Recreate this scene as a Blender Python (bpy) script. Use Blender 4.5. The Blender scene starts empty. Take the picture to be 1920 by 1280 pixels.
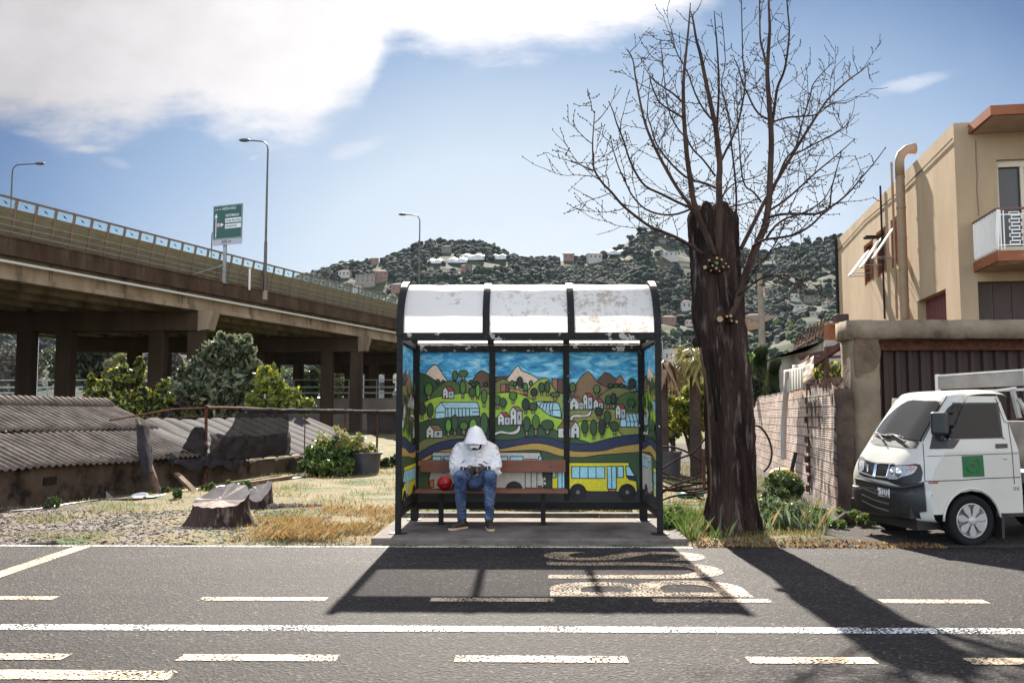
import bpy, bmesh, math, random
import numpy as np
from mathutils import Vector, Matrix, noise
from mathutils.bvhtree import BVHTree
from mathutils.geometry import tessellate_polygon
random.seed(7); RNG = np.random.default_rng(7)
R = math.radians; PI = math.pi
S = bpy.context.scene
COL = S.collection
# ------------------------------------------------------------------ camera
FPX = 1700.0; PITCH = R(4.705); YAW = R(1.045); HC = 1.32
cam_d = bpy.data.cameras.new('camera'); cam = bpy.data.objects.new('camera', cam_d); COL.objects.link(cam)
cam_d.sensor_width = 36; cam_d.lens = 36*FPX/1920; cam_d.clip_end = 6000; cam_d.clip_start = 0.05
cam.location = (0, 0, HC); cam.rotation_euler = (PI/2+PITCH, 0, YAW); S.camera = cam
S.render.resolution_x = 1024; S.render.resolution_y = 682
# ------------------------------------------------------------------ light and sky
SKYK = 1.85
SUN_EL = R(35.2); SUN_AZ = R(-1.0)      # azimuth from +Y towards +X
S.view_settings.view_transform = 'Standard'; S.view_settings.look = 'None'
S.view_settings.exposure = 1.98; S.view_settings.gamma = 1
sun_d = bpy.data.lights.new('sun', 'SUN'); sun_d.energy = 4.3; sun_d.angle = R(0.8); sun_d.color = (1.0, 0.93, 0.82)
sun = bpy.data.objects.new('sun', sun_d); COL.objects.link(sun)
sdir = Vector((math.sin(SUN_AZ)*math.cos(SUN_EL), math.cos(SUN_AZ)*math.cos(SUN_EL), math.sin(SUN_EL)))
sun.rotation_euler = sdir.to_track_quat('Z', 'Y').to_euler(); sun.location = (0, 60, 60)
W = bpy.data.worlds.new('World'); S.world = W; W.use_nodes = True
def world():
    nt = W.node_tree; N = nt.nodes; L = nt.links; N.clear()
    def nd(t, **k):
        n = N.new(t)
        for a, b in k.items(): setattr(n, a, b)
        return n
    def m(op, a, b=None, c=None, clamp=False):
        n = nd('ShaderNodeMath', operation=op); n.use_clamp = clamp
        for i, v in enumerate((a, b, c)):
            if v is None: continue
            if isinstance(v, (int, float)): n.inputs[i].default_value = v
            else: L.new(v, n.inputs[i])
        return n.outputs[0]
    out = nd('ShaderNodeOutputWorld'); bg = nd('ShaderNodeBackground')
    sky = nd('ShaderNodeTexSky', sky_type='NISHITA'); sky.sun_disc = False
    sky.sun_elevation = SUN_EL; sky.sun_rotation = SUN_AZ; sky.air_density = 1.0; sky.dust_density = 0.6; sky.ozone_density = 2.2
    tc = nd('ShaderNodeTexCoord'); sp = nd('ShaderNodeSeparateXYZ'); L.new(tc.outputs['Generated'], sp.inputs[0])
    y = m('MAXIMUM', sp.outputs[1], 0.05)
    u = m('DIVIDE', sp.outputs[0], y); v = m('DIVIDE', sp.outputs[2], y)
    cb = nd('ShaderNodeCombineXYZ'); L.new(u, cb.inputs[0]); L.new(v, cb.inputs[1])
    def noi(scale, det, rough, sx=1, sy=1, rot=0):
        mp = nd('ShaderNodeMapping'); mp.inputs['Scale'].default_value = (sx, sy, 1); mp.inputs['Rotation'].default_value = (0, 0, rot)
        L.new(cb.outputs[0], mp.inputs[0]); n = nd('ShaderNodeTexNoise'); n.inputs['Scale'].default_value = scale
        n.inputs['Detail'].default_value = det; n.inputs['Roughness'].default_value = rough; L.new(mp.outputs[0], n.inputs['Vector'])
        return n.outputs[0]
    n1 = noi(5.0, 8, 0.62, 1, 1.6, 0.35); n2 = noi(17.0, 6, 0.6, .8, 2.4, 0.45); n3 = noi(3.0, 4, .5)
    # lower edge of the big cloud as a curve of the azimuth
    fc = nd('ShaderNodeFloatCurve'); c = fc.mapping.curves[0]
    pts = [(-100,228),(0,228),(70,243),(150,236),(230,232),(300,204),(340,200),(400,218),(480,236),(555,246),(610,226),(655,196),(690,150),(705,100),(745,66),(830,78),(950,80),(1060,76),(1160,66),(1250,30),(1330,-4),(1500,-110),(2000,-400)]
    conv = [(((px-991)/1706.0+1.0)/2.0, (780-py)/1706.0) for px, py in pts]
    c.points[0].location = (0, conv[0][1]); c.points[1].location = (1, .9)
    for a, b in conv: c.points.new(a, b)
    fc.mapping.update()
    L.new(m('MULTIPLY_ADD', m('ADD', u, m('MULTIPLY', m('SUBTRACT', n1, .5), .06)), .5, .5), fc.inputs['Value'])
    d = m('SUBTRACT', v, fc.outputs[0])
    d = m('ADD', d, m('MULTIPLY', m('SUBTRACT', n1, .5), .10)); d = m('ADD', d, m('MULTIPLY', m('SUBTRACT', n2, .5), .06))
    mr = nd('ShaderNodeMapRange'); mr.interpolation_type = 'SMOOTHSTEP'; mr.inputs[1].default_value = -.016; mr.inputs[2].default_value = .045
    L.new(d, mr.inputs[0]); mask = mr.outputs[0]
    def blob(px, py, rx, ry, rot, amp):
        cx = (px-991)/1706.0; cy = (780-py)/1706.0
        a = m('SUBTRACT', u, cx); b = m('SUBTRACT', v, cy)
        p = m('ADD', m('MULTIPLY', a, math.cos(rot)), m('MULTIPLY', b, math.sin(rot)))
        q = m('SUBTRACT', m('MULTIPLY', b, math.cos(rot)), m('MULTIPLY', a, math.sin(rot)))
        r2 = m('ADD', m('POWER', m('ABSOLUTE', m('DIVIDE', p, rx/1706.0)), 2), m('POWER', m('ABSOLUTE', m('DIVIDE', q, ry/1706.0)), 2))
        r2 = m('ADD', r2, m('MULTIPLY', m('SUBTRACT', n2, .5), 3.4))
        k = nd('ShaderNodeMapRange'); k.interpolation_type = 'SMOOTHSTEP'; k.inputs[1].default_value = 1.25; k.inputs[2].default_value = -.2
        k.inputs[4].default_value = amp; L.new(r2, k.inputs[0]); return k.outputs[0]
    for args in ((135, 262, 62, 15, -.05, .65), (60, 238, 90, 12, -.15, .5), (190, 290, 34, 10, -.3, .18), (668, 262, 66, 20, .25, .28), (1725, 145, 90, 16, .22, .36), (460, 283, 12, 5, .2, .25), (1500, 380, 160, 30, .1, .15)):
        mask = m('MAXIMUM', mask, blob(*args))
    front = nd('ShaderNodeMapRange'); front.inputs[1].default_value = .05; front.inputs[2].default_value = .35; L.new(sp.outputs[1], front.inputs[0])
    mask = m('MULTIPLY', mask, front.outputs[0])
    # cloud brightness: thick parts a little greyer, towards the sun whiter
    cr = nd('ShaderNodeMapRange'); cr.inputs[1].default_value = -.62; cr.inputs[2].default_value = -.12; cr.inputs[3].default_value = 1.15; cr.inputs[4].default_value = 2.1
    L.new(m('ADD', u, m('MULTIPLY', m('SUBTRACT', n1, .5), .5)), cr.inputs[0])
    cc = nd('ShaderNodeCombineXYZ'); L.new(cr.outputs[0], cc.inputs[0]); L.new(m('MULTIPLY', cr.outputs[0], .975), cc.inputs[1]); L.new(m('MULTIPLY', cr.outputs[0], .985), cc.inputs[2])
    # clear sky ahead: pale low down towards the sun's side, deeper blue away from it
    du = m('SUBTRACT', u, .02); left = m('LESS_THAN', du, 0)
    dd = m('SQRT', m('ADD', m('POWER', m('ABSOLUTE', m('MULTIPLY', du, m('ADD', m('MULTIPLY', left, .35), 1.15))), 2), m('POWER', m('ABSOLUTE', m('MULTIPLY', m('SUBTRACT', v, .10), 2.35)), 2)))
    dd = m('ADD', dd, m('MULTIPLY', m('SUBTRACT', n3, .5), .18))
    sr = nd('ShaderNodeValToRGB'); e = sr.color_ramp.elements; e[0].position = .04; e[0].color = (.84, .91, .98, 1); e[1].position = .98; e[1].color = (.08, .15, .31, 1)
    for p_, c_ in ((.34, (.68, .79, .91)), (.585, (.36, .50, .72)), (.765, (.17, .28, .50))):
        q = e.new(p_); q.color = (*c_, 1)
    L.new(m('MULTIPLY', dd, .75), sr.inputs[0])
    sc = nd('ShaderNodeVectorMath', operation='SCALE'); L.new(sr.outputs[0], sc.inputs[0]); sc.inputs[3].default_value = SKYK
    rr_ = nd('ShaderNodeMix', data_type='RGBA'); cn = nd('ShaderNodeTexNoise'); cn.inputs['Scale'].default_value = 1.7; cn.inputs['Detail'].default_value = 5; L.new(tc.outputs['Generated'], cn.inputs['Vector']); cm = nd('ShaderNodeMapRange'); cm.interpolation_type = 'SMOOTHSTEP'; cm.inputs[1].default_value = .46; cm.inputs[2].default_value = .56; L.new(cn.outputs[0], cm.inputs[0]); L.new(cm.outputs[0], rr_.inputs[0]); L.new(sky.outputs[0], rr_.inputs[6]); rr_.inputs[7].default_value = (3.5, 3.2, 2.95, 1)  # unseen warm white cloud behind the camera, added to light the shaded fronts
    smix = nd('ShaderNodeMix', data_type='RGBA'); L.new(front.outputs[0], smix.inputs[0]); L.new(rr_.outputs[2], smix.inputs[6]); L.new(sc.outputs[0], smix.inputs[7])
    mix = nd('ShaderNodeMix', data_type='RGBA'); L.new(mask, mix.inputs[0]); L.new(smix.outputs[2], mix.inputs[6]); L.new(cc.outputs[0], mix.inputs[7])
    L.new(mix.outputs[2], bg.inputs[0]); bg.inputs[1].default_value = 0.14; L.new(bg.outputs[0], out.inputs[0])
world()
# ------------------------------------------------------------------ helpers
_f = Vector((-math.sin(YAW)*math.cos(PITCH), math.cos(YAW)*math.cos(PITCH), math.sin(PITCH)))
_r = Vector((math.cos(YAW), math.sin(YAW), 0)); _u = _r.cross(_f)
def ray(px, py): return (_f + _r*((px-960)/FPX) + _u*((640-py)/FPX))
def at(px, py, Y):
    d = ray(px, py); return Vector((0, 0, HC)) + d*(Y/d.y)
def ground_at(px, py, z=0.0):
    d = ray(px, py); return Vector((0, 0, HC)) + d*((z-HC)/d.z)
def X_at(px, Y): return at(px, 780, Y).x
def Z_at(py, Y, px=991): return at(px, py, Y).z
MATS = {}
def mat(name, col, col2=None, scale=6.0, rough=.8, bump=0.0, bscale=None, metal=0.0, spec=.5, detail=6, lo=.35, hi=.65, coord='Object', stretch=(1, 1, 1), col3=None, scale3=1.0, lo3=.5, hi3=.6, trans=0, vor=False):
    if name in MATS: return MATS[name]
    m = bpy.data.materials.new(name); m.use_nodes = True; nt = m.node_tree; N = nt.nodes; L = nt.links; b = N['Principled BSDF']
    b.inputs['Base Color'].default_value = (*col, 1); b.inputs['Roughness'].default_value = rough; b.inputs['Metallic'].default_value = metal
    b.inputs['Specular IOR Level'].default_value = spec if rough < .8 else min(spec, .12)
    tc = N.new('ShaderNodeTexCoord'); mp = N.new('ShaderNodeMapping'); mp.inputs['Scale'].default_value = stretch
    L.new(tc.outputs[coord], mp.inputs[0])
    def nz(s, d=detail):
        n = N.new('ShaderNodeTexNoise'); n.inputs['Scale'].default_value = s; n.inputs['Detail'].default_value = d; n.inputs['Roughness'].default_value = .6
        L.new(mp.outputs[0], n.inputs['Vector']); return n.outputs[0]
    last = None
    if col2:
        r = N.new('ShaderNodeMapRange'); r.inputs[1].default_value = lo; r.inputs[2].default_value = hi; L.new(nz(scale), r.inputs[0])
        x = N.new('ShaderNodeMix'); x.data_type = 'RGBA'; L.new(r.outputs[0], x.inputs[0]); x.inputs[6].default_value = (*col, 1); x.inputs[7].default_value = (*col2, 1)
        last = x.outputs[2]
    if col3:
        r = N.new('ShaderNodeMapRange'); r.inputs[1].default_value = lo3; r.inputs[2].default_value = hi3; L.new(nz(scale3), r.inputs[0])
        x = N.new('ShaderNodeMix'); x.data_type = 'RGBA'; L.new(r.outputs[0], x.inputs[0]); x.inputs[7].default_value = (*col3, 1)
        if last: L.new(last, x.inputs[6])
        else: x.inputs[6].default_value = (*col, 1)
        last = x.outputs[2]
    if last: L.new(last, b.inputs['Base Color'])
    if bump:
        bp = N.new('ShaderNodeBump'); bp.inputs['Strength'].default_value = 1.0; bp.inputs['Distance'].default_value = bump
        L.new(nz(bscale or scale*3), bp.inputs['Height']); L.new(bp.outputs[0], b.inputs['Normal'])
    MATS[name] = m; return m
def leafmat(name, col, col2, scale=3.0, tr=.35, rough=.5):
    if name in MATS: return MATS[name]
    m = mat(name, col, col2, scale, rough=rough); nt = m.node_tree; N = nt.nodes; L = nt.links; b = N['Principled BSDF']
    t = N.new('ShaderNodeBsdfTranslucent'); s = N.new('ShaderNodeMixShader'); s.inputs[0].default_value = tr
    src = b.inputs['Base Color'].links[0].from_socket
    L.new(src, t.inputs[0]); L.new(b.outputs[0], s.inputs[1]); L.new(t.outputs[0], s.inputs[2]); L.new(s.outputs[0], N['Material Output'].inputs[0])
    return m
class MB:
    def __init__(s): s.v = []; s.f = []; s.m = []
    def add(s, vs, fs, mi=0):
        o = len(s.v); s.v += [tuple(v) for v in vs]; s.f += [tuple(i+o for i in f) for f in fs]; s.m += [mi]*len(fs); return s
    def box(s, c, d, rz=0, mi=0, rot=None):
        M = (rot if rot is not None else Matrix.Rotation(rz, 3, 'Z')); c = Vector(c)
        vs = [c + M @ Vector((x*d[0]/2, y*d[1]/2, z*d[2]/2)) for x in (-1, 1) for y in (-1, 1) for z in (-1, 1)]
        return s.add(vs, [(0,1,3,2),(4,6,7,5),(0,4,5,1),(2,3,7,6),(0,2,6,4),(1,5,7,3)], mi)
    def bar(s, a, b, w, h=None, mi=0, up=(0, 0, 1)):
        a = Vector(a); b = Vector(b); d = (b-a).normalized(); h = h or w
        u = Vector(up); sx = d.cross(u)
        if sx.length < 1e-3: sx = d.cross(Vector((1, 0, 0)))
        sx.normalize(); u = sx.cross(d)
        vs = [p + sx*(i*w/2) + u*(j*h/2) for p in (a, b) for i, j in ((-1,-1),(1,-1),(1,1),(-1,1))]
        return s.add(vs, [(0,1,2,3),(7,6,5,4),(0,4,5,1),(1,5,6,2),(2,6,7,3),(3,7,4,0)], mi)
    def prism(s, poly, vec, mi=0):
        vec = Vector(vec); n = len(poly); P = [Vector(p) for p in poly]
        fs = [tuple(range(n-1, -1, -1)), tuple(range(n, 2*n))] + [(i, (i+1) % n, (i+1) % n+n, i+n) for i in range(n)]
        return s.add(P+[p+vec for p in P], fs, mi)
    def tube(s, pts, rad, n=8, mi=0, cap=True, ell=1.0, up=None):
        pts = [Vector(p) for p in pts]; k = len(pts)
        if isinstance(rad, (int, float)): rad = [rad]*k
        vs = []; prev = None
        for i, p in enumerate(pts):
            d = (pts[min(i+1, k-1)]-pts[max(i-1, 0)])
            if d.length < 1e-9: d = Vector((0, 0, 1))
            d.normalize()
            if prev is None:
                a = Vector(up) if up else (Vector((0, 0, 1)) if abs(d.z) < .9 else Vector((1, 0, 0)))
                x = d.cross(a).normalized()
            else:
                x = prev - d*prev.dot(d)
                x = x.normalized() if x.length > 1e-6 else d.orthogonal().normalized()
            prev = x; y = d.cross(x)
            rr = rad[i]; rx, ry = rr if isinstance(rr, tuple) else (rr, rr*ell)
            for j in range(n):
                t = 2*PI*j/n; vs.append(p + x*(rx*math.cos(t)) + y*(ry*math.sin(t)))
        fs = [(i*n+j, i*n+(j+1) % n, (i+1)*n+(j+1) % n, (i+1)*n+j) for i in range(k-1) for j in range(n)]
        if cap: fs += [tuple(range(n-1, -1, -1)), tuple(range((k-1)*n, k*n))]
        return s.add(vs, fs, mi)
    def ball(s, c, r, nu=12, nv=8, mi=0, jit=0, rot=None):
        c = Vector(c); r = r if isinstance(r, (tuple, list)) else (r, r, r); vs = []; M = rot or Matrix.Identity(3)
        for i in range(nv+1):
            ph = PI*i/nv
            for j in range(nu):
                t = 2*PI*j/nu; k = 1+random.uniform(-jit, jit)
                vs.append(c + M @ Vector((r[0]*math.sin(ph)*math.cos(t)*k, r[1]*math.sin(ph)*math.sin(t)*k, r[2]*math.cos(ph)*k)))
        fs = [(i*nu+j, (i+1)*nu+j, (i+1)*nu+(j+1) % nu, i*nu+(j+1) % nu) for i in range(nv) for j in range(nu)]
        return s.add(vs, fs, mi)
    def lathe(s, c, prof, n=20, mi=0):
        c = Vector(c); vs = [c + Vector((r*math.cos(2*PI*j/n), r*math.sin(2*PI*j/n), z)) for r, z in prof for j in range(n)]
        k = len(prof); fs = [(i*n+j, i*n+(j+1) % n, (i+1)*n+(j+1) % n, (i+1)*n+j) for i in range(k-1) for j in range(n)]
        return s.add(vs, fs, mi)
    def cyl(s, a, b, r, n=12, mi=0): return s.tube([a, b], r, n, mi)
    def build(s, name, mats, parent=None, origin=None, smooth=False, bevel=0):
        mats = mats if isinstance(mats, (list, tuple)) else [mats]
        me = bpy.data.meshes.new(name); o = bpy.data.objects.new(name, me); COL.objects.link(o)
        if parent is not None:
            o.parent = parent; q = parent
            off = Vector((0, 0, 0))
            while q is not None: off += q.location; q = q.parent
        elif origin is not None: off = Vector(origin); o.location = off
        else:
            if s.v:
                A = np.array(s.v); off = Vector(((A[:,0].min()+A[:,0].max())/2, (A[:,1].min()+A[:,1].max())/2, A[:,2].min())); o.location = off
            else: off = Vector((0, 0, 0))
        me.from_pydata([(v[0]-off.x, v[1]-off.y, v[2]-off.z) for v in s.v], [], s.f)
        for m_ in mats: me.materials.append(m_)
        if len(mats) > 1: me.polygons.foreach_set('material_index', s.m)
        if smooth: me.polygons.foreach_set('use_smooth', [True]*len(me.polygons))
        me.validate(); me.update()
        if bevel:
            b = o.modifiers.new('bevel', 'BEVEL'); b.width = bevel; b.segments = 2; b.limit_method = 'ANGLE'; b.angle_limit = R(40)
        return o
def npmesh(name, V, F, mats, mi=None, parent=None, origin=(0, 0, 0), smooth=False):
    """bulk mesh: V (n,3), F (m,k) with k = 3 or 4"""
    me = bpy.data.meshes.new(name); o = bpy.data.objects.new(name, me); COL.objects.link(o)
    off = Vector(origin)
    if parent is not None:
        o.parent = parent; off = Vector((0, 0, 0)); q = parent
        while q is not None: off += q.location; q = q.parent
    else: o.location = off
    V = V - np.array(off); k = F.shape[1]
    me.vertices.add(len(V)); me.vertices.foreach_set('co', V.astype(np.float32).ravel())
    me.loops.add(F.size); me.loops.foreach_set('vertex_index', F.astype(np.int32).ravel())
    me.polygons.add(len(F)); me.polygons.foreach_set('loop_start', np.arange(0, F.size, k, dtype=np.int32)); me.polygons.foreach_set('loop_total', np.full(len(F), k, dtype=np.int32))
    mats = mats if isinstance(mats, (list, tuple)) else [mats]
    for m_ in mats: me.materials.append(m_)
    if mi is not None: me.polygons.foreach_set('material_index', np.asarray(mi, dtype=np.int32))
    if smooth: me.polygons.foreach_set('use_smooth', np.ones(len(F), dtype=bool))
    me.update(calc_edges=True); me.validate(); return o
def tag(o, label=None, cat=None, group=None, kind=None):
    if label: o['label'] = label
    if cat: o['category'] = cat
    if group: o['group'] = group
    if kind: o['kind'] = kind
    return o
def empty(name, loc, label, cat, group=None):
    o = bpy.data.objects.new(name, None); o.location = Vector(loc); o.empty_display_size = .2; COL.objects.link(o)
    return tag(o, label, cat, group)
def copy_tree(o, parent=None):
    c = o.copy(); COL.objects.link(c); c.parent = parent
    for ch in list(o.children): copy_tree(ch, c)
    return c
def remeshed(mb, name, m_, parent, voxel=.01, it=6, disp=0, dscale=.1):
    o = mb.build(name, m_, parent, smooth=True)
    r = o.modifiers.new('r', 'REMESH'); r.mode = 'VOXEL'; r.voxel_size = voxel
    sm = o.modifiers.new('s', 'SMOOTH'); sm.iterations = it; sm.factor = .6
    bpy.context.view_layer.update()
    dg = bpy.context.evaluated_depsgraph_get(); me = bpy.data.meshes.new_from_object(o.evaluated_get(dg))
    o.modifiers.clear(); o.data = me
    if disp:
        me.update()
        co = [v.co.copy() for v in me.vertices]; no = [v.normal.copy() for v in me.vertices]
        for v, c, n in zip(me.vertices, co, no):
            q = Vector((c.x, c.y, c.z*1.8))/dscale
            k = abs(noise.noise(q)); k2 = noise.noise(q*2.3)
            v.co = c + n*((.5-k*2)*disp + k2*disp*.35)
    me.polygons.foreach_set('use_smooth', [True]*len(me.polygons)); me.materials.clear(); me.materials.append(m_)
    return o
def textmesh(s, size=1.0, font_bold=False):
    cu = bpy.data.curves.new('t', 'FONT'); cu.body = s; cu.size = size; cu.align_x = 'LEFT'
    if font_bold: cu.offset = .012*size
    o = bpy.data.objects.new('t', cu); COL.objects.link(o); bpy.context.view_layer.update()
    me = bpy.data.meshes.new_from_object(o.evaluated_get(bpy.context.evaluated_depsgraph_get()))
    vs = [tuple(v.co) for v in me.vertices]; fs = [tuple(p.vertices) for p in me.polygons]
    bpy.data.objects.remove(o); bpy.data.curves.remove(cu); bpy.data.meshes.remove(me)
    return vs, fs
def put_text(mb, s, org, ux, uy, w, h, mi=0, bold=True):
    vs, fs = textmesh(s, 1.0, bold); A = np.array(vs); x0, x1 = A[:,0].min(), A[:,0].max(); y0, y1 = A[:,1].min(), A[:,1].max()
    org = Vector(org); ux = Vector(ux); uy = Vector(uy)
    mb.add([org + ux*((v[0]-x0)/(x1-x0)*w) + uy*((v[1]-y0)/(y1-y0)*h) for v in vs], fs, mi)
def smoothpoly(pts, closed=True, k=5):
    n = len(pts); out = []
    rng = range(n if closed else n-1)
    for i in rng:
        p0 = pts[(i-1) % n] if closed or i > 0 else pts[i]; p1 = pts[i]; p2 = pts[(i+1) % n]; p3 = pts[(i+2) % n] if closed or i+2 < n else p2
        for j in range(k):
            t = j/k
            out.append(tuple(.5*((2*p1[d])+(-p0[d]+p2[d])*t+(2*p0[d]-5*p1[d]+4*p2[d]-p3[d])*t*t+(-p0[d]+3*p1[d]-3*p2[d]+p3[d])*t**3) for d in range(len(p1))))
    if not closed: out.append(tuple(pts[-1]))
    return out
def leaves(c, rad, n, size, clumps=30, shell=.6, seed=1, flat=.2, cr=.32, squash=1.0):
    """leaf quads in clumps through an ellipsoid; returns V, F"""
    g = np.random.default_rng(seed); c = np.array(c); rad = np.array(rad)
    d = g.normal(size=(clumps, 3)); d /= np.linalg.norm(d, axis=1)[:, None]
    cc = d*(shell+(1-shell)*g.random((clumps, 1)))*rad*(.8+.3*g.random((clumps, 1)))
    idx = g.integers(0, clumps, n); cs = cr*(.5+g.random(clumps))
    off = g.normal(size=(n, 3)); off /= np.linalg.norm(off, axis=1)[:, None]; off *= (g.random((n, 1))**.45)
    P = c + cc[idx] + off*cs[idx][:, None]*rad.mean()*np.array((1, 1, squash))
    a = g.normal(size=(n, 3)); a /= np.linalg.norm(a, axis=1)[:, None]; a[:, 2] = a[:, 2]*.7+flat
    b = np.cross(a, g.normal(size=(n, 3))); b /= np.linalg.norm(b, axis=1)[:, None]
    t = np.cross(a, b); t /= np.linalg.norm(t, axis=1)[:, None]
    s = size*(.6+.8*g.random((n, 1)))
    V = np.stack([P-b*s, P+t*s*.45+a*s*.12, P+b*s, P-t*s*.45+a*s*.12], 1).reshape(-1, 3)
    F = np.arange(4*n).reshape(-1, 4); return V, F
def blades(P, h, w, lean=.5, seed=3):
    """grass blades at points P (n,3)"""
    g = np.random.default_rng(seed); n = len(P); th = g.random(n)*2*PI; d = np.stack([np.cos(th), np.sin(th), np.zeros(n)], 1)
    s = np.stack([-np.sin(th), np.cos(th), np.zeros(n)], 1); hh = (h*(.4+.9*g.random(n)))[:, None]; ww = (w*(.6+.8*g.random(n)))[:, None]
    ln = (lean*g.random(n))[:, None]; Z = np.array((0, 0, 1.0))
    V = np.stack([P-s*ww/2, P+s*ww/2, P+d*hh*ln*.4+Z*hh*.6+s*ww*.35, P+d*hh*ln+Z*hh], 1).reshape(-1, 3)
    return V, np.arange(4*n).reshape(-1, 4)
# common materials
M_black = mat('black_paint', (.004, .0035, .0035), (.012, .010, .009), 25, rough=.6, spec=.25, bump=.002, bscale=60, col3=(.4, .37, .34), scale3=7, lo3=.69, hi3=.70)
M_conc = mat('concrete', (.24, .20, .165), (.15, .12, .095), 3, rough=.9, bump=.01, bscale=30, col3=(.09, .07, .055), scale3=1.3, lo3=.55, hi3=.8)
M_dconc = mat('dirty_concrete', (.12, .085, .065), (.045, .03, .024), 1.6, rough=.9, bump=.02, bscale=12, stretch=(1, 1, .4), col3=(.3, .25, .2), scale3=5, lo3=.62, hi3=.75)
M_steel = mat('grey_steel', (.3, .3, .3), (.22, .21, .2), 8, rough=.5, metal=.6)
M_white = mat('white_paint', (.75, .73, .69), (.66, .63, .58), 5, rough=.5)
M_rust = mat('rusty_iron', (.13, .05, .03), (.06, .025, .015), 14, rough=.85, bump=.003)
M_wood = mat('old_wood', (.22, .14, .09), (.1, .06, .04), 9, rough=.85, bump=.006, bscale=30, stretch=(1, 1, .2))
# ------------------------------------------------------------------ setting: ground, road, hills
def asphalt():
    m = bpy.data.materials.new('asphalt'); m.use_nodes = True; nt = m.node_tree; N = nt.nodes; L = nt.links; b = N['Principled BSDF']
    tc = N.new('ShaderNodeTexCoord')
    def nz(s, d=3, rough=.6):
        n = N.new('ShaderNodeTexNoise'); n.inputs['Scale'].default_value = s; n.inputs['Detail'].default_value = d; n.inputs['Roughness'].default_value = rough; L.new(tc.outputs['Object'], n.inputs['Vector']); return n.outputs[0]
    def ramp(src, stops):
        r = N.new('ShaderNodeValToRGB'); e = r.color_ramp.elements
        e[0].position, e[0].color = stops[0][0], (*stops[0][1], 1); e[1].position, e[1].color = stops[-1][0], (*stops[-1][1], 1)
        for p, c in stops[1:-1]:
            x = e.new(p); x.color = (*c, 1)
        L.new(src, r.inputs[0]); return r.outputs[0]
    v = N.new('ShaderNodeTexVoronoi'); v.inputs['Scale'].default_value = 52; L.new(tc.outputs['Object'], v.inputs['Vector'])
    base = ramp(v.outputs['Color'], [(0, (.006, .005, .005)), (.45, (.022, .017, .0175)), (.74, (.05, .041, .040)), (.9, (.13, .115, .108)), (1, (.32, .29, .27))])
    big = ramp(nz(.55, 5), [(.35, (.42, .385, .375)), (.65, (.80, .745, .725))])
    x = N.new('ShaderNodeMix'); x.data_type = 'RGBA'; x.blend_type = 'MULTIPLY'; x.inputs[0].default_value = 1; L.new(base, x.inputs[6]); L.new(big, x.inputs[7])
    # tyre-polished streaks along the road and a few cracks
    mp = N.new('ShaderNodeMapping'); mp.inputs['Scale'].default_value = (.12, 1.6, 1); L.new(tc.outputs['Object'], mp.inputs[0])
    n2 = N.new('ShaderNodeTexNoise'); n2.inputs['Scale'].default_value = 1.5; n2.inputs['Detail'].default_value = 4; L.new(mp.outputs[0], n2.inputs['Vector'])
    st = ramp(n2.outputs[0], [(.35, (.8, .8, .8)), (.62, (1.15, 1.15, 1.15))])
    y = N.new('ShaderNodeMix'); y.data_type = 'RGBA'; y.blend_type = 'MULTIPLY'; y.inputs[0].default_value = 1; L.new(x.outputs[2], y.inputs[6]); L.new(st, y.inputs[7])
    L.new(y.outputs[2], b.inputs['Base Color']); b.inputs['Roughness'].default_value = .75; b.inputs['Specular IOR Level'].default_value = .22
    bp = N.new('ShaderNodeBump'); bp.inputs['Distance'].default_value = .018; bp.inputs['Strength'].default_value = .9
    a = N.new('ShaderNodeMath'); a.operation = 'ADD'; L.new(v.outputs['Distance'], a.inputs[0]); L.new(nz(160, 2), a.inputs[1]); L.new(a.outputs[0], bp.inputs['Height'])
    L.new(bp.outputs[0], b.inputs['Normal']); return m
M_asph = asphalt()
def marking(name, col, wear=.5):
    m = bpy.data.materials.new(name); m.use_nodes = True; nt = m.node_tree; N = nt.nodes; L = nt.links; b = N['Principled BSDF']
    tc = N.new('ShaderNodeTexCoord'); n = N.new('ShaderNodeTexNoise'); n.inputs['Scale'].default_value = 52; n.inputs['Detail'].default_value = 3; L.new(tc.outputs['Object'], n.inputs['Vector'])
    n2 = N.new('ShaderNodeTexNoise'); n2.inputs['Scale'].default_value = 3; n2.inputs['Detail'].default_value = 3; L.new(tc.outputs['Object'], n2.inputs['Vector'])
    a = N.new('ShaderNodeMath'); a.operation = 'MULTIPLY_ADD'; L.new(n2.outputs[0], a.inputs[0]); a.inputs[1].default_value = .45; L.new(n.outputs[0], a.inputs[2])
    r = N.new('ShaderNodeMapRange'); r.inputs[1].default_value = wear+.09; r.inputs[2].default_value = wear+.13; L.new(a.outputs[0], r.inputs[0])
    b.inputs['Base Color'].default_value = (*col, 1); b.inputs['Roughness'].default_value = .7
    t = N.new('ShaderNodeBsdfTransparent'); s = N.new('ShaderNodeMixShader'); L.new(r.outputs[0], s.inputs[0]); L.new(t.outputs[0], s.inputs[1]); L.new(b.outputs[0], s.inputs[2]); L.new(s.outputs[0], N['Material Output'].inputs[0])
    return m
M_mw = marking('white_road_paint', (.62, .61, .59), .60); M_my = marking('cream_road_paint', (.55, .40, .25), .585); M_mb = marking('faded_cream_road_paint', (.46, .33, .20), .61)
EDGE = 9.36
tag(MB().box((0, EDGE-30, -.05), (900, 60, .10)).build('road', M_asph), kind='structure')
mk = MB()
def strip(mb, x0, x1, y, w, z=.005, mi=0): mb.add([(x0, y-w/2, z), (x1, y-w/2, z), (x1, y+w/2, z), (x0, y+w/2, z)], [(0, 1, 2, 3)], mi)
def Yof(py): return ground_at(991, py).y
mk_y = MB(); mk_w = MB()
strip(mk_w, -60, 60, Yof(1180), .15); strip(mk_w, -40, 1.65, EDGE-.06, .085)
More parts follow.
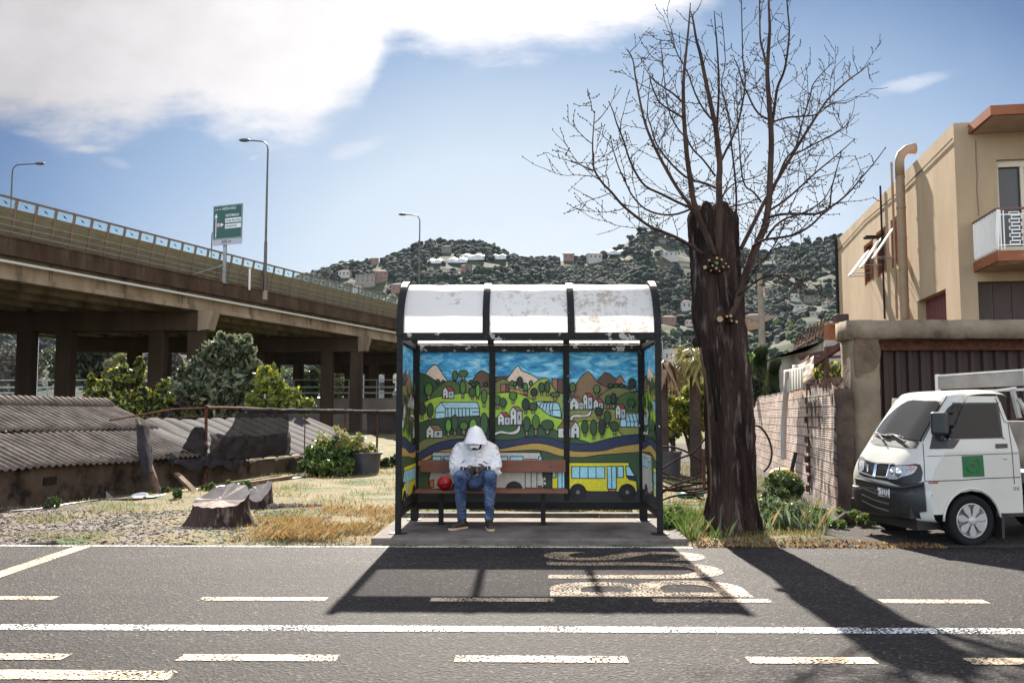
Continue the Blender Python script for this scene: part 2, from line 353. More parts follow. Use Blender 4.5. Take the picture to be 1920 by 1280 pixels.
for a, b in ((-400,-130),(-60,118),(385,618),(810,1038),(1220,1437),(1640,1835),(2050,2260)): strip(mk_y, X_at(a, Yof(1125)), X_at(b, Yof(1125)), Yof(1125), .125)
for a, b in ((-500,-150),(-60,143),(350,640),(855,1172),(1392,1625),(1795,2060)): strip(mk_y, X_at(a, Yof(1236)), X_at(b, Yof(1236)), Yof(1236), .13)
strip(mk_y, -12, X_at(340, Yof(1270)), Yof(1270), .17)
q = [ground_at(a, b, .005) for a, b in ((146,1022),(176,1022),(0,1082),(-400,1230),(-420,1216),(0,1070))]
mk_y.add([(p.x, p.y, .005) for p in q], [(0, 1, 2, 5), (5, 2, 3, 4)])
tag(mk_w.build('road_marking', M_mw), kind='structure'); tag(mk_y.build('road_marking', M_my), kind='structure')
mk = MB(); put_text(mk, 'BUS', (1.66, 6.78, .006), (0, 1, 0), (-1, 0, 0), 2.22, 1.52)
tag(mk.build('road_marking', M_mb), kind='structure')
# verge: gravel, dry grass, soil
def verge_mat():
    m = bpy.data.materials.new('verge_soil'); m.use_nodes = True; nt = m.node_tree; N = nt.nodes; L = nt.links; b = N['Principled BSDF']
    tc = N.new('ShaderNodeTexCoord'); sp = N.new('ShaderNodeSeparateXYZ'); L.new(tc.outputs['Object'], sp.inputs[0])
    def nz(s, d=5):
        n = N.new('ShaderNodeTexNoise'); n.inputs['Scale'].default_value = s; n.inputs['Detail'].default_value = d; n.inputs['Roughness'].default_value = .65; L.new(tc.outputs['Object'], n.inputs['Vector']); return n.outputs[0]
    def mr(src, a, b_):
        r = N.new('ShaderNodeMapRange'); r.inputs[1].default_value = a; r.inputs[2].default_value = b_; r.interpolation_type = 'SMOOTHSTEP'
        L.new(src, r.inputs[0]); return r.outputs[0]
    def mix(f, c1, c2):
        x = N.new('ShaderNodeMix'); x.data_type = 'RGBA'; L.new(f, x.inputs[0])
        for k, c in ((6, c1), (7, c2)):
            if isinstance(c, tuple): x.inputs[k].default_value = (*c, 1)
            else: L.new(c, x.inputs[k])
        return x.outputs[2]
    v = N.new('ShaderNodeTexVoronoi'); v.inputs['Scale'].default_value = 34; L.new(tc.outputs['Object'], v.inputs['Vector'])
    vg = mix(mr(v.outputs['Color'], .1, .9), (.04, .03, .025), (.30, .26, .23))
    soil = mix(mr(nz(9), .4, .62), (.045, .028, .018), (.13, .09, .06))
    g = mix(mr(nz(3.2), .42, .6), vg, soil)
    straw = mix(mr(nz(22), .35, .65), (.13, .095, .04), (.27, .21, .10)); green = mix(mr(nz(14), .35, .65), (.035, .055, .012), (.10, .13, .03))
    gr = mix(mr(nz(1.1), .45, .62), straw, green)
    a = N.new('ShaderNodeMath'); a.operation = 'MULTIPLY_ADD'; L.new(sp.outputs[0], a.inputs[0]); a.inputs[1].default_value = .10; L.new(nz(.9), a.inputs[2])
    a2 = N.new('ShaderNodeMath'); a2.operation = 'MULTIPLY_ADD'; L.new(sp.outputs[1], a2.inputs[0]); a2.inputs[1].default_value = .055; L.new(a.outputs[0], a2.inputs[2])
    f = mr(a2.outputs[0], .50, .72)
    dk = N.new('ShaderNodeMath'); dk.operation = 'MULTIPLY_ADD'; L.new(nz(1.5), dk.inputs[0]); dk.inputs[1].default_value = -1.2; L.new(sp.outputs[0], dk.inputs[2])  # drive soil at the right, its colour darkened to deepen the van's shade
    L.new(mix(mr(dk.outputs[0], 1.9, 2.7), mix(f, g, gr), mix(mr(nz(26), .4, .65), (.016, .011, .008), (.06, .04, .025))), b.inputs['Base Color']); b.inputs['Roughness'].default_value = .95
    bp = N.new('ShaderNodeBump'); bp.inputs['Distance'].default_value = .035
    ad = N.new('ShaderNodeMath'); ad.operation = 'ADD'; L.new(v.outputs['Distance'], ad.inputs[0]); L.new(nz(30), ad.inputs[1]); L.new(ad.outputs[0], bp.inputs['Height']); L.new(bp.outputs[0], b.inputs['Normal'])
    return m
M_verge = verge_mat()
def vz(x, y):
    """height of the verge"""
    k = min(1, max(0, (y-EDGE)/.25)); z = .012 + .03*k + .045*k*noise.noise(Vector((x*.9, y*.9, 0))) + .012*k*noise.noise(Vector((x*5, y*5, 3)))
    if x > 3.2: z = z*max(.15, 1-(x-3.2)*1.2)
    if -1.75 < x < 1.75 and y < 11.6: z = min(z, .02)
    return max(z, .008)
def verge():
    xs = np.concatenate([np.linspace(-30, -9, 40), np.linspace(-8.9, 6, 220), np.linspace(6.2, 40, 40)]); ys = np.concatenate([np.linspace(EDGE, 14, 110), np.linspace(14.1, 26, 70), np.linspace(26.5, 44, 20)])
    V = []; 
    for j, y in enumerate(ys):
        for x in xs:
            yy = y
            if j == 0: yy = y + .05*noise.noise(Vector((x*2.1, 0, 5))) + .02*noise.noise(Vector((x*9, 0, 5)))
            V.append((x, yy, vz(x, y) if j else .003))
    nx = len(xs); F = np.array([(j*nx+i, j*nx+i+1, (j+1)*nx+i+1, (j+1)*nx+i) for j in range(len(ys)-1) for i in range(nx-1)])
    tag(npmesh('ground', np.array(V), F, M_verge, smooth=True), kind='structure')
verge()
# slab of the bus stop
M_slab = mat('slab_concrete', (.17, .145, .125), (.10, .082, .07), 4, rough=.85, bump=.012, bscale=25, col3=(.06, .05, .042), scale3=1.7, lo3=.55, hi3=.72)
sl = MB()
def slab():
    n = 60; x0, x1 = -1.62, 1.62; V = []; F = []
    y0 = 9.42
    prof = lambda x: .014*noise.noise(Vector((x*3, 1, 2)))+.008*noise.noise(Vector((x*12, 1, 2)))
    rows = [(0, -.05), (.0, .055), (.02, .07), (1.0, .071), (1.9, .07), (1.9, -.05)]
    for dy, z in rows:
        for i in range(n+1):
            x = x0+(x1-x0)*i/n; V.append((x + (.06*(dy/1.9) if i == n else (-.0 if i == 0 else 0)), y0+dy+(prof(x) if dy < .05 else 0), z + (.004*noise.noise(Vector((x*6, dy, 0))) if z > .05 else 0)))
    m_ = n+1
    for j in range(len(rows)-1):
        for i in range(n): F.append((j*m_+i, j*m_+i+1, (j+1)*m_+i+1, (j+1)*m_+i))
    F.append([j*m_ for j in range(len(rows))][::-1]); F.append([j*m_+n for j in range(len(rows))])
    sl.add(V, F)
slab()
tag(sl.build('pavement', M_slab), kind='structure')
tag(MB().box((0, 11.62, .04), (3.3, .14, .13)).box((.3, 12.4, .03), (2.2, .1, .1), .03).build('kerb', M_slab, bevel=.01), kind='structure')
# far ground
M_far = mat('valley_floor', (.055, .065, .025), (.13, .11, .055), .05, rough=.95, col3=(.06, .08, .03), scale3=.15, lo3=.5, hi3=.6, detail=8)
tag(MB().box((0, 660, -.35), (3200, 1460, .6)).build('ground', M_far), kind='structure')
# hills
RID = [(-900,560),(-300,540),(100,560),(400,548),(520,530),(585,514),(640,498),(700,488),(740,474),(775,458),(800,451),(835,449),(870,452),(905,460),(940,474),(975,484),(1020,486),(1080,484),(1130,478),(1165,464),(1185,446),(1205,434),(1230,436),(1260,445),(1290,458),(1330,466),(1390,470),(1430,474),(1470,470),(1500,461),(1530,456),(1570,449),(1650,440),(1800,430),(2200,470),(2900,540)]
RX = np.array([a for a, b in RID], float); RY = np.array([780-b for a, b in RID], float)
Y0, YR, YM = 190.0, 720.0, 1250.0
def hz(x, y):
    px = 991+1706*x/max(y, 1); r = np.interp(px, RX, RY)
    if y <= Y0: return -.05
    s = (y-Y0)/(YR-Y0)
    if s <= 1:
        sh = .18*s/.15 if s < .15 else .18+.82*((s-.15)/.85)**.85
        e = -12 + (r+12)*sh; z = HC+e*y/1706
        w = min(1, s*4)*min(1, (1-s)*3+.25)
        z += w*(9*noise.noise(Vector((x*.012, y*.012, 1)))+5*noise.noise(Vector((x*.03, y*.03, 4))))
        tz = 5.0; f = (z/tz) % 1; z = (z - f*tz + tz*min(1, f*1.6)*1.0)*.45 + z*.55
        return max(z, -.05)
    zr = HC+r*YR/1706; return zr*(1-((y-YR)/(YM-YR))**2*.8) + 3*noise.noise(Vector((x*.02, y*.02, 1)))
def hillmat():
    m = mat('hillside', (.014, .021, .011), (.034, .044, .018), .035, rough=.95, detail=8, col3=(.075, .075, .035), scale3=.02, lo3=.56, hi3=.7)
    nt = m.node_tree; N = nt.nodes; L = nt.links; b = N['Principled BSDF']; src = b.inputs['Base Color'].links[0].from_socket
    g = N.new('ShaderNodeNewGeometry'); s = N.new('ShaderNodeSeparateXYZ'); L.new(g.outputs['Normal'], s.inputs[0])
    r = N.new('ShaderNodeMapRange'); r.inputs[1].default_value = .86; r.inputs[2].default_value = .74; L.new(s.outputs[2], r.inputs[0])
    x = N.new('ShaderNodeMix'); x.data_type = 'RGBA'; L.new(r.outputs[0], x.inputs[0]); L.new(src, x.inputs[6]); x.inputs[7].default_value = (.075, .065, .045, 1); L.new(x.outputs[2], b.inputs['Base Color']); return m
def hills():
    ys = np.concatenate([np.linspace(Y0-2, YR, 230), np.linspace(YR+12, YM, 25)]); ks = np.linspace(-1900, 1900, 480)
    V = []
    for y in ys:
        for k in ks:
            x = k/1706*y*1.0 if True else 0; V.append((x, y, hz(x, y)))
    nx = len(ks); F = np.array([(j*nx+i, j*nx+i+1, (j+1)*nx+i+1, (j+1)*nx+i) for j in range(len(ys)-1) for i in range(nx-1)])
    tag(npmesh('hill', np.array(V), F, hillmat(), smooth=True), kind='structure')
hills()
def hill_hit(px, py):
    """first point of the hillside along a sight line"""
    for y in np.arange(Y0+5, YR+5, 1.5):
        p = at(px, py, y)
        if p.z <= hz(p.x, y): return Vector((p.x, y, hz(p.x, y)))
    p = at(px, py, YR); return Vector((p.x, YR, hz(p.x, YR)))
ico = None
def icos(sub=1):
    bm = bmesh.new(); bmesh.ops.create_icosphere(bm, subdivisions=sub, radius=1); v = np.array([x.co[:] for x in bm.verts]); f = np.array([[q.index for q in p.verts] for p in bm.faces]); bm.free(); return v, f
IV, IF = icos(2)
HG = [mat('wood_dark', (.007, .011, .0085), (.012, .018, .013), .4, rough=.95), mat('wood_green', (.011, .018, .011), (.020, .030, .016), .4, rough=.95), mat('wood_olive', (.020, .030, .017), (.034, .046, .024), .4, rough=.95),
      mat('wood_grey', (.03, .032, .026), (.042, .042, .034), .4, rough=.95), mat('wood_lime', (.05, .065, .02), (.08, .10, .03), .4, rough=.95)]
CLEAR = []
# lone trees on the ridge
ri = 0
for px, hh, w, kd in ((821,10,11,'round-crowned pine alone on the summit of the left hill'),(602,7,10,'low dark bush at the foot of the left ridge'),(655,8,11,'dark bushy tree low on the left ridge'),(770,9,12,'broad dark tree left of the summit pine'),(785,9,12,'dark tree just left of the summit of the left hill'),(899,8,8,'small round tree on the right shoulder of the left hill'),(925,11,6,'narrow cypress on the right shoulder of the left hill'),
       (1165,8,8,'small dark tree at the left foot of the right knoll'),(1183,9,11,'dark tree on the left slope of the right knoll'),(1205,9,16,'wide dark crown on top of the right knoll'),(1235,8,14,'dark crown on the right half of the knoll'),(1262,8,9,'small tree on the right slope of the knoll'),
       (1471,12,10,'tree on the skyline beside the bare tree branches'),(1497,14,13,'tall rounded tree on the skyline right of the pole'),(1523,18,15,'umbrella pine on the skyline near the tan house')):
    y = YR; x = X_at(px, y); z = hz(x, y); sc = y/1700; r = w*sc/2; h = hh*sc
    e = empty('hill_tree', (x, y, z-1.5), kd, 'tree', 'trees along the ridge of the hills')
    MB().tube([(x, y, z-1.5), (x+.2, y, z+h*.45), (x, y, z+h*.8)], [.5, .35, .2], 5).build('trunk', mat('far_bark', (.05, .04, .03)), e)
    V, F = leaves((x, y, z+h*.72), (r, r, h*.36), 500, .55, 16, .4, seed=100+ri, cr=.42); npmesh('crown', V, F, HG[0], parent=e); ri += 1
# houses and greenhouses on the hill
M_hw = {'w': mat('render_white', (.36, .33, .30), rough=.8), 'p': mat('render_pink', (.22, .12, .09), rough=.8), 'o': mat('render_orange', (.30, .17, .09), rough=.8), 'c': mat('render_cream', (.22, .18, .14), rough=.8), 'g': mat('render_grey', (.14, .125, .105), rough=.8)}
M_hr = mat('roof_tiles', (.15, .065, .045), (.10, .045, .03), .8, rough=.85); M_hwin = mat('dark_window', (.03, .03, .035), rough=.25)
def hill_house(px, py, wpx, hpx, c, label, flat=False):
    p = hill_hit(px, py); CLEAR.append((px, py, wpx, hpx, p.y)); sc = p.y/1700; w = wpx*sc; h = hpx*sc; d = w*.7; yaw = random.uniform(-.25, .25)
    p = Vector((p.x, p.y-2, p.z)); e = empty('hill_house', p, label, 'house', 'houses scattered on the hillside')
    Rm = Matrix.Rotation(yaw, 3, 'Z'); T = lambda x, y, z: p + Rm @ Vector((x, y, z))
    b = MB(); b.box(p+Vector((0, 0, h*.5-2)), (w, d, h+4), yaw); b.build('wall', M_hw[c], e)
    rf = MB(); o = .5
    if flat: rf.box(p+Vector((0, 0, h+.2)), (w+.5, d+.5, .4), yaw)
    else:
        rh = h*.28; v = [T(-w/2-o, -d/2-o, h), T(w/2+o, -d/2-o, h), T(w/2+o, d/2+o, h), T(-w/2-o, d/2+o, h), T(-w/2+d*.4, 0, h+rh), T(w/2-d*.4, 0, h+rh)]
        rf.add(v, [(0, 1, 5, 4), (1, 2, 5), (2, 3, 4, 5), (3, 0, 4), (3, 2, 1, 0)])
    rf.build('roof', M_hr if not flat else M_hw[c], e)
    fl = max(1, round(h/3.2)); nw = max(2, round(w/3.4))
    for f in range(fl):
        for i in range(nw):
            x = -w/2+(i+.5)*w/nw; MB().box(T(x, -d/2-.03, (f+.52)*h/fl), (w/nw*.34, .1, h/fl*.46), yaw).build('window', M_hwin, e)
for a in ((669,486-0,0,0,'',''),)[:0] : pass
for px, py, w, h, c, lab, fl in (
    (648,520,22,10,'w','low pale house left of the pink villa on the left hill',0),(690,532,38,14,'c','long cream terrace building below the villas',1),(716,528,24,16,'p','pink two-storey villa on the left hill',0),(672,544,16,8,'w','white cottage low on the left hill above the barrier',0),(1290,610,14,7,'w','small white house just left of the trunk near the valley floor',0),(1545,575,14,7,'w','small white house closest to the far corner of the tan house',0),(1460,640,20,8,'c','cream farmhouse at the foot of the right slope',0),(703,494,14,8,'p','small salmon house high on the left slope',0),
    (747,547,22,12,'p','pink villa just above the noise barrier',0),(838,471,18,7,'g','grey farmhouse just under the left summit',0),(880,505,10,7,'g','small grey ruin in the woods below the greenhouses',1),(870,506,9,7,'p','tiny salmon house beside the grey ruin',0),
    (1066,487,20,9,'p','pink house on the saddle between the hills',0),(1114,489,26,11,'w','white gabled house on the saddle right of the pink house',0),(1254,484,34,9,'w','long white villa under the right knoll',0),(1241,453,14,5,'g','grey house near the top of the right knoll',1),
    (1285,580,18,13,'w','white house in the middle of the right slope, left of the tree trunk',0),(1251,608,26,12,'p','red-roofed house low on the slope beside the shelter',0),(1412,612,30,18,'o','orange building behind the concrete pole',0),(1450,486,14,6,'w','small white house right of the limb high on the slope',0),
    (1390,512,20,4,'w','long white building behind the tree trunk',1),(1487,562,18,8,'w','white house with red roof on the right slope',0),(1512,564,22,6,'g','grey row house next to the white red-roofed house',1),(1497,580,18,6,'w','flat white house below the row house',1),(1437,486+60,10,5,'p','tiny pink house left of the row house',0),(1525,594,16,6,'w','white shed low on the right slope near the tan house',1)):
    hill_house(px, py, w, h, c, lab, bool(fl))
M_gh = mat('greenhouse_film', (.5, .5, .48), (.36, .36, .34), .3, rough=.35)
for px, py, w, h, lab in ((885,487,46,8,'upper white greenhouse on the left hill'),(935,487,28,7,'white greenhouse right of the upper one, on the left hill'),(815,494,26,5,'low greenhouse at the left end of the terraces'),(858,493,36,6,'long low greenhouse below the upper one'),(1159,477,40,6,'pale greenhouse on the saddle left of the right knoll')):
    p = hill_hit(px, py); CLEAR.append((px, py, w, h, p.y)); sc = p.y/1700; b = MB(); w *= sc; h *= sc; n = max(2, int(w/7)); e = empty('greenhouse', p, lab, 'greenhouse', 'greenhouses on the hill terraces')
    for i in range(n):
        x = p.x-w/2+(i+.5)*w/n; m_ = MB()
        m_.prism([(x-w/n/2, p.y-5, p.z-1), (x+w/n/2, p.y-5, p.z-1), (x+w/n/2, p.y-5, p.z+h*.6), (x, p.y-5, p.z+h), (x-w/n/2, p.y-5, p.z+h*.6)], (0, 14, 3)); m_.build('greenhouse_bay', M_gh, e)
# woods on the hillside
def blobs(P, Rr, mi, name, mats, label, cat, kind='stuff', seed=5):
    g = np.random.default_rng(seed); n = len(P); nv = len(IV)
    J = 1+.22*(g.random((n, nv, 1))-.5)*2; sc = np.stack([Rr*(.8+.4*g.random(n)), Rr*(.8+.4*g.random(n)), Rr*(.75+.45*g.random(n))], 1)
    th = g.random(n)*6.28; c, s = np.cos(th), np.sin(th)
    B = IV[None]*J*sc[:, None]; B = np.stack([B[..., 0]*c[:, None]-B[..., 1]*s[:, None], B[..., 0]*s[:, None]+B[..., 1]*c[:, None], B[..., 2]], -1)
    V = (B+P[:, None]).reshape(-1, 3); F = (IF[None]+(np.arange(n)*nv)[:, None, None]).reshape(-1, 3)
    o = npmesh(name, V, F, mats, np.repeat(mi, len(IF))); tag(o, label, cat, kind=kind); return o
def woods():
    P = []; Rr = []; mi = []
    n = 0
    while n < 24000:
        k = random.uniform(-1300, 900); y = Y0+5+(YR-Y0)*random.random()**.8; x = k/1706*y; px = 991+k
        d = noise.noise(Vector((x*.014, y*.014, 7))); s = (y-Y0)/(YR-Y0)
        dense = d + (.35 if s > .45 else 0) + (.2 if px > 1380 and s > .3 else 0)
        if random.random() > .38+dense*1.3: continue
        if px > 1400 and 500 < 780-(hz(x, y)-HC)*1706/y < 548 and noise.noise(Vector((x*.03, y*.03, 2))) > -.15 and random.random() < .85: continue
        r = random.uniform(1.0, 2.6)*(.7+.5*s); z = hz(x, y)
        py = 780-(z-HC)*1706/y
        if any(abs(px-c[0]) < c[2]*.62+r*1706/y and -c[3]*.25 < py-c[1]+0 < c[3]*.2+14 and y < c[4]+6 for c in CLEAR): continue
        if any(abs(px-c[0]) < c[2]*.5 and abs(y-c[4]) < 9 for c in CLEAR): continue
        P.append((x, y, z+r*.45)); Rr.append(r)
        q = random.random()+d*.4 + (.22 if s > .45 else -.12)
        mi.append(0 if q > .55 else 1 if q > .3 else 2 if q > .08 else 3 if random.random() < .5 else 4); n += 1
    blobs(np.array(P), np.array(Rr), np.array(mi), 'woodland', HG, 'mixed scrub and olive woodland covering the hillside behind the shelter', 'woodland')
woods()
# ------------------------------------------------------------------ bus shelter
SX = 1.397; YF = 9.80; YB = 11.08; YC = (YF+YB)/2; RB = (YB-YF)/2; ZS = .07; ZBM = 2.19
sh = empty('bus_shelter', (0, YC, ZS), 'black framed bus shelter with a white barrel roof and painted landscape walls', 'bus shelter')
def arc(x, r, a0, a1, n=18): return [(x, YC - r*math.cos(a0+(a1-a0)*i/n), ZBM+.0+r*math.sin(a0+(a1-a0)*i/n)) for i in range(n+1)]
for sx in (-1, 1):
    x = sx*SX
    m_ = MB(); m_.bar((x, YF, ZS), (x, YF, ZBM), .062, .062, up=(0, 1, 0)); m_.lathe((x, YF, ZS), [(.0, .0), (.10, .0), (.10, .01), (.0, .012)], 20, 0); m_.build('front_post', M_black, sh, bevel=.006)
    m_ = MB(); m_.bar((x*.988, YB, ZS), (x*.988, YB, ZBM), .095, .07, up=(0, 1, 0)); m_.lathe((x*.992, YB, ZS), [(.0, .0), (.09, .0), (.09, .01), (.0, .012)], 20, 0); m_.build('back_post', M_black, sh, bevel=.006)
def band(xc, w, r0, r1, name, a0=0, a1=PI, n=28, mi=M_black):
    V = []; F = []
    for i in range(n+1):
        t = a0+(a1-a0)*i/n
        for r in (r0, r1):
            for x in (xc-w/2, xc+w/2): V.append((x, YC-r*math.cos(t), ZBM+r*math.sin(t)))
    for i in range(n):
        o = i*4; F += [(o+2, o+3, o+7, o+6), (o+1, o, o+4, o+5), (o, o+2, o+6, o+4), (o+3, o+1, o+5, o+7)]
    F += [(0, 1, 3, 2), (n*4+2, n*4+3, n*4+1, n*4)]
    return MB().add(V, F).build(name, mi, sh, smooth=False)
band(-SX, .075, RB-.035, RB+.04, 'arch'); band(SX, .075, RB-.035, RB+.04, 'arch')
for x in (-.462, .462): band(x, .075, RB-.02, RB+.018, 'roof_rib')
def roofmat(i, dirt, clear=0):
    m = bpy.data.materials.new('opal_sheet_%d' % i); m.use_nodes = True; nt = m.node_tree; N = nt.nodes; L = nt.links; b = N['Principled BSDF']
    tc = N.new('ShaderNodeTexCoord')
    def nz(s, d=6, st=(1, 1, 1)):
        mp = N.new('ShaderNodeMapping'); mp.inputs['Scale'].default_value = st; mp.inputs['Location'].default_value = (i*3.7, i, 0); L.new(tc.outputs['Object'], mp.inputs[0])
        n = N.new('ShaderNodeTexNoise'); n.inputs['Scale'].default_value = s; n.inputs['Detail'].default_value = d; n.inputs['Roughness'].default_value = .65; L.new(mp.outputs[0], n.inputs['Vector']); return n.outputs[0]
    a = N.new('ShaderNodeMath'); a.operation = 'MULTIPLY_ADD'; L.new(nz(2.2), a.inputs[0]); a.inputs[1].default_value = .8; L.new(nz(16, 8), a.inputs[2])
    r = N.new('ShaderNodeMapRange'); r.interpolation_type = 'SMOOTHSTEP'; r.inputs[1].default_value = 1.08-dirt; r.inputs[2].default_value = 1.22-dirt*.6; L.new(a.outputs[0], r.inputs[0])
    x = N.new('ShaderNodeMix'); x.data_type = 'RGBA'; L.new(r.outputs[0], x.inputs[0]); x.inputs[6].default_value = (.84, .83, .82, 1); x.inputs[7].default_value = (.50, .45, .40, 1)
    L.new(x.outputs[2], b.inputs['Base Color']); b.inputs['Roughness'].default_value = .45
    t = N.new('ShaderNodeBsdfTranslucent'); L.new(x.outputs[2], t.inputs[0]); s = N.new('ShaderNodeMixShader'); s.inputs[0].default_value = .62
    L.new(b.outputs[0], s.inputs[1]); L.new(t.outputs[0], s.inputs[2]); L.new(s.outputs[0], N['Material Output'].inputs[0])
    if clear: tt = N.new('ShaderNodeBsdfTransparent'); s2 = N.new('ShaderNodeMixShader'); s2.inputs[0].default_value = clear; L.new(s.outputs[0], s2.inputs[1]); L.new(tt.outputs[0], s2.inputs[2]); L.new(s2.outputs[0], N['Material Output'].inputs[0])
    return m
for i, (x0, x1, d, h0) in enumerate(((-SX+.035, -.50, .06, 0), (-.425, .425, .17, 0), (.50, SX-.035, .26, 0), (-SX+.035, -.50, .0, 1), (-.425, .425, .12, 1), (.50, SX-.035, .22, 1))):
    V = []; F = []; n = 15; nx = 8
    for k in range(n+1):
        t = .03+(PI/2-.03)*k/n if h0 == 0 else PI/2+(PI/2-.03)*k/n
        for j in range(nx+1):
            x = x0+(x1-x0)*j/nx; r = RB+.004*math.sin(j*1.3+k*.5); V.append((x, YC-r*math.cos(t), ZBM+r*math.sin(t)))
    for k in range(n):
        for j in range(nx): a = k*(nx+1)+j; F.append((a, a+1, a+nx+2, a+nx+1))
    MB().add(V, F).build('roof_sheet', roofmat(i, d, .42 if h0 else 0), sh, smooth=True)
M_beam = mat('flaking_black_paint', (.004, .0035, .0035), (.014, .011, .009), 25, rough=.6, spec=.25, bump=.003, bscale=60, col3=(.34, .31, .28), scale3=6.5, lo3=.60, hi3=.615)
MB().box((0, YF, ZBM-.01), (2*SX-.07, .06, .085)).build('front_beam', M_beam, sh, bevel=.005)
MB().box((0, YB, ZBM-.045), (2*SX-.08, .06, .08)).build('back_beam', M_beam, sh, bevel=.005)
for sx in (-1, 1):
    MB().box((sx*SX, YC, ZBM-.035), (.05, YB-YF-.07, .06)).build('side_beam', M_black, sh, bevel=.005)
    MB().box((sx*SX, YC, .27), (.045, YB-YF-.07, .06)).build('side_rail', M_black, sh, bevel=.005)
MB().box((0, YB, .255), (2*SX-.08, .05, .11)).build('bottom_rail', M_black, sh, bevel=.005)
for x in (X_at(923, YB), X_at(1062, YB)):
    MB().box((x, YB-.002, (.31+ZBM-.085)/2), (.072, .066, ZBM-.085-.31)).build('mullion', mat('peeling_black_paint', (.004, .0035, .0035), (.012, .010, .009), 20, rough=.6, spec=.25, bump=.002, bscale=60, col3=(.55, .52, .48), scale3=13, lo3=.665, hi3=.675), sh, bevel=.005)
# painted walls
def paint(name, c, d=.75):
    return mat('paint_'+name, c, tuple(v*d for v in c), 26, rough=.6, detail=8, lo=.3, hi=.7, stretch=(1, 1, 2.2))
PC = {'line': (.008, .007, .007), 'pale': (.56, .43, .34), 'rust': (.26, .10, .06), 'brown': (.19, .11, .055), 'dbrown': (.085, .045, .03), 'dg': (.018, .05, .018), 'dg2': (.03, .075, .022), 'g2': (.055, .13, .02), 'g3': (.05, .09, .018),
      'dd': (.014, .022, .012), 'd': (.025, .06, .02), 'ol': (.13, .14, .04), 'yol': (.22, .22, .05), 'yg': (.26, .30, .04), 'lime': (.28, .42, .035), 'g1': (.10, .24, .025), 'navy': (.014, .02, .06), 'sand': (.36, .22, .045), 'wh': (.68, .66, .62), 'gr': (.32, .34, .36), 'red': (.26, .03, .02),
      'roof': (.2, .10, .035), 'ice': (.42, .66, .72), 'ice2': (.32, .52, .6), 'trunk': (.25, .15, .12), 'path': (.48, .42, .40), 'yel': (.62, .48, .015), 'glass': (.26, .50, .60), 'tyre': (.012, .010, .011), 'hub': (.16, .12, .13), 'oran': (.5, .12, .03), 'bus': (.60, .55, .48), 'road': (.022, .02, .022), 'dgrass': (.03, .055, .018)}
def skypaint():
    m = bpy.data.materials.new('paint_sky'); m.use_nodes = True; nt = m.node_tree; N = nt.nodes; L = nt.links; b = N['Principled BSDF']
    tc = N.new('ShaderNodeTexCoord'); mp = N.new('ShaderNodeMapping'); mp.inputs['Scale'].default_value = (1.6, 1.6, 4.6); L.new(tc.outputs['Object'], mp.inputs[0])
    n = N.new('ShaderNodeTexNoise'); n.inputs['Scale'].default_value = 3.1; n.inputs['Detail'].default_value = 7; n.inputs['Roughness'].default_value = .62; n.inputs['Distortion'].default_value = 1.1; L.new(mp.outputs[0], n.inputs['Vector'])
    r = N.new('ShaderNodeValToRGB'); e = r.color_ramp.elements; e[0].position = .26; e[0].color = (.012, .07, .16, 1); e[1].position = .78; e[1].color = (.62, .75, .8, 1)
    for p, c in ((.40, (.02, .20, .44)), (.50, (.05, .36, .62)), (.60, (.24, .55, .72))): q = e.new(p); q.color = (*c, 1)
    L.new(n.outputs[0], r.inputs[0]); L.new(r.outputs[0], b.inputs['Base Color']); b.inputs['Roughness'].default_value = .55; return m
PC = {k: (v if k in ('line', 'tyre', 'road', 'wh', 'bus', 'ice') else tuple(min(.86, c*1.5) for c in v)) for k, v in PC.items()}
PNAMES = ['skyp'] + list(PC); PM = [skypaint()] + [paint(k, v, .66 if k != 'line' else 1) for k, v in PC.items()]
DL = []    # draw list: (colour, polygon, outlined)
def D(c, pts, line=True, sm=False, lw=6.5, closed=True): DL.append((c, smoothpoly(pts, closed, 5) if sm else list(pts), line, lw, closed))
def ridge(c, pts, base, lw=6.5):
    s = smoothpoly(pts, False, 5); DL.append((c, s+[(s[-1][0], base), (s[0][0], base)], False, 0, True)); DL.append((None, s, True, lw, False))
def ell(cx, cy, rx, ry, n=22, e=1.0): return [(cx+rx*math.cos(2*PI*i/n)*e, cy+ry*math.sin(2*PI*i/n)) for i in range(n)]
def ptree(cx, cy, rx, ry, yb, c):
    w = 8 if rx < 30 else 10; D('trunk', [(cx-w, cy+ry*.6), (cx+w, cy+ry*.6), (cx+w, yb), (cx-w, yb)], lw=5); D(c, ell(cx, cy, rx, ry))
def phouse(x, yb, w1, w2, hw, hr, roof, rev=False):
    a, b_ = (w1, w2); sgn = -1 if rev else 1; X = lambda t: x+sgn*t
    D('wh', [(X(0), yb), (X(0), yb-hw), (X(a*.45), yb-hw-hr), (X(a), yb-hw+2), (X(a), yb)]); D('gr' if not rev else 'wh', [(X(a), yb), (X(a), yb-hw+2), (X(a+b_), yb-hw+2), (X(a+b_), yb)])
    D(roof, [(X(a*.45), yb-hw-hr), (X(a*.45+b_), yb-hw-hr), (X(a+b_+3), yb-hw+2), (X(a), yb-hw+2)])
    D('line', [(X(a*.35), yb), (X(a*.35), yb-hw*.42), (X(a*.6), yb-hw*.42), (X(a*.6), yb)], False); D('line', [(X(a+b_*.38), yb-hw*.35), (X(a+b_*.38), yb-hw*.68), (X(a+b_*.6), yb-hw*.68), (X(a+b_*.6), yb-hw*.35)], False)
    D('line', [(X(a*.38), yb-hw*.7), (X(a*.38), yb-hw*.92), (X(a*.56), yb-hw*.92), (X(a*.56), yb-hw*.7)], False)
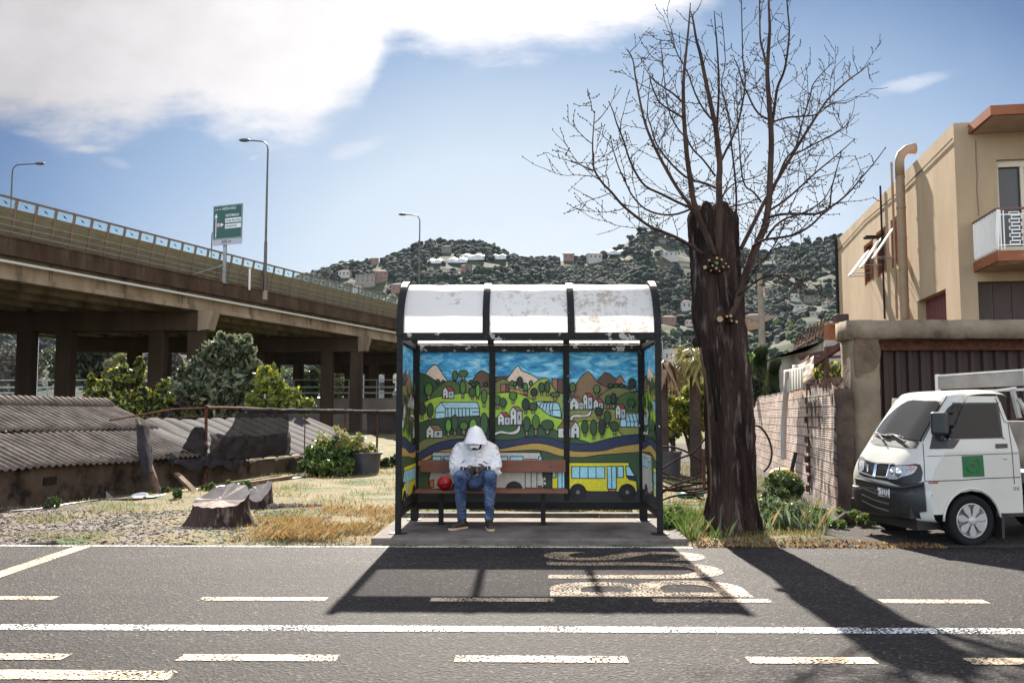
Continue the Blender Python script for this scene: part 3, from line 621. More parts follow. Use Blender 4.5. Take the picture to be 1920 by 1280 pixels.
def mural_scene():
    D('skyp', [(0, 40), (1700, 40), (1700, 1200), (0, 1200)], False)
    ridge('pale', [(50,262),(95,200),(140,172),(168,200),(200,250),(240,305)], 420); ridge('dbrown', [(410,310),(450,245),(490,216),(545,246),(580,262),(640,262),(710,262)], 420)
    ridge('pale', [(680,285),(730,215),(765,182),(790,215),(835,235),(890,262),(930,290)], 420); D('rust', [(1022,280),(1062,280),(1062,385),(1022,385)]); D('dbrown', [(1062,280),(1120,280),(1120,385),(1062,385)])
    ridge('dbrown', [(1350,300),(1390,262),(1425,232),(1480,262),(1520,298),(1600,345),(1700,380)], 440); ridge('rust', [(1503,292),(1535,255),(1568,305)], 310)
    ridge('brown', [(1130,420),(1190,340),(1240,265),(1295,228),(1335,270),(1370,310),(1450,352)], 520)
    ridge('dg', [(20,232),(80,252),(150,300),(190,340),(230,380)], 560); ridge('ol', [(290,330),(350,286),(400,320),(450,343),(580,336)], 520)
    for x, y in ((158,300),(200,306),(178,322),(410,305),(455,315),(520,322),(430,322)): D('d', ell(x, y, 15, 17))
    ridge('g3', [(95,400),(180,325),(262,292),(330,330),(380,395),(400,440)], 560)
    ridge('ol', [(560,335),(610,296),(655,280),(700,305),(745,350),(790,390)], 560); ridge('yg', [(800,440),(840,365),(890,312),(960,272),(1005,298),(1040,360),(1100,392)], 640)
    D('rust', [(634,320),(672,318),(672,378),(634,378)]); D('dbrown', [(672,318),(696,318),(696,378),(672,378)]); D('sand', [(700,350),(840,376),(838,404),(700,378)])
    for x, y in ((742,320),(800,330),(862,312),(720,312)): D('g2', ell(x, y, 13, 20))
    ridge('lime', [(20,478),(110,428),(200,408),(300,392),(400,385),(580,396)], 760); ridge('lime', [(580,398),(640,384),(740,384),(830,412),(920,470),(1000,530),(1110,590)], 800)
    ridge('ol', [(1340,440),(1400,392),(1460,355),(1530,342),(1620,366),(1700,372)], 560); ridge('g3', [(1480,450),(1540,405),(1600,382),(1700,376)], 620)
    for x, y in ((1460,330),(1500,334),(1545,334)): D('d', ell(x, y, 20, 14))
    ridge('yol', [(1110,420),(1160,415),(1230,470),(1330,508),(1450,505),(1560,525),(1700,530)], 800); D('glass', [(1628,350),(1652,350),(1652,375),(1632,375)])
    ridge('lime', [(1180,640),(1230,598),(1300,596),(1400,620),(1480,645),(1550,705),(1580,760)], 800); ridge('dg', [(20,612),(110,580),(220,562),(350,558),(460,562),(580,580)], 800)
    ridge('dg2', [(560,572),(620,574),(720,600),(860,625),(980,630),(1060,672),(1160,712),(1300,758)], 820); ridge('ol', [(10,760),(110,712),(220,700),(330,702),(440,730)], 900)
    # greenhouses
    D('ice2', [(140,580),(142,505),(185,455),(218,502),(216,572)]); D('ice', [(185,455),(455,455),(475,500),(218,502)]); D('ice', [(218,502),(475,500),(475,556),(216,570)])
    for i in range(7): x = 236+i*27; D(None, [(x, 502), (x+2, 566)], closed=False, lw=7)
    D(None, [(420,528),(475,528)], closed=False); D(None, [(142,532),(218,530)], closed=False)
    D('ice', smoothpoly([(905,455),(1040,455),(1075,480),(1088,570),(1010,555),(950,515)], True, 4)); D('ice2', [(1010,515),(1086,515),(1088,570),(1010,556)])
    for i in range(5): D(None, smoothpoly([(925+i*24,500+i*12),(940+i*22,462),(975+i*20,455)], False, 4), closed=False, lw=6)
    D('ice2', [(1530,640),(1530,600),(1552,540),(1578,600),(1578,640)]); D('ice', [(1552,540),(1700,540),(1700,600),(1578,600)]); D('ice2', [(1578,600),(1700,600),(1700,640),(1578,640)])
    for i in range(4): D(None, [(1590+i*28,542),(1606+i*28,600),(1606+i*28,640)], closed=False, lw=6)
    # houses
    phouse(197, 425, 41, 44, 55, 33, 'red'); phouse(75, 722, 57, 66, 58, 38, 'roof'); phouse(705, 624, 50, 40, 105, 30, 'roof'); phouse(612, 627, 50, 44, 62, 34, 'red'); 
    phouse(1330, 508, 38, 36, 50, 30, 'red'); phouse(1252, 508, 36, 36, 92, 28, 'red'); phouse(1152, 510, 70, 32, 56, 38, 'roof'); phouse(1495, 578, 40, 36, 75, 34, 'red'); phouse(1226, 722, 66, 96, 76, 48, 'roof', True)
    D('path', smoothpoly([(585,705),(590,682),(640,668),(700,678),(750,662),(768,630),(780,632),(778,670),(740,696),(680,694),(630,690)], True, 4), lw=5)
    D('path', smoothpoly([(1150,585),(1165,555),(1210,545),(1270,548),(1305,518),(1318,520),(1300,558),(1240,568),(1185,570),(1172,590)], True, 4), lw=5)
    for t in ((92,358,30,48,432,'g2'),(290,255,20,38,295,'g3'),(352,240,35,24,285,'g3'),(350,345,22,48,425,'g2'),(420,380,26,36,435,'d'),(462,370,16,50,435,'g1'),(510,410,20,52,492,'g2'),(105,515,23,52,590,'d'),(45,505,28,45,580,'dd'),(242,630,22,48,712,'g1'),(290,610,24,60,705,'d'),(358,632,30,30,697,'g2'),(428,630,28,50,700,'g1'),(510,620,28,85,702,'dg2'),
              (778,300,22,35,352,'dd'),(820,340,18,30,400,'g2'),(885,380,24,30,430,'dd'),(942,345,22,36,402,'d'),(985,340,20,42,408,'d'),(1043,398,34,20,442,'g3'),(728,408,28,32,465,'g2'),(610,440,26,36,505,'g3'),(652,458,26,34,508,'d'),(823,472,28,46,540,'dd'),(878,488,30,30,538,'d'),(830,618,26,56,705,'d'),(898,605,26,54,700,'g2'),(985,625,46,38,692,'d'),
              (1175,345,24,35,400,'g3'),(1355,358,24,32,405,'g2'),(1440,440,20,36,500,'d'),(1480,430,20,42,498,'dd'),(1612,460,30,32,505,'d'),(1620,315,28,38,380,'dd'),(1370,525,28,32,575,'dd'),(1433,568,24,50,640,'d'),(1485,635,30,36,697,'d'),(1265,640,25,50,708,'d'),(1330,645,24,60,730,'d'),(1392,640,24,60,720,'dd')): ptree(*t)
    # river, sand, bank
    rt = smoothpoly([(0,852),(60,810),(140,768),(250,738),(380,726),(480,735),(585,740),(720,737),(850,714),(980,716),(1100,750),(1200,765),(1300,762),(1420,732),(1540,706),(1700,692)], False); rb = smoothpoly([(0,905),(100,850),(200,812),(380,792),(585,800),(650,800),(780,775),(900,760),(1000,775),(1137,812),(1250,822),(1400,815),(1520,785),(1700,758)], False)
    sb = smoothpoly([(0,960),(100,880),(300,836),(585,826),(800,815),(900,812),(980,825),(1060,852),(1137,862),(1250,866),(1350,850),(1500,838),(1700,825)], False)
    DL.append(('navy', rt+rb[::-1], False, 0, True)); DL.append((None, rt, True, 6.5, False)); DL.append(('sand', rb+sb[::-1], False, 0, True)); DL.append((None, rb, True, 6.5, False))
    DL.append(('dgrass', sb+[(1700, 1110), (0, 1110)], False, 0, True)); DL.append((None, sb, True, 6.5, False)); D('road', [(0, 1098), (1700, 1098), (1700, 1210), (0, 1210)], False)
    # white bus
    D('bus', smoothpoly([(112,1094),(112,960),(118,870),(128,832),(150,828),(500,828),(900,830),(928,834),(940,880),(948,1000),(935,1094),(600,1094),(300,1094)], True, 4))
    for x0, x1 in ((125,188),(205,285),(300,380),(395,470),(612,688),(705,802),(918,942)): D('glass', [(x0,860),(x1,860),(x1,925),(x0,925)])
    D('bus', [(818,880),(905,880),(905,1092),(818,1092)]); D(None, [(862,880),(862,1092)], closed=False)
    D('oran', [(105,1040),(135,1030),(138,1085),(105,1085)]); D('red', [(915,1075),(938,1075),(938,1096),(915,1096)])
    for x in (735, 330): D('tyre', ell(x, 1105, 62, 60)); D('hub', ell(x, 1108, 20, 20)); 
    D('dd', ell(985, 1000, 30, 60)); D('dd', ell(990, 1060, 36, 40)); D('wh', [(955,1015),(970,1018),(968,1035),(955,1033)], False); D('wh', [(955,1048),(972,1050),(970,1068),(955,1066)], False)
    # yellow buses
    D('yel', [(1018,905),(1588,903),(1596,940),(1620,1000),(1645,1045),(1650,1118),(1290,1116),(1272,1112),(1018,1094)])
    D('glass', [(1020,935),(1046,935),(1046,1015),(1020,1015)]); D('glass', [(1060,935),(1145,935),(1145,1095),(1060,1095)]); D(None, [(1092,935),(1092,1095)], closed=False)
    for x0, x1 in ((1164,1224),(1224,1286),(1286,1345),(1345,1410)): D('glass', [(x0,934),(x1,934),(x1,1020),(x0,1020)])
    D('glass', [(1427,932),(1494,932),(1496,1098),(1430,1098)]); D(None, [(1460,932),(1462,1098)], closed=False); D('oran', [(1436,1100),(1492,1100),(1492,1115),(1436,1115)])
    D('glass', [(1503,930),(1548,930),(1548,1014),(1503,1014)]); D('glass', [(1565,930),(1592,930),(1634,1004),(1570,1000)]); D('navy', [(1570,1004),(1636,1008),(1644,1040),(1590,1028)])
    for x in (1210, 1575): D('tyre', ell(x, 1122, 60, 60, 26)); D('tyre', ell(x, 1122, 50, 50, 26)); D('hub', ell(x, 1122, 19, 19))
mural_scene()
def clip(poly, x0, x1, y0, y1):
    for ax, lim, sg in ((0, x0, 1), (0, x1, -1), (1, y0, 1), (1, y1, -1)):
        out = []; n = len(poly)
        for i in range(n):
            a, b = poly[i], poly[(i+1) % n]; ia = (a[ax]-lim)*sg >= 0; ib = (b[ax]-lim)*sg >= 0
            if ia: out.append(a)
            if ia != ib:
                t = (lim-a[ax])/(b[ax]-a[ax]); out.append((a[0]+(b[0]-a[0])*t, a[1]+(b[1]-a[1])*t))
        poly = out
        if len(poly) < 3: return []
    return poly
def stroke(pts, w, closed):
    n = len(pts); qs = []
    for i in range(n if closed else n-1):
        a, b = pts[i], pts[(i+1) % n]; dx, dy = b[0]-a[0], b[1]-a[1]; l = math.hypot(dx, dy)
        if l < .5: continue
        ex, ey = dx/l*w*.35, dy/l*w*.35; nx_, ny_ = -dy/l*w/2, dx/l*w/2
        qs.append([(a[0]-ex+nx_, a[1]-ey+ny_), (b[0]+ex+nx_, b[1]+ey+ny_), (b[0]+ex-nx_, b[1]+ey-ny_), (a[0]-ex-nx_, a[1]-ey-ny_)])
    return qs
def mural_panel(name, x0, x1, y0, y1, fn, label=None, lws=1.0):
    """fn(zx, zy, depth) gives the world point; depth in metres towards the viewer"""
    b = MB(); d = 0
    b.prism([fn(x0, y0, 0), fn(x1, y0, 0), fn(x1, y1, 0), fn(x0, y1, 0)], fn(x0, y0, -.006)-fn(x0, y0, 0), PNAMES.index('road'))
    for c, pts, line, lw, closed in DL:
        d += .00013
        if c is not None:
            q = clip(pts, x0, x1, y0, y1)
            if q:
                q3 = [fn(p[0], p[1], d) for p in q]; tr = tessellate_polygon([[Vector((p[0], p[1], 0)) for p in q]])
                b.add(q3, tr, PNAMES.index(c))
        if line:
            d += .00006
            for s in stroke(pts, lw*lws, closed):
                q = clip(s, x0, x1, y0, y1)
                if q: b.add([fn(p[0], p[1], d) for p in q], [tuple(range(len(q)))], PNAMES.index('line'))
    o = b.build(name, PM, sh)
    if label: o['label'] = label
    return o
YM_ = YB-.02
Zm = lambda zy: HC+(780-(640+zy/4))*YM_/1706; Xm = lambda zx: ((780+zx/4)-991)*YM_/1706
back = lambda zx, zy, d: Vector((Xm(zx), YM_+.03-d, Zm(zy)))
mural_panel('painted_panel', 8, 572, 66, 1196, back, 'left back panel painted with a greenhouse, a white house and the front of a white bus')
mural_panel('painted_panel', 574, 1118, 66, 1196, back, 'middle back panel painted with a pale peak, trees and a round greenhouse')
mural_panel('painted_panel', 1120, 1672, 66, 1196, back, 'right back panel painted with brown mountains and a yellow bus')
YA, YZ = YF+.05, YB-.05
mural_panel('painted_panel', 1132, 1656, 66, 1180, lambda zx, zy, d: Vector((-SX-.012+d, YA+(1656-zx)/524*(YZ-YA), Zm(zy))), 'left side panel with pale peaks above and a yellow bus at the bottom', .8)
mural_panel('painted_panel', 590, 1090, 66, 1180, lambda zx, zy, d: Vector((SX+.012-d, YZ-(zx-590)/500*(YZ-YA), Zm(zy))), 'right side panel with peaks above and a white bus at the bottom', .8)
# ------------------------------------------------------------------ bench
M_slat = mat('brown_bench_paint', (.20, .065, .03), (.14, .042, .022), 9, rough=.5, bump=.002, bscale=50, col3=(.05, .02, .012), scale3=14, lo3=.66, hi3=.7, stretch=(.4, 1, 1))
bx0, bx1 = X_at(783, 10.55), X_at(1063, 10.7)
bn = empty('bench', ((bx0+bx1)/2, 10.68, ZS), 'long bench of brown painted boards inside the bus shelter', 'bench')
MB().box(((bx0+bx1)/2-.01, 10.56, .455), (bx1-bx0+.02, .15, .035)).build('seat', M_slat, bn, bevel=.006)
MB().box(((bx0+bx1)/2-.01, 10.73, .455), (bx1-bx0+.02, .15, .035)).build('seat', M_slat, bn, bevel=.006)
MB().box(((bx0+bx1)/2-.01, 10.93, .725), (bx1-bx0, .03, .145)).build('backrest', M_slat, bn, bevel=.006)
for px in (828, 1018):
    x = X_at(px, 10.6); b = MB(); b.box((x, 10.62, .255), (.055, .055, .37)); b.box((x, 10.66, .43), (.05, .36, .014)); b.build('leg', M_black, bn, bevel=.004)
    b = MB(); b.bar((x, 10.96, .64), (x, 10.96, .81), .04, .02); b.build('bracket', M_black, bn)
# ------------------------------------------------------------------ person
PX = X_at(891, 10.5)
pe = None
M_skin = mat('skin', (.42, .24, .17), (.36, .2, .14), 12, rough=.55); M_jack = mat('white_nylon', (.80, .78, .80), (.72, .70, .73), 5, rough=.55, bump=.006, bscale=9)
def denim():
    m = mat('blue_denim', (.028, .045, .095), (.12, .16, .25), 6, rough=.85, bump=.002, bscale=150, lo=.38, hi=.66); return m
M_jean = denim(); M_shoe = mat('brown_leather_shoe', (.025, .015, .012), (.045, .03, .024), 20, rough=.55); M_sole = mat('tan_sole', (.5, .36, .24), rough=.7); M_glove = mat('dark_glove', (.02, .013, .012), (.045, .03, .027), 30, rough=.7, bump=.002, bscale=80)
J = lambda px, py, Y: at(px, py, Y)
hipc = Vector((PX, 10.68, .575)); kneeL = J(862, 893.5, 10.13); kneeR = J(919.5, 892.5, 10.12); ankL = J(866, 971, 10.24); ankR = J(917, 970, 10.22)
shL = J(862, 841, 10.74); shR = J(921, 841, 10.74); elL = J(853, 881, 10.62); elR = J(930, 881, 10.62); wrL = J(869, 881, 10.43); wrR = J(914, 881, 10.43)
def trunk_rings(b, k=1.0, extra=0):
    b.tube([(PX, 10.70, .50), (PX, 10.68, .57), (PX, 10.67, .67), (PX, 10.70, .78), (PX, 10.74, .88), (PX, 10.75, .95), (PX, 10.73, 1.0), (PX, 10.70, 1.035)], [(.15*k, .11*k), (.175*k, .135*k), (.17*k, .145*k), (.175*k, .13*k), (.19*k, .12*k), (.19*k, .105*k), (.15*k, .085*k), (.07*k, .06*k)], 20, up=(0, 1, 0))
# body: one continuous figure
b = MB(); trunk_rings(b, .86); hd = Vector((PX, 10.56, 1.085))
b.tube([(PX, 10.73, .98), (PX, 10.66, 1.05), hd], [.055, .052, .05], 12); b.ball(hd+Vector((0, 0, .01)), (.076, .088, .085), 20, 16)
b.ball(hd+Vector((0, -.05, -.055)), (.05, .05, .05), 14, 10); b.ball(hd+Vector((0, -.088, -.045)), (.014, .022, .014), 10, 8)      # jaw, nose
for s in (-1, 1): b.ball(hd+Vector((s*.075, .01, -.02)), (.012, .025, .03), 10, 8); b.ball(hd+Vector((s*.028, -.075, -.018)), (.013, .01, .009), 10, 8); b.ball(hd+Vector((0, -.088, -.082)), (.022, .01, .007), 10, 6)
for s, e_, w_ in ((shL, elL, wrL), (shR, elR, wrR)): b.tube([s, e_, w_], [.045, .038, .026], 12); b.ball(e_, .038, 12, 8); b.ball(w_, .028, 10, 8)
for sg, k_, a_ in ((-1, kneeL, ankL), (1, kneeR, ankR)):
    h_ = hipc+Vector((sg*.085, -.02, -.01)); b.tube([h_, k_], [.075, .055], 14); b.ball(k_, .055, 14, 10); b.tube([k_, k_.lerp(a_, .35), a_, a_+Vector((0, 0, -.09))], [.052, .052, .034, .03], 14)
def hand(b, w, d, side, sc=1.0, thick=.0105):
    """palm, four curled fingers of unequal length and a thumb; d = direction of the fingers, side = towards the thumb"""
    d = Vector(d).normalized(); s = Vector(side).normalized(); n = d.cross(s).normalized(); s = n.cross(d).normalized()
    b.tube([w, w+d*.03, w+d*.085*sc], [(.026, .02), (.038, .018), (.04, .015)], 14, up=n)
    for i, (o, l) in enumerate(((.03, .072), (.010, .08), (-.011, .075), (-.031, .06))):
        p0 = w+d*.07*sc+s*o; l *= sc; p1 = p0+d*l*.5+n*.004; p2 = p1+d*l*.32-n*l*.28; p3 = p2+d*l*.05-n*l*.32
        b.tube([p0, p1, p2, p3], [thick, thick, thick*.9, thick*.75], 8)
    t0 = w+d*.025+s*.025; t1 = t0+s*.03+d*.03-n*.01; t2 = t1+d*.035+s*.004-n*.012; b.tube([t0, t1, t2], [.014, .0125, .01], 8)
hdL = (1, -.16, -.10); hdR = (-1, -.22, -.04)
hand(b, wrL+Vector((.01, 0, 0)), hdL, (0, .25, 1), .88, .0075); hand(b, wrR+Vector((-.01, -.035, .01)), hdR, (0, .25, 1), .88, .0075)
pe = b.build('person', M_skin, None, origin=(PX, 10.5, ZS), smooth=True)
r = pe.modifiers.new('r', 'REMESH'); r.mode = 'VOXEL'; r.voxel_size = .005; s_ = pe.modifiers.new('s', 'SMOOTH'); s_.iterations = 3
tag(pe, 'person asleep on the bench in white hooded jacket and jeans, head bowed', 'person')
# jacket
b = MB(); trunk_rings(b, 1.13)
b.tube([(PX, 10.62, .61), (PX, 10.58, .66), (PX, 10.60, .74), (PX, 10.66, .84)], [(.15, .09), (.17, .11), (.165, .11), (.15, .08)], 18, up=(0, 1, 0))
for s, e_, w_ in ((shL, elL, wrL), (shR, elR, wrR)):
    sg = -1 if s.x < PX else 1
    b.ball(s+Vector((-sg*.02, 0, 0)), (.085, .08, .075), 16, 12); m1 = s.lerp(e_, .55)+Vector((sg*.016, -.01, 0)); b.tube([s, m1, e_, e_.lerp(w_, .5), w_], [.076, .073, .068, .062, .046], 16); b.ball(e_+Vector((0, 0, -.015)), (.068, .068, .06), 14, 10); b.ball(m1, .072, 14, 10)
b.tube([(PX, 10.76, .97), (PX, 10.68, 1.03), (PX, 10.62, 1.06)], [.12, .115, .105], 18)
remeshed(b, 'jacket', M_jack, pe, .0085, 6, .018, .085)
for a_, c_ in ((J(866, 868, 10.50), J(872, 862, 10.50)), (J(906, 864, 10.50), J(916, 870, 10.50))): MB().tube([a_, a_.lerp(c_, .5)+Vector((0, -.012, 0)), c_], [.004, .006, .003], 6).build('pocket_shade', M_black, pe)  # black strokes painted as the shade in the pocket creases
MB().tube([J(891, 842, 10.50), J(891, 852, 10.485), J(891, 866, 10.47)], .0035, 6).build('zip', mat('zip_grey', (.45, .44, .46), rough=.5), pe)
# hood: an open shell falling over the brow
def hood():
    V = []; F = []; n = 40; m_ = 12
    for i in range(m_+1):
        t = i/m_
        z = 1.198 - t*.165; k = (0, .34, .47, .55, .62, .68, .74, .80, .86, .93, 1.0, 1.08, 1.17)[i]
        for j in range(n):
            a = 2*PI*j/n; fx, fy = math.sin(a), -math.cos(a)
            rx = .018+.108*k; ry = .03+.098*k
            x = PX+.0+fx*rx*(1+.05*math.sin(3*a+t*4)+.10*noise.noise(Vector((fx*3, fy*3, t*4+9)))); y = 10.545+fy*ry - (.04*t if fy < 0 else 0)
            zz = z + (0 if fy > 0 else (.030*fy*-1)*(t**2)*(-1) + .02*abs(fx)*0) - .05*max(0, fy)*t - .028*abs(fx)**2*t*t + .012*noise.noise(Vector((fx*2.5, fy*2.5, t*3)))
            V.append((x, y, zz))
    for i in range(m_):
        for j in range(n): a = i*n+j; c = i*n+(j+1) % n; F.append((a, c, c+n, a+n))
    V.append((PX, 10.545, 1.21)); F += [(len(V)-1, (j+1) % n, j) for j in range(n)]
    o = MB().add(V, F).build('hood', M_jack, pe, smooth=True); s = o.modifiers.new('s', 'SOLIDIFY'); s.thickness = .006; s.offset = -1; sb = o.modifiers.new('b', 'SUBSURF'); sb.levels = 1; sb.render_levels = 1
hood()
b = MB(); b.ball((PX, 10.55, 1.10), (.083, .095, .08), 20, 12); V_ = []
for i in range(9):
    t = i/8; w_ = .062*(1-(t*.75)**3)
    for j in range(9): s = j/4-1; V_.append((PX+w_*s, 10.445-.075*t, 1.028-.066*t-.014*s*s))
F_ = [(i*9+j, i*9+j+1, i*9+j+10, i*9+j+9) for i in range(8) for j in range(8)]
b.build('cap', mat('cap_cloth', (.62, .55, .54), rough=.8), pe, smooth=True)
o = MB().add(V_, F_).build('cap_peak', MATS['cap_cloth'], pe, smooth=True); s_ = o.modifiers.new('s', 'SOLIDIFY'); s_.thickness = .006
b = MB(); b.tube([(PX, 10.66, 1.0), (PX, 10.60, 1.0), (PX, 10.565, .985)], [.08, .078, .05], 16); remeshed(b, 'neck_roll', mat('neck_black', (.008, .007, .007), rough=.9), pe, .008, 4, .006, .03)  # black roll round the neck below the face
# jeans
b = MB()
for sg, k_, a_ in ((-1, kneeL, ankL), (1, kneeR, ankR)):
    h_ = hipc+Vector((sg*.085, 0, 0)); b.tube([h_, h_.lerp(k_, .5)+Vector((0, 0, .0)), k_], [.098, .088, .072], 18); b.ball(k_+Vector((0, .0, -.002)), (.071, .072, .071), 16, 12)
    b.tube([k_, k_.lerp(a_, .3), k_.lerp(a_, .7), a_+Vector((0, 0, .02)), a_+Vector((0, -.005, -.02))], [.069, .066, .054, .05, .053], 18)
b.tube([(PX, 10.72, .535), (PX, 10.60, .55)], [(.17, .095), (.16, .085)], 18, up=(0, 0, 1)); b.ball((PX, 10.46, .545), (.12, .17, .075), 16, 10)
remeshed(b, 'jeans', M_jean, pe, .008, 6, .012, .06)
# shoes
for a_, d_ in ((ankL, Vector((-.62, -.78, 0))), (ankR, Vector((.18, -.98, 0)))):
    d_.normalize(); g = Vector((a_.x, a_.y, ZS)); sd = Vector((0, 0, 1)).cross(d_)
    b = MB(); b.tube([g-d_*.075+Vector((0, 0, .045)), g-d_*.03+Vector((0, 0, .055)), g+d_*.05+Vector((0, 0, .052)), g+d_*.13+Vector((0, 0, .04)), g+d_*.185+Vector((0, 0, .034))], [(.03, .035), (.038, .045), (.042, .04), (.046, .03), (.03, .02)], 16, up=(0, 0, 1))
    b.tube([g+Vector((0, 0, .04)), g+Vector((0, 0, .115))], [.045, .047], 14); remeshed(b, 'shoe', M_shoe, pe, .006, 4)
    b = MB(); pr = [(-.085, .022), (-.06, .036), (0, .035), (.08, .044), (.14, .048), (.19, .034), (.208, .012)]
    b.prism([g+d_*u+sd*w for u, w in pr]+[g+d_*u-sd*w for u, w in pr[::-1]], (0, 0, .022)); b.build('sole', M_sole, pe, bevel=.004)
# gloves
for w_, d_, off in ((wrL+Vector((.01, 0, 0)), hdL, 0), (wrR+Vector((-.01, -.035, .01)), hdR, 1)):
    b = MB(); hand(b, w_, d_, (0, .25, 1), 1.0, .0125); dd = Vector(d_).normalized(); b.tube([w_-dd*.045, w_+dd*.02], [.04, .034], 14); remeshed(b, 'glove', M_glove, pe, .0045, 2)
    b = MB(); b.tube([w_-dd*.012, w_-dd*.004], [.043, .043], 14); b.build('glove_cuff', mat('cuff_trim', (.5, .46, .44), rough=.7), pe)
b = MB(); c = Vector((PX, 10.52, .70)); b.ball(c+Vector((0, .0, .0)), (.105, .06, .045), 18, 12); b.box(c+Vector((0, .03, 0)), (.36, .05, .035)); remeshed(b, 'waist_bag', mat('black_nylon', (.012, .011, .011), (.025, .02, .02), 20, rough=.6), pe, .007, 4, .006, .04)
# red stuff sack
c = Vector((X_at(834.5, 10.56), 10.56, .4725+.078)); b = MB(); n = 36; V = []; F = []
for i in range(19):
    ph = PI*i/18
    for j in range(n):
        t = 2*PI*j/n; k = 1+.05*math.sin(9*t+2*math.sin(ph*3))*math.sin(ph)+.04*noise.noise(Vector((math.cos(t)*2, math.sin(t)*2, ph*2)))
        V.append(c+Vector((.088*math.cos(ph) - .0, .078*math.sin(ph)*math.cos(t)*k, .078*math.sin(ph)*math.sin(t)*k)))
F = [(i*n+j, i*n+(j+1) % n, (i+1)*n+(j+1) % n, (i+1)*n+j) for i in range(18) for j in range(n)]
sk = empty('stuff_sack', (c.x, c.y, .4725), 'small round red nylon bag lying on the bench beside the seated person', 'bag')
b.add(V, F).build('sack', mat('red_nylon', (.5, .008, .01), (.33, .004, .006), 10, rough=.38, bump=.006, bscale=22), sk, smooth=True)
b = MB(); b.tube([c+Vector((-.085, 0, .0)), c+Vector((-.09, -.03, -.02)), c+Vector((-.03, -.085, -.03)), c+Vector((.01, -.083, -.0)), c+Vector((-.02, -.082, .03))], .004, 6); b.tube([c+Vector((-.03, -.085, -.03)), c+Vector((-.02, -.10, -.075)), c+Vector((.05, -.11, -.078)), c+Vector((.08, -.1, -.06))], .0035, 6); b.build('drawstring', M_black, sk)
# ------------------------------------------------------------------ motorway viaduct
TH = R(19.35); VD = Vector((math.sin(TH), math.cos(TH), 0)); VN = Vector((-math.cos(TH), math.sin(TH), 0))   # along, and away from the camera
VA = Vector((X_at(490, 65), 65, 0))
def vp(t, n=0, z=0): return VA+VD*t+VN*n+Vector((0, 0, z))
def t_at(px):
    k = X_at(px, 1.0); return (VA.x-k*VA.y)/(k*VD.y-VD.x)
via = empty('viaduct', vp(0), 'long concrete motorway viaduct on rows of square columns at the left', 'viaduct')
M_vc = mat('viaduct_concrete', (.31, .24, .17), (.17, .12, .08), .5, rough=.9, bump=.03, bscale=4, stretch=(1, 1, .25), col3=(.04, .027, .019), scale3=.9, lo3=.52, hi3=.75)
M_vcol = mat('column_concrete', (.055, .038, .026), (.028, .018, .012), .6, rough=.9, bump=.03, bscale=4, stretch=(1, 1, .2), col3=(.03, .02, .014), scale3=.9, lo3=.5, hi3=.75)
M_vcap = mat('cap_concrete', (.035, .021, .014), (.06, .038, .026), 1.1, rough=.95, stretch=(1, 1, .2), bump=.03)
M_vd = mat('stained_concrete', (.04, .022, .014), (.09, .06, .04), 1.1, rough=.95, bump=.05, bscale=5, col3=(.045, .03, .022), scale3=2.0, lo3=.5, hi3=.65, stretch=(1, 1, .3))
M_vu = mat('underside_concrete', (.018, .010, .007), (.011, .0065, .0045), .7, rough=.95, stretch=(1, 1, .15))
T0, T1 = -60.0, 95.0; mid = (T0+T1)/2; LEN = T1-T0; ZD = 10.05
RZ = -TH    # boxes: local y runs along the viaduct
def vbox(b, n0, n1, z0, z1, t0=T0, t1=T1, mi=0): return b.box(vp((t0+t1)/2, (n0+n1)/2, (z0+z1)/2), (abs(n1-n0), t1-t0, z1-z0), RZ, mi)
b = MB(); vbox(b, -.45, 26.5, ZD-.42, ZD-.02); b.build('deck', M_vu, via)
b = MB(); vbox(b, -.62, -.32, ZD-.75, ZD+.12); vbox(b, -.68, -.1, ZD+.12, ZD+.2); b.build('edge_beam', M_vd, via)
b = MB()
for n in (0.05, 2.9, 5.8, 8.7, 11.4, 15, 17.9, 20.8, 23.6, 26): vbox(b, n, n+.45, 8.25, ZD-.42); vbox(b, n-.12, n+.57, 8.17, 8.45)
b.build('girder', M_vc, via)
t = T0
while t < T1: vbox(MB(), -.01, .06, 8.45, ZD-.42, t, t+.18).build('girder_rib', M_vc, via); t += 10.3
b = MB(); b.tube([vp(T0, -.35, 9.02), vp(T1, -.35, 9.02)], .075, 10); b.build('drain_pipe', mat('pale_pipe', (.6, .6, .6), rough=.4), via)
COLN = []
for t in (-47.9, -27.3, -6.7, 13.9, 34.5, 55.1, 75.7):
    c = vp(t)
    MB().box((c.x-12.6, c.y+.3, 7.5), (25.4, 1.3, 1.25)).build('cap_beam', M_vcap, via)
    b = MB(); x = c.x; b.prism([(x-.1, c.y-.40, 8.14), (x+.85, c.y-.40, 8.14), (x+.8, c.y-.4, 7.85), (x+.55, c.y-.4, 6.95), (x-.1, c.y-.4, 6.85)], (0, 1.4, 0)); b.build('corbel', M_vc, via)
    for k, dx in enumerate((-.35, -2.9, -9.0, -11.6, -17.2, -19.8)):
        b = MB(); b.box((c.x+dx, c.y+.3, 3.4), (1.0, .9, 7.2)); b  .build('column', M_vcol, via, bevel=.05)
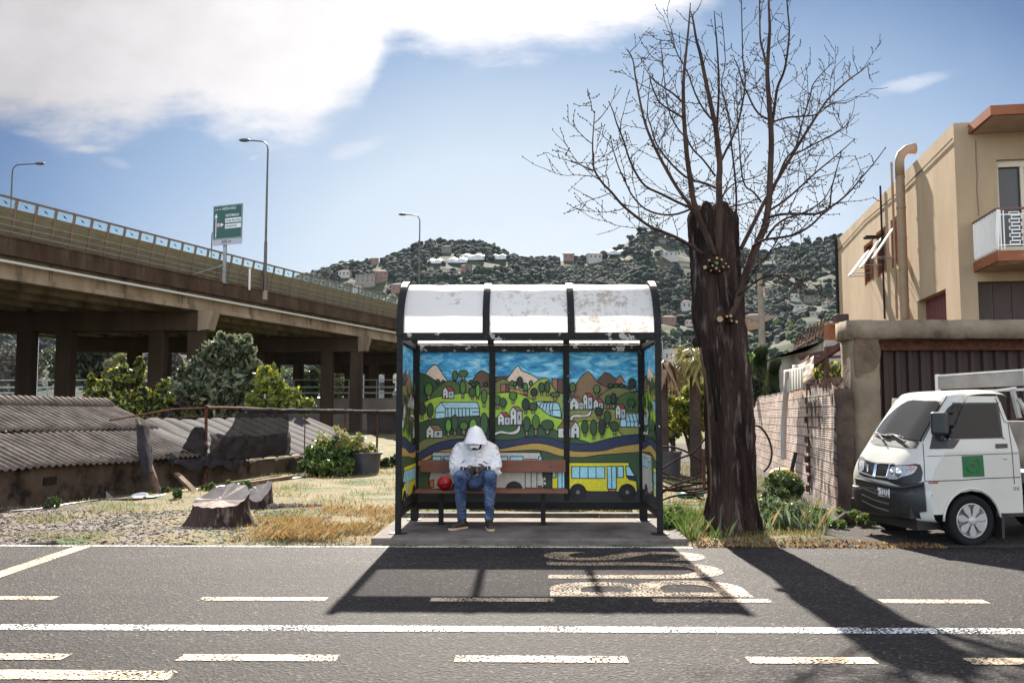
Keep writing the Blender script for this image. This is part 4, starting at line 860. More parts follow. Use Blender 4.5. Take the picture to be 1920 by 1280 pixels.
# noise barrier
nb = empty('noise_barrier', vp(0, -.3, ZD+.2), 'olive noise barrier with small windows along the edge of the viaduct', 'barrier')
M_nb = mat('olive_panel', (.19, .165, .095), (.14, .12, .07), 2, rough=.6, stretch=(1, 1, 3)); M_nbf = mat('brown_post', (.20, .14, .095), (.14, .09, .06), 3, rough=.6)
M_glassb = mat('tinted_pane', (.62, .82, .86), rough=.15)
nt = M_glassb.node_tree; t_ = nt.nodes.new('ShaderNodeBsdfTransparent'); t_.inputs[0].default_value = (.80, .95, .97, 1); ms = nt.nodes.new('ShaderNodeMixShader'); ms.inputs[0].default_value = .75
nt.links.new(nt.nodes['Principled BSDF'].outputs[0], ms.inputs[1]); nt.links.new(t_.outputs[0], ms.inputs[2]); nt.links.new(ms.outputs[0], nt.nodes['Material Output'].inputs[0])
PIT = 1.22; zb0, zb1 = ZD+.2, ZD+2.2; LEAN = -.36
def nbp(t, f, o=0): return vp(t, -.05+LEAN*f-o, zb0+(zb1-zb0)*f)
b = MB(); nl = 13
for i in range(nl):      # horizontal boards of the barrier
    f0, f1 = i/nl*.72, (i+.88)/nl*.72
    for (ta, tb) in ((T0, T1),): b.add([nbp(ta, f0, .03), nbp(tb, f0, .03), nbp(tb, f1, .05), nbp(ta, f1, .05), nbp(ta, f1, -.02), nbp(tb, f1, -.02)], [(0, 1, 2, 3), (3, 2, 5, 4)])
b.add([nbp(T0, 0, -.01), nbp(T1, 0, -.01), nbp(T1, .73, -.01), nbp(T0, .73, -.01)], [(0, 1, 2, 3)])
b.build('board_panel', M_nb, nb)
b = MB(); b.bar(nbp(T0, 1), nbp(T1, 1), .12, .09); b.build('top_rail', M_nbf, nb)
b = MB(); b.bar(nbp(T0, .735), nbp(T1, .735), .07, .05); b.build('window_rail', M_nbf, nb)
proto = None; k = 0; tt = -27.5
bird = [(-.16,.10),(-.06,.03),(.02,.06),(.13,-.08),(.20,-.10),(.09,.0),(.06,-.02),(.02,-.10),(-.02,-.01),(-.10,.02)]
while tt < 31:
    if proto is None:
        b = MB(); b.bar(nbp(tt, 0, .06), nbp(tt, 1.01, .06), .11, .12, up=VD); p1 = b.build('post', M_nbf, nb)
        b = MB(); b.add([nbp(tt+.07, .75), nbp(tt+PIT-.07, .75), nbp(tt+PIT-.07, .975), nbp(tt+.07, .975)], [(0, 1, 2, 3)]); p2 = b.build('window_pane', M_glassb, nb)
        cpos = nbp(tt+PIT/2, .865, .006); b = MB(); b.add([cpos+VD*(x*1.0)+Vector((0, 0, y*1.0)) for x, y in bird], [tuple(range(len(bird)))]); p3 = b.build('bird_sticker', M_black, nb); proto = (p1, p2, p3); t00 = tt
    else:
        for o in proto:
            c = o.copy(); COL.objects.link(c); c.parent = nb; c.location = o.location+VD*(tt-t00)
    tt += PIT
# railing in front of the barrier
rl = empty('guard_railing', vp(0, -.5, ZD+.2), 'thin metal railing on the edge of the viaduct before the olive barrier', 'railing')
for z in (.25, .55, .9): MB().bar(vp(T0, -.55, ZD+.2+z), vp(T1, -.55, ZD+.2+z), .035).build('rail', M_steel, rl)
t = -29; first = None
while t < 33:
    if first is None: first = MB().bar(vp(t, -.55, ZD+.2), vp(t, -.55, ZD+1.2), .07, .05).build('post', mat('brown_steel', (.14, .08, .055), rough=.7), rl); t0_ = t
    else: c = first.copy(); COL.objects.link(c); c.parent = rl; c.location = VD*(t-t0_)
    t += 2.6
# lamps
M_pole = mat('lamp_pole_metal', (.10, .095, .09), (.07, .065, .06), 4, rough=.5, metal=.5)
def lamp(name, base, zt, side, label, arm=1.9, rot=0):
    e = empty(name, base, label, 'street lamp', 'street lamps along the viaduct')
    h = zt-base.z; D_ = Vector((side*math.cos(rot), side*math.sin(rot), 0)); b = MB()
    b.tube([base, base+Vector((0, 0, h*.35)), base+Vector((0, 0, h*.36)), base+Vector((0, 0, h-.7))], [.13, .11, .085, .06], 10)
    b.build('pole', M_pole, e, smooth=False)
    pts = [base+Vector((0, 0, h-.7))+D_*(.55*(1-math.cos(a)))+Vector((0, 0, .62*math.sin(a))) for a in np.linspace(0, PI/2, 7)]+[base+D_*arm*.72+Vector((0, 0, h-.02))]
    MB().tube(pts, .05, 8).build('arm', M_pole, e, smooth=True)
    c = base+D_*(arm*.72+.35)+Vector((0, 0, h+.0)); b = MB(); b.ball(c, (.42, .17, .13), 14, 8, rot=Matrix.Rotation(rot, 3, 'Z')); b.build('lamp_head', M_pole, e, smooth=True); return e
lb = vp(0, -.45, ZD-.1); lb = Vector((X_at(491, 64), 64, ZD-.35)); lamp('street_lamp', lb, Z_at(260, 64), -1, 'tall lamp rising from the viaduct edge just right of the green sign')
p = Vector((X_at(784, 88.6), 88.6, ZD-.35)); lamp('street_lamp', p, Z_at(401, 88.6), -1, 'lamp over the roof of the bus shelter, against the left hill')
for px, py, y, lab in ((2, 302, 71.5, 'lamp at the far left edge with its head pointing right'), (388, 427, 96.8, 'lamp mostly hidden behind the green motorway sign'), (613, 493, 119, 'small distant lamp at the end of the noise barrier')):
    lamp('street_lamp', Vector((X_at(px, y), y, ZD-.1)), Z_at(py, y), 1, lab, 2.6)
MB().cyl(lb+Vector((0, 0, -.1)), lb+Vector((0, 0, .55)), .2, 10).build('lamp_foot', M_vc, via)
# motorway sign
ys = 59.8; sg = empty('road_sign', (X_at(413, ys), ys, ZD+.15), 'green motorway direction sign with white lettering standing on the viaduct', 'road sign')
M_sg = mat('sign_green', (.0, .05, .032), rough=.5); M_sw = mat('sign_white', (.62, .62, .62), rough=.5); M_sgr = mat('sign_grey', (.36, .34, .36), rough=.5)
sa = R(21.5); ux = Vector((math.cos(sa), -math.sin(sa), 0)); uy = Vector((0, 0, 1)); un = Vector((-math.sin(sa), -math.cos(sa), 0))
c0 = Vector((X_at(420.5, ys), ys-.35, 0)); zt, zb = Z_at(384, ys), Z_at(458.5, ys); W_ = 2.42; H_ = zt-zb
def sp(u, v, o=0): return c0+ux*(u*W_/2)+Vector((0, 0, zb+v*H_))+un*o      # u -1..1, v 0..1
def srect(b, u0, u1, v0, v1, o, mi=0, th=.004): b.prism([sp(u0, v0, o), sp(u1, v0, o), sp(u1, v1, o), sp(u0, v1, o)], -un*th, mi)
b = MB(); srect(b, -1, 1, 0, 1, 0, 0, .05); b.build('sign_board', M_sgr, sg)
b = MB(); srect(b, -1, 1, .145, 1, .006); b.build('green_panel', M_sg, sg)
b = MB(); fr = .012
for (a0, a1, v0, v1) in ((-.97, .97, .16, .166), (.955, .965, .16, .985), (-.97, -.96, .16, .985), (-.97, .97, .98, .986)): srect(b, a0, a1, v0, v1, .011)
srect(b, -.16, .93, .55, .66, .011, 0); srect(b, -.16, .93, .405, .515, .011, 0)
srect(b, -.815, -.765, .2, .72, .012); b.prism([sp(-.90, .70, .012), sp(-.68, .70, .012), sp(-.79, .81, .012)], -un*.003)
b.prism([sp(-.46, .455, .012), sp(-.25, .51, .012), sp(-.46, .565, .012)], -un*.003); b.prism([sp(-.76, .495, .012), sp(-.45, .495, .012), sp(-.45, .525, .012), sp(-.76, .525, .012)], -un*.003)
def stext(b, s, u0, u1, v0, v1, o): put_text(b, s, sp(u0, v0, o), ux, uy, (u1-u0)*W_/2, (v1-v0)*H_)
stext(b, 'A10', -.88, -.66, .885, .925, .012); stext(b, 'di', -.58, -.48, .885, .925, .012); stext(b, 'NIZZA-NICE', -.38, .56, .88, .94, .012); stext(b, 'VENTIMIGLIA', -.16, .80, .70, .765, .012); b.build('lettering', M_sw, sg)
for a_ in (('Area Servizio', -.11, .89, .575, .64, .016), ('autoporto', -.11, .64, .42, .49, .016), ('200 m', -.38, .28, .045, .115, .008), ('40', -.70, -.55, .48, .535, .022)): b = MB(); stext(b, *a_); b.build('black_lettering', M_black, sg)
b = MB(); cc_ = sp(-.62, .51, .014); n = 24
for rr, mi, o in ((.165, 0, 0), (.115, 1, .003)): b.add([cc_+un*o+ux*rr*math.cos(2*PI*i/n)+uy*rr*math.sin(2*PI*i/n) for i in range(n)], [tuple(range(n))], mi)
b.build('speed_roundel', [mat('sign_red', (.4, .02, .02), rough=.5), M_sw], sg)
px_ = X_at(413.5, ys); b = MB(); b.bar((px_, ys, ZD+.1), (px_, ys, zb+.6), .22, .16, up=(0, 1, 0)); b.box((px_, ys, ZD+.14), (.5, .4, .06)); b.build('post', M_steel, sg)
MB().bar((px_-.05, ys, zb-1.3), (X_at(357, ys-2.2), ys-2.6, ZD+.3), .09).build('brace', M_steel, sg)
for v in (.02, .35, .7): MB().bar(sp(-.9, v, -.09), sp(.9, v, -.09), .07).build('cross_bar', M_steel, sg)
MB().bar((X_at(462, 62.1), 62.1, ZD), (X_at(462, 62.1), 62.1, ZD+1.5), .11).build('marker_post', M_white, rl)
# raised road, wall and trees seen between the columns
M_wall2 = mat('retaining_wall_concrete', (.20, .175, .155), (.14, .12, .105), .6, rough=.9, col3=(.12, .10, .09), scale3=.4, lo3=.5, hi3=.75)
tag(MB().box((-60, 96, 1.2), (110, 3, 4.0)).build('retaining_wall', M_wall2), 'long pale concrete retaining wall seen between the viaduct columns', 'wall')
gr = empty('guard_rail', (-45, 94.6, 3.2), 'steel guard rail on the retaining wall beyond the viaduct columns', 'guard rail')
for z in (3.75, 4.35, 5.1): MB().box((-60, 94.6, z), (110, .08, .16 if z < 5 else .1)).build('rail', M_steel, gr)
f_ = None
for i in range(34):
    x = -100+i*2.9
    if f_ is None: f_ = MB().box((x, 94.7, 4.1), (.1, .1, 2.0)).build('post', M_steel, gr); x0_ = x
    else: c = f_.copy(); COL.objects.link(c); c.parent = gr; c.location = (x-x0_, 0, 0)
p = Vector((X_at(65, 100), 100, 3)); MB().tube([p, p+Vector((0, 0, 12))], [.13, .08], 8).build('tmp', mat('pale_pole', (.6, .6, .62), rough=.5)); o = bpy.data.objects['tmp']; o.name = 'light_pole'; tag(o, 'pale slim pole between the two leftmost dark viaduct columns', 'pole')
p = Vector((X_at(131, 92), 92, 2)); ss = empty('traffic_sign', p, 'small blue road sign by the guard rail beyond the columns', 'road sign')
MB().cyl(p, p+Vector((0, 0, 4.6)), .06, 8).build('post', M_steel, ss); MB().box(p+Vector((0, -.1, 4.6)), (.7, .06, 1.0)).build('sign_board', mat('sign_blue', (.25, .4, .62), rough=.5), ss)
def bigtree(name, px, py_top, w_px, Y, zb, mats, label, n=4500, lf=.3, seed=1, group=None, cl=45):
    x = X_at(px, Y); sc = Y/1706; r = w_px*sc/2; zt_ = Z_at(py_top, Y); h = zt_-zb
    e = empty(name, (x, Y, zb), label, 'tree', group)
    b = MB(); b.tube([(x, Y, zb), (x+.1, Y, zb+h*.3), (x, Y, zb+h*.6)], [r*.08+.1, r*.06+.07, .05], 8)
    for i in range(5): a = i*1.3; b.tube([(x, Y, zb+h*.3), (x+math.cos(a)*r*.6, Y+math.sin(a)*r*.6, zb+h*.65)], [.09, .03], 5)
    b.build('trunk', mat('bark_brown', (.09, .065, .05), (.05, .035, .03), 5, rough=.9), e)
    V, F = leaves((x, Y, zb+h*.58), (r, r*.8, h*.42), n, lf, cl, .35, seed, cr=.36); g = np.random.default_rng(seed); npmesh('crown', V, F, mats, g.integers(0, len(mats), len(F)) if isinstance(mats, list) else None, parent=e); return e
LD = leafmat('leaf_dark', (.010, .017, .006), (.02, .032, .010), 1.5); LO = leafmat('leaf_olive', (.03, .036, .015), (.05, .055, .024), 1.5); LG = leafmat('leaf_green', (.03, .052, .012), (.055, .085, .018), 1.5); LY = leafmat('leaf_yellow', (.30, .30, .03), (.42, .38, .04), 2)
LYG = leafmat('leaf_yellow_green', (.11, .14, .02), (.19, .22, .035), 2); LP = leafmat('leaf_glossy', (.10, .125, .055), (.24, .25, .15), 2, .3, .25); LPK = leafmat('blossom_tan', (.17, .12, .08), (.14, .13, .06), 1.2); LT = mat('twig_grey', (.09, .065, .065), (.13, .10, .095), 1, rough=.9)
bigtree('tree', 160, 624, 145, 112, 3, [LO, LD], 'large dark olive tree behind the left viaduct columns', 6000, .4, 11, 'trees behind the viaduct')
bigtree('tree', 218, 655, 62, 104, 3, [LPK, LYG], 'smaller tan flowering tree right of the big olive tree behind the columns', 3000, .32, 12, 'trees behind the viaduct')
bigtree('tree', 20, 640, 120, 135, 3, [LT, LO], 'leafless greyish tree at the left edge behind the viaduct', 2600, .3, 13, 'trees behind the viaduct')
bigtree('tree', 320, 655, 70, 120, 3, [LT, LT, LO], 'pale leafless tree between the middle viaduct columns', 1800, .25, 14, 'trees behind the viaduct')
bigtree('tree', 575, 690, 60, 120, 0, [LO, LG], 'green tree seen between the right-hand viaduct columns', 2500, .3, 15, 'trees behind the viaduct')
bigtree('tree', 628, 684, 40, 128, 0, [LT, LYG], 'pale thin tree between the last viaduct columns left of the shelter', 1600, .25, 16, 'trees behind the viaduct')
for i, (px, w, h, lab) in enumerate(((700, 60, 4.5, 'white distant building seen under the viaduct left of the shelter'), (460, 90, 4, 'low pale building under the viaduct behind the bushes'))):
    x = X_at(px, 150); c_ = empty('building', (x, 150, 0), lab, 'building'); MB().box((x, 150, 4), (w/11, 5, 8)).build('wall', M_hw['w'], c_)
    for k in range(3): MB().box((x-w/22+(k+.5)*w/33, 147.45, 6.2), (w/33*.5, .1, 1.3)).build('window', M_hwin, c_)
# ------------------------------------------------------------------ shed, netting, low wall
ED = Vector((.216, .976, 0)).normalized(); EN = Vector((-ED.y, ED.x, 0)); E0 = Vector((-7.19, 12.33, 0))
def ep(t, n=0, z=0): return E0+ED*t+EN*n+Vector((0, 0, z))
shd = empty('shed', ep(2, 1), 'low shed with a weathered corrugated roof at the left edge', 'shed')
M_corr = mat('fibre_cement_sheet', (.17, .14, .115), (.075, .058, .046), 3, rough=.95, bump=.01, bscale=30, col3=(.09, .08, .075), scale3=12, lo3=.58, hi3=.66)
M_sw_ = mat('shed_render', (.11, .08, .058), (.055, .038, .028), 2, rough=.95, bump=.02, bscale=20, col3=(.02, .015, .012), scale3=3.0, lo3=.5, hi3=.66)
def corr(t0, t1, n0, n1, z0, z1, pitch, amp, name, th=.012, lift=0, mi=M_corr, parent=shd, sag=.0):
    nn = int((t1-t0)/pitch*8); V = []; F = []; K = 7; up = Vector((0, 0, 1))
    for j in range(K):
        f = j/(K-1)
        for i in range(nn+1):
            t = t0+(t1-t0)*i/nn; w = amp*math.cos(2*PI*t/pitch)
            V.append(ep(t, n0+(n1-n0)*f, z0+(z1-z0)*f+w+lift+sag*noise.noise(Vector((t*.6, f*2, 0))) + .006*noise.noise(Vector((t*3, f*2, 5)))))
    for j in range(K-1):
        for i in range(nn): a = j*(nn+1)+i; F.append((a, a+1, a+nn+2, a+nn+1))
    o = MB().add(V, F).build(name, mi, parent, smooth=True)
    s = o.modifiers.new('s', 'SOLIDIFY'); s.thickness = th; return o
corr(-9, 4.6, -.15, 1.10, .60, 1.10, .146, .020, 'roof_sheet', sag=.03); corr(-9, 4.95, 1.0, 2.2, 1.09, 1.58, .146, .020, 'roof_sheet', lift=.012, sag=.03)
corr(-9, 4.9, 2.2, 3.4, 1.58, 1.1, .146, .020, 'roof_sheet', lift=.0)
b = MB(); t = -9.0
while t < 4.9: # ridge caps
    p0 = ep(t, 2.12, 1.60+random.uniform(-.01, .01)); b.tube([ep(t-.02, 1.98, 1.50+.02), ep(t+.03, 2.2, 1.625), ep(t+.06, 2.42, 1.54)], [.055, .06, .055], 7); t += .146
b.build('ridge_cap', M_corr, shd, smooth=True)
def gwall(parent, t0, t1, n, z1, th, m_, name='wall', base=0.0):
    nn = int((t1-t0)/.08); V = []; F = []; kz = 9
    for i in range(nn+1):
        t = t0+(t1-t0)*i/nn
        for j in range(kz):
            z = -.1+(z1+.1+(.03*noise.noise(Vector((t*1.3, 3, 0))) if j > 5 else 0))*min(1, j/(kz-3))
            nn_ = n + .018*noise.noise(Vector((t*4, z*5, 1))) + .012*noise.noise(Vector((t*13, z*13, 1)))
            if j == kz-2: nn_ = n+th*.5
            if j == kz-1: nn_ = n+th
            V.append(ep(t, nn_, z))
    for i in range(nn):
        for j in range(kz-1): a = i*kz+j; F.append((a, a+kz, a+kz+1, a+1))
    return MB().add(V, F).build(name, m_, parent, smooth=True)
gwall(shd, -9, 5.2, 0, .60, .2, M_sw_)
MB().box(ep(.92, .0, .38), (.03, .26, .12), -math.atan2(ED.x, ED.y)).build('vent_hole', M_black, shd)
lw = empty('low_wall', ep(8, .05), 'low crumbling wall under the netting behind the tree stump', 'wall')
gwall(lw, 5.2, 13.2, .02, .40, .22, M_sw_)
# netting shed behind the wall: grey shade net draped over slanted ribs
M_net = mat('grey_shade_net', (.035, .031, .033), (.06, .053, .054), 3, rough=.9, bump=.01, bscale=60, stretch=(1, 1, 1))
M_netb = mat('black_shade_net', (.020, .017, .018), (.05, .043, .045), 5, rough=.95, bump=.015, bscale=30)
nt = M_netb.node_tree; t_ = nt.nodes.new('ShaderNodeBsdfTransparent'); ms = nt.nodes.new('ShaderNodeMixShader'); ms.inputs[0].default_value = .28
nt.links.new(nt.nodes['Principled BSDF'].outputs[0], ms.inputs[1]); nt.links.new(t_.outputs[0], ms.inputs[2]); nt.links.new(ms.outputs[0], nt.nodes['Material Output'].inputs[0])
ns = empty('net_house', ep(9, 1), 'low plant house covered with draped grey shade net behind the low wall', 'plant house')
def sheet(parent, name, fn, nu, nv, m_, th=.004, smooth=True):
    V = [fn(i/nu, j/nv) for j in range(nv+1) for i in range(nu+1)]; F = [(j*(nu+1)+i, j*(nu+1)+i+1, (j+1)*(nu+1)+i+1, (j+1)*(nu+1)+i) for j in range(nv) for i in range(nu)]
    o = MB().add(V, F).build(name, m_, parent, smooth=smooth)
    if th: s = o.modifiers.new('s', 'SOLIDIFY'); s.thickness = th
    return o
def f(u, v):
    t = 4.7+u*9.2; r = abs(math.sin(PI*t/.62)); z = .45+.83*v-.035*(1-r)**2*4*.35+.05*noise.noise(Vector((t*1.1, v*2.2, 0)))*(1 if t < 8 else .3); return ep(t, .15+2.1*v, z)
sheet(ns, 'net_cover', f, 260, 24, M_net)
sheet(ns, 'net_cover', lambda u, v: ep(4.7+u*9.2, 2.25+1.9*v, 1.28-.8*v+.03*math.sin(u*40)), 80, 8, M_net)
# netting fence
nf = empty('netting_fence', ep(8, -.05), 'sagging black netting fence with rusty posts and a long top pole', 'fence')
zt_ = 1.475
for px in (377, 640, 700): 
    k = X_at(px, 1.0); t = (E0.x-k*E0.y)/(k*ED.y-ED.x); p = ep(t, -.1); MB().tube([p+Vector((0, 0, -.1)), p+Vector((.02, 0, .7)), p+Vector((0, 0, zt_+.04))], [.035, .03, .03], 8).build('post', M_rust, nf)
k = X_at(566, 1.0); tq = (E0.x-k*E0.y)/(k*ED.y-ED.x); MB().tube([ep(tq, -.08, 0), ep(tq, -.08, zt_)], .014, 6).build('post', M_rust, nf)
k = X_at(377, 1.0); ta = (E0.x-k*E0.y)/(k*ED.y-ED.x); k = X_at(752, 1.0); tb = (E0.x-k*E0.y)/(k*ED.y-ED.x)
b = MB(); b.tube([ep(ta+(tb-ta)*i/16, -.1, zt_+.03*math.sin(i*.9)*.4-.02*math.sin(PI*i/16)) for i in range(17)], .03, 8); b.tube([ep(ta, -.1, zt_), ep(ta-.9, -.02, zt_-.03), ep(ta-2.2, .3, 1.25)], [.02, .018, .015], 6); b.tube([ep(ta-.25, -.25, zt_+.04), ep(ta+.25, 0, zt_+.03)], .02, 6); b.build('top_pole', M_rust, nf)
def tp(px): k = X_at(px, 1.0); return (E0.x-k*E0.y)/(k*ED.y-ED.x)
def roll(u, v):
    t = tp(440)+u*(tb-tp(440)); a = v*PI*1.7; r = .05+.02*noise.noise(Vector((t*3, 0, 0))); return ep(t, -.1-r*math.sin(a), zt_-.035+r*math.cos(a)+.02*noise.noise(Vector((t*2, a, 0))))
sheet(nf, 'rolled_net', roll, 120, 9, M_netb)
def hang(u, v):
    px = 432+u*96; t = tp(px); top = zt_-.06; bot = .47+.05*noise.noise(Vector((u*4, 0, 0))); 
    if v > .5: px = px-(v-.5)*2*0
    lx = (1-u)*(v**1.5)*-1.2; return ep(t+lx, -.12-.05*math.sin(v*PI)+.05*noise.noise(Vector((u*9, v*3, 0)))+.02*math.sin(u*30+v*2), top+(bot-top)*v)
sheet(nf, 'hanging_net', hang, 50, 24, M_netb)
def hang2(u, v):
    t = tp(384)+u*(tp(536)-tp(384)); top = .98+.06*noise.noise(Vector((u*6, 1, 0)))-.06*math.sin(u*PI); return ep(t, -.1+.06*noise.noise(Vector((u*8, v*3, 2)))-.04*math.sin(v*PI), top+(.45-top)*v)
sheet(nf, 'hanging_net', hang2, 60, 16, M_netb)
def hang3(u, v):
    t = tp(682)+u*(tp(750)-tp(682)); return ep(t, -.1+.05*noise.noise(Vector((u*7, v*2, 4))), zt_-.03-v*(.62+.3*u)+.03*noise.noise(Vector((u*5, 0, 0))))
sheet(nf, 'hanging_net', hang3, 30, 16, M_netb)
def heap(u, v):
    t = 3.6+u*2.6; a = v*PI; r = .30-.14*abs(u-.4); return ep(t, .05-r*math.cos(a)*1.0, .42+r*math.sin(a)*.8+.13*noise.noise(Vector((u*6, v*5, 0)))-.12*u+.1*noise.noise(Vector((u*14, v*9, 3))))
sheet(nf, 'fallen_net', heap, 50, 22, M_netb, .004, False)
def wrap(u, v):
    p = at(266+v*10, 795+v*92, 15.4-v*.7); a = u*2*PI; r = .085+.03*noise.noise(Vector((math.cos(a)*2, math.sin(a)*2, v*5)))+.05*v*(1-v); return p+Vector((r*math.cos(a), r*math.sin(a), 0))
sheet(nf, 'wrapped_net', wrap, 18, 24, M_netb)
def wrap2(u, v):
    p = ep(ta-.15, -.05, 1.12-v*.75); a = u*2*PI; r = .05+.09*math.sin(v*PI*.9)+.05*noise.noise(Vector((math.cos(a)*2, math.sin(a)*2, v*5))); return p+Vector((r*1.4*math.cos(a)-.12*v, r*math.sin(a), 0))
sheet(nf, 'wrapped_net', wrap2, 18, 24, M_netb)
tag(MB().tube([at(257, 787, 15.6), at(272, 850, 15.2), at(300, 931, 14.9)], [.035, .055, .06], 7).build('leaning_post', M_wood), 'dark weathered post leaning against the shed wall', 'post')
tag(MB().tube([at(287, 892, 15.2), at(291, 925, 14.95)], [.05, .04], 6).build('stake', M_wood), 'short rotten stake beside the leaning post', 'stake')
tag(MB().bar(at(331, 888, 15.6), at(369, 925, 15.2), .10, .05).build('plank', M_wood), 'bare plank leaning from the fallen netting to the grass', 'plank')
tag(MB().bar(ground_at(468, 905, .1), ground_at(545, 893, .09), .12, .05).build('plank', M_wood), 'long board lying at the foot of the low wall', 'plank')
M_hose = mat('black_hose', (.015, .014, .013), rough=.4)
tag(MB().tube([Vector((p.x, p.y, .05+.0*i)) for i, p in enumerate([ground_at(a, b_, .05) for a, b_ in ((-60,966),(0,961),(70,955),(130,945),(190,937),(250,936),(290,932),(330,922),(400,914),(470,905),(560,896),(600,890))])], .022, 8).build('hose', M_hose, smooth=True), 'black hose running along the foot of the shed wall', 'hose')
p = ground_at(262, 932, .06); b = MB(); b.lathe((p.x, p.y, .05), [(.0, .01), (.08, .012), (.11, .03), (.125, .045), (.12, .05), (.10, .03), (.0, .02)], 24); o = b.build('basin', mat('enamel', (.55, .55, .52), rough=.35), smooth=True); o.rotation_euler = (.25, 0, 0); tag(o, 'small pale round basin on the ground by the shed wall', 'basin')
p = ground_at(205, 934, .05); tag(MB().add([(p.x-.09, p.y+.1, .03), (p.x+.1, p.y, .03), (p.x-.05, p.y-.02, .17), (p.x, p.y+.12, .04)], [(0, 1, 2), (1, 3, 2), (3, 0, 2), (0, 3, 1)]).build('sheet_scrap', M_white), 'white triangular scrap leaning on the shed wall', 'scrap')
# tree stump
M_bark = mat('bark_dark', (.075, .048, .038), (.022, .014, .011), 5, rough=.95, bump=.03, bscale=16, stretch=(1, 1, .22), col3=(.17, .125, .105), scale3=11, lo3=.56, hi3=.68)
M_cut = mat('weathered_cut_wood', (.40, .33, .28), (.27, .21, .17), 6, rough=.9, bump=.012, bscale=25, col3=(.08, .06, .05), scale3=4, lo3=.58, hi3=.66)
def stump(c, rx, ry, h, tilt, flare, name, parent, seed, notch=0):
    n = 72; k = 16; V = []
    for j in range(k+1):
        f = j/k
        for i in range(n):
            a = 2*PI*i/n; root = .5+.5*math.cos(a*5+seed); fl = 1+flare*(1-f)**2.2*(.35+root); w = 1+.09*noise.noise(Vector((math.cos(a)*2.2, math.sin(a)*2.2, f*.8+seed)))+.035*noise.noise(Vector((math.cos(a)*9, math.sin(a)*9, f*2+seed)))
            x = c.x+rx*fl*w*math.cos(a); y = c.y+ry*fl*w*math.sin(a); top = h+tilt*math.cos(a-.2)*rx + .11*math.sin(a) - .03*math.cos(a*2+seed) + .03*noise.noise(Vector((math.cos(a)*3, math.sin(a)*3, seed)))
            V.append((x, y, -.04+(top+.04)*f**1.0))
    F = [(j*n+i, j*n+(i+1) % n, (j+1)*n+(i+1) % n, (j+1)*n+i) for j in range(k) for i in range(n)]
    MB().add(V, F).build(name, M_bark, parent, smooth=True)
    V2 = V[k*n:]; T = []; cx = sum(v[0] for v in V2)/n; cy = sum(v[1] for v in V2)/n; cz = sum(v[2] for v in V2)/n
    for r_ in (1, .75, .5, .25): T += [(cx+(v[0]-cx)*r_, cy+(v[1]-cy)*r_, cz+(v[2]-cz)*r_-(.03*(1-r_)+(.05*notch if .3 < r_ < .9 and abs(i-n*.35) < 6 else 0))) for i, v in enumerate(V2)]
    T.append((cx, cy, cz-.03)); F2 = [(j*n+i, j*n+(i+1) % n, (j+1)*n+(i+1) % n, (j+1)*n+i) for j in range(3) for i in range(n)]+[(3*n+i, 3*n+(i+1) % n, 4*n) for i in range(n)]
    MB().add(T, F2).build('cut_face', M_cut, parent, smooth=True)
p = ground_at(410, 992, 0); st = empty('tree_stump', (p.x, p.y, 0), 'large old tree stump with a split top at the roadside left of the shelter', 'stump')
stump(Vector((p.x-.03, p.y+.14, 0)), .33, .25, .36, .12, .55, 'trunk', st, 1.0, 1)
p2 = ground_at(487, 955, 0); st2 = empty('tree_stump', (p2.x, p2.y, 0), 'smaller stump lobe behind the right side of the large split stump', 'stump'); stump(Vector((p2.x, p2.y, 0)), .165, .15, .27, .25, .35, 'trunk', st2, 3.0)
p = ground_at(555, 950, .05); b = MB(); 
for i in range(26): b.ball((p.x+(i/26-.5)*.75+random.uniform(-.02, .02), p.y+random.uniform(-.05, .05), .035+.02*random.random()), (.05, .05, .045), 7, 5, jit=.25)
tag(b.build('broken_kerb', mat('rubble', (.22, .17, .14), (.13, .10, .08), 12, rough=.95, bump=.02, bscale=30)), 'short crumbled strip of old kerb stones right of the stumps', 'kerb remains')
# pots
M_pot = mat('black_plastic_pot', (.035, .034, .037), (.055, .052, .055), 3, rough=.5)
def pot(px, py, w, h, Y, label, m_=M_pot):
    x = X_at(px, Y); r = w*Y/1706/2; H = h*Y/1706; e = empty('plant_pot', (x, Y, 0), label, 'plant pot', 'big black plant pots')
    MB().lathe((x, Y, 0), [(r*.84, 0), (r*.97, H*.9), (r*1.06, H*.9), (r*1.08, H), (r*.98, H), (r*.95, H*.86), (0, H*.84)], 32).build('pot', m_, e, smooth=False); MB().lathe((x, Y, H*.86), [(r*.95, 0), (0, .04)], 20).build('soil', mat('potting_soil', (.10, .07, .05), rough=1), e); return e, Vector((x, Y, H)), r
e1, pt1, r1 = pot(686, 885, 60, 42, 20.6, 'big black pot at the right end of the ivy by the low wall')
e2, pt2, r2 = pot(1257, 895, 38, 56, 18.6, 'big dark pot just right of the shelter behind the bent pipes')
e3, pt3, r3 = pot(1308, 878, 32, 44, 21.6, 'smaller black pot close to the left side of the bare tree')
V, F = leaves(pt1+Vector((0, 0, .08)), (r1, r1*.8, .1), 900, .035, 20, .4, 31); npmesh('dry_plant', V, F, [leafmat('leaf_straw', (.33, .27, .12), (.25, .22, .1), 4), LYG], RNG.integers(0, 2, len(F)), parent=e1)
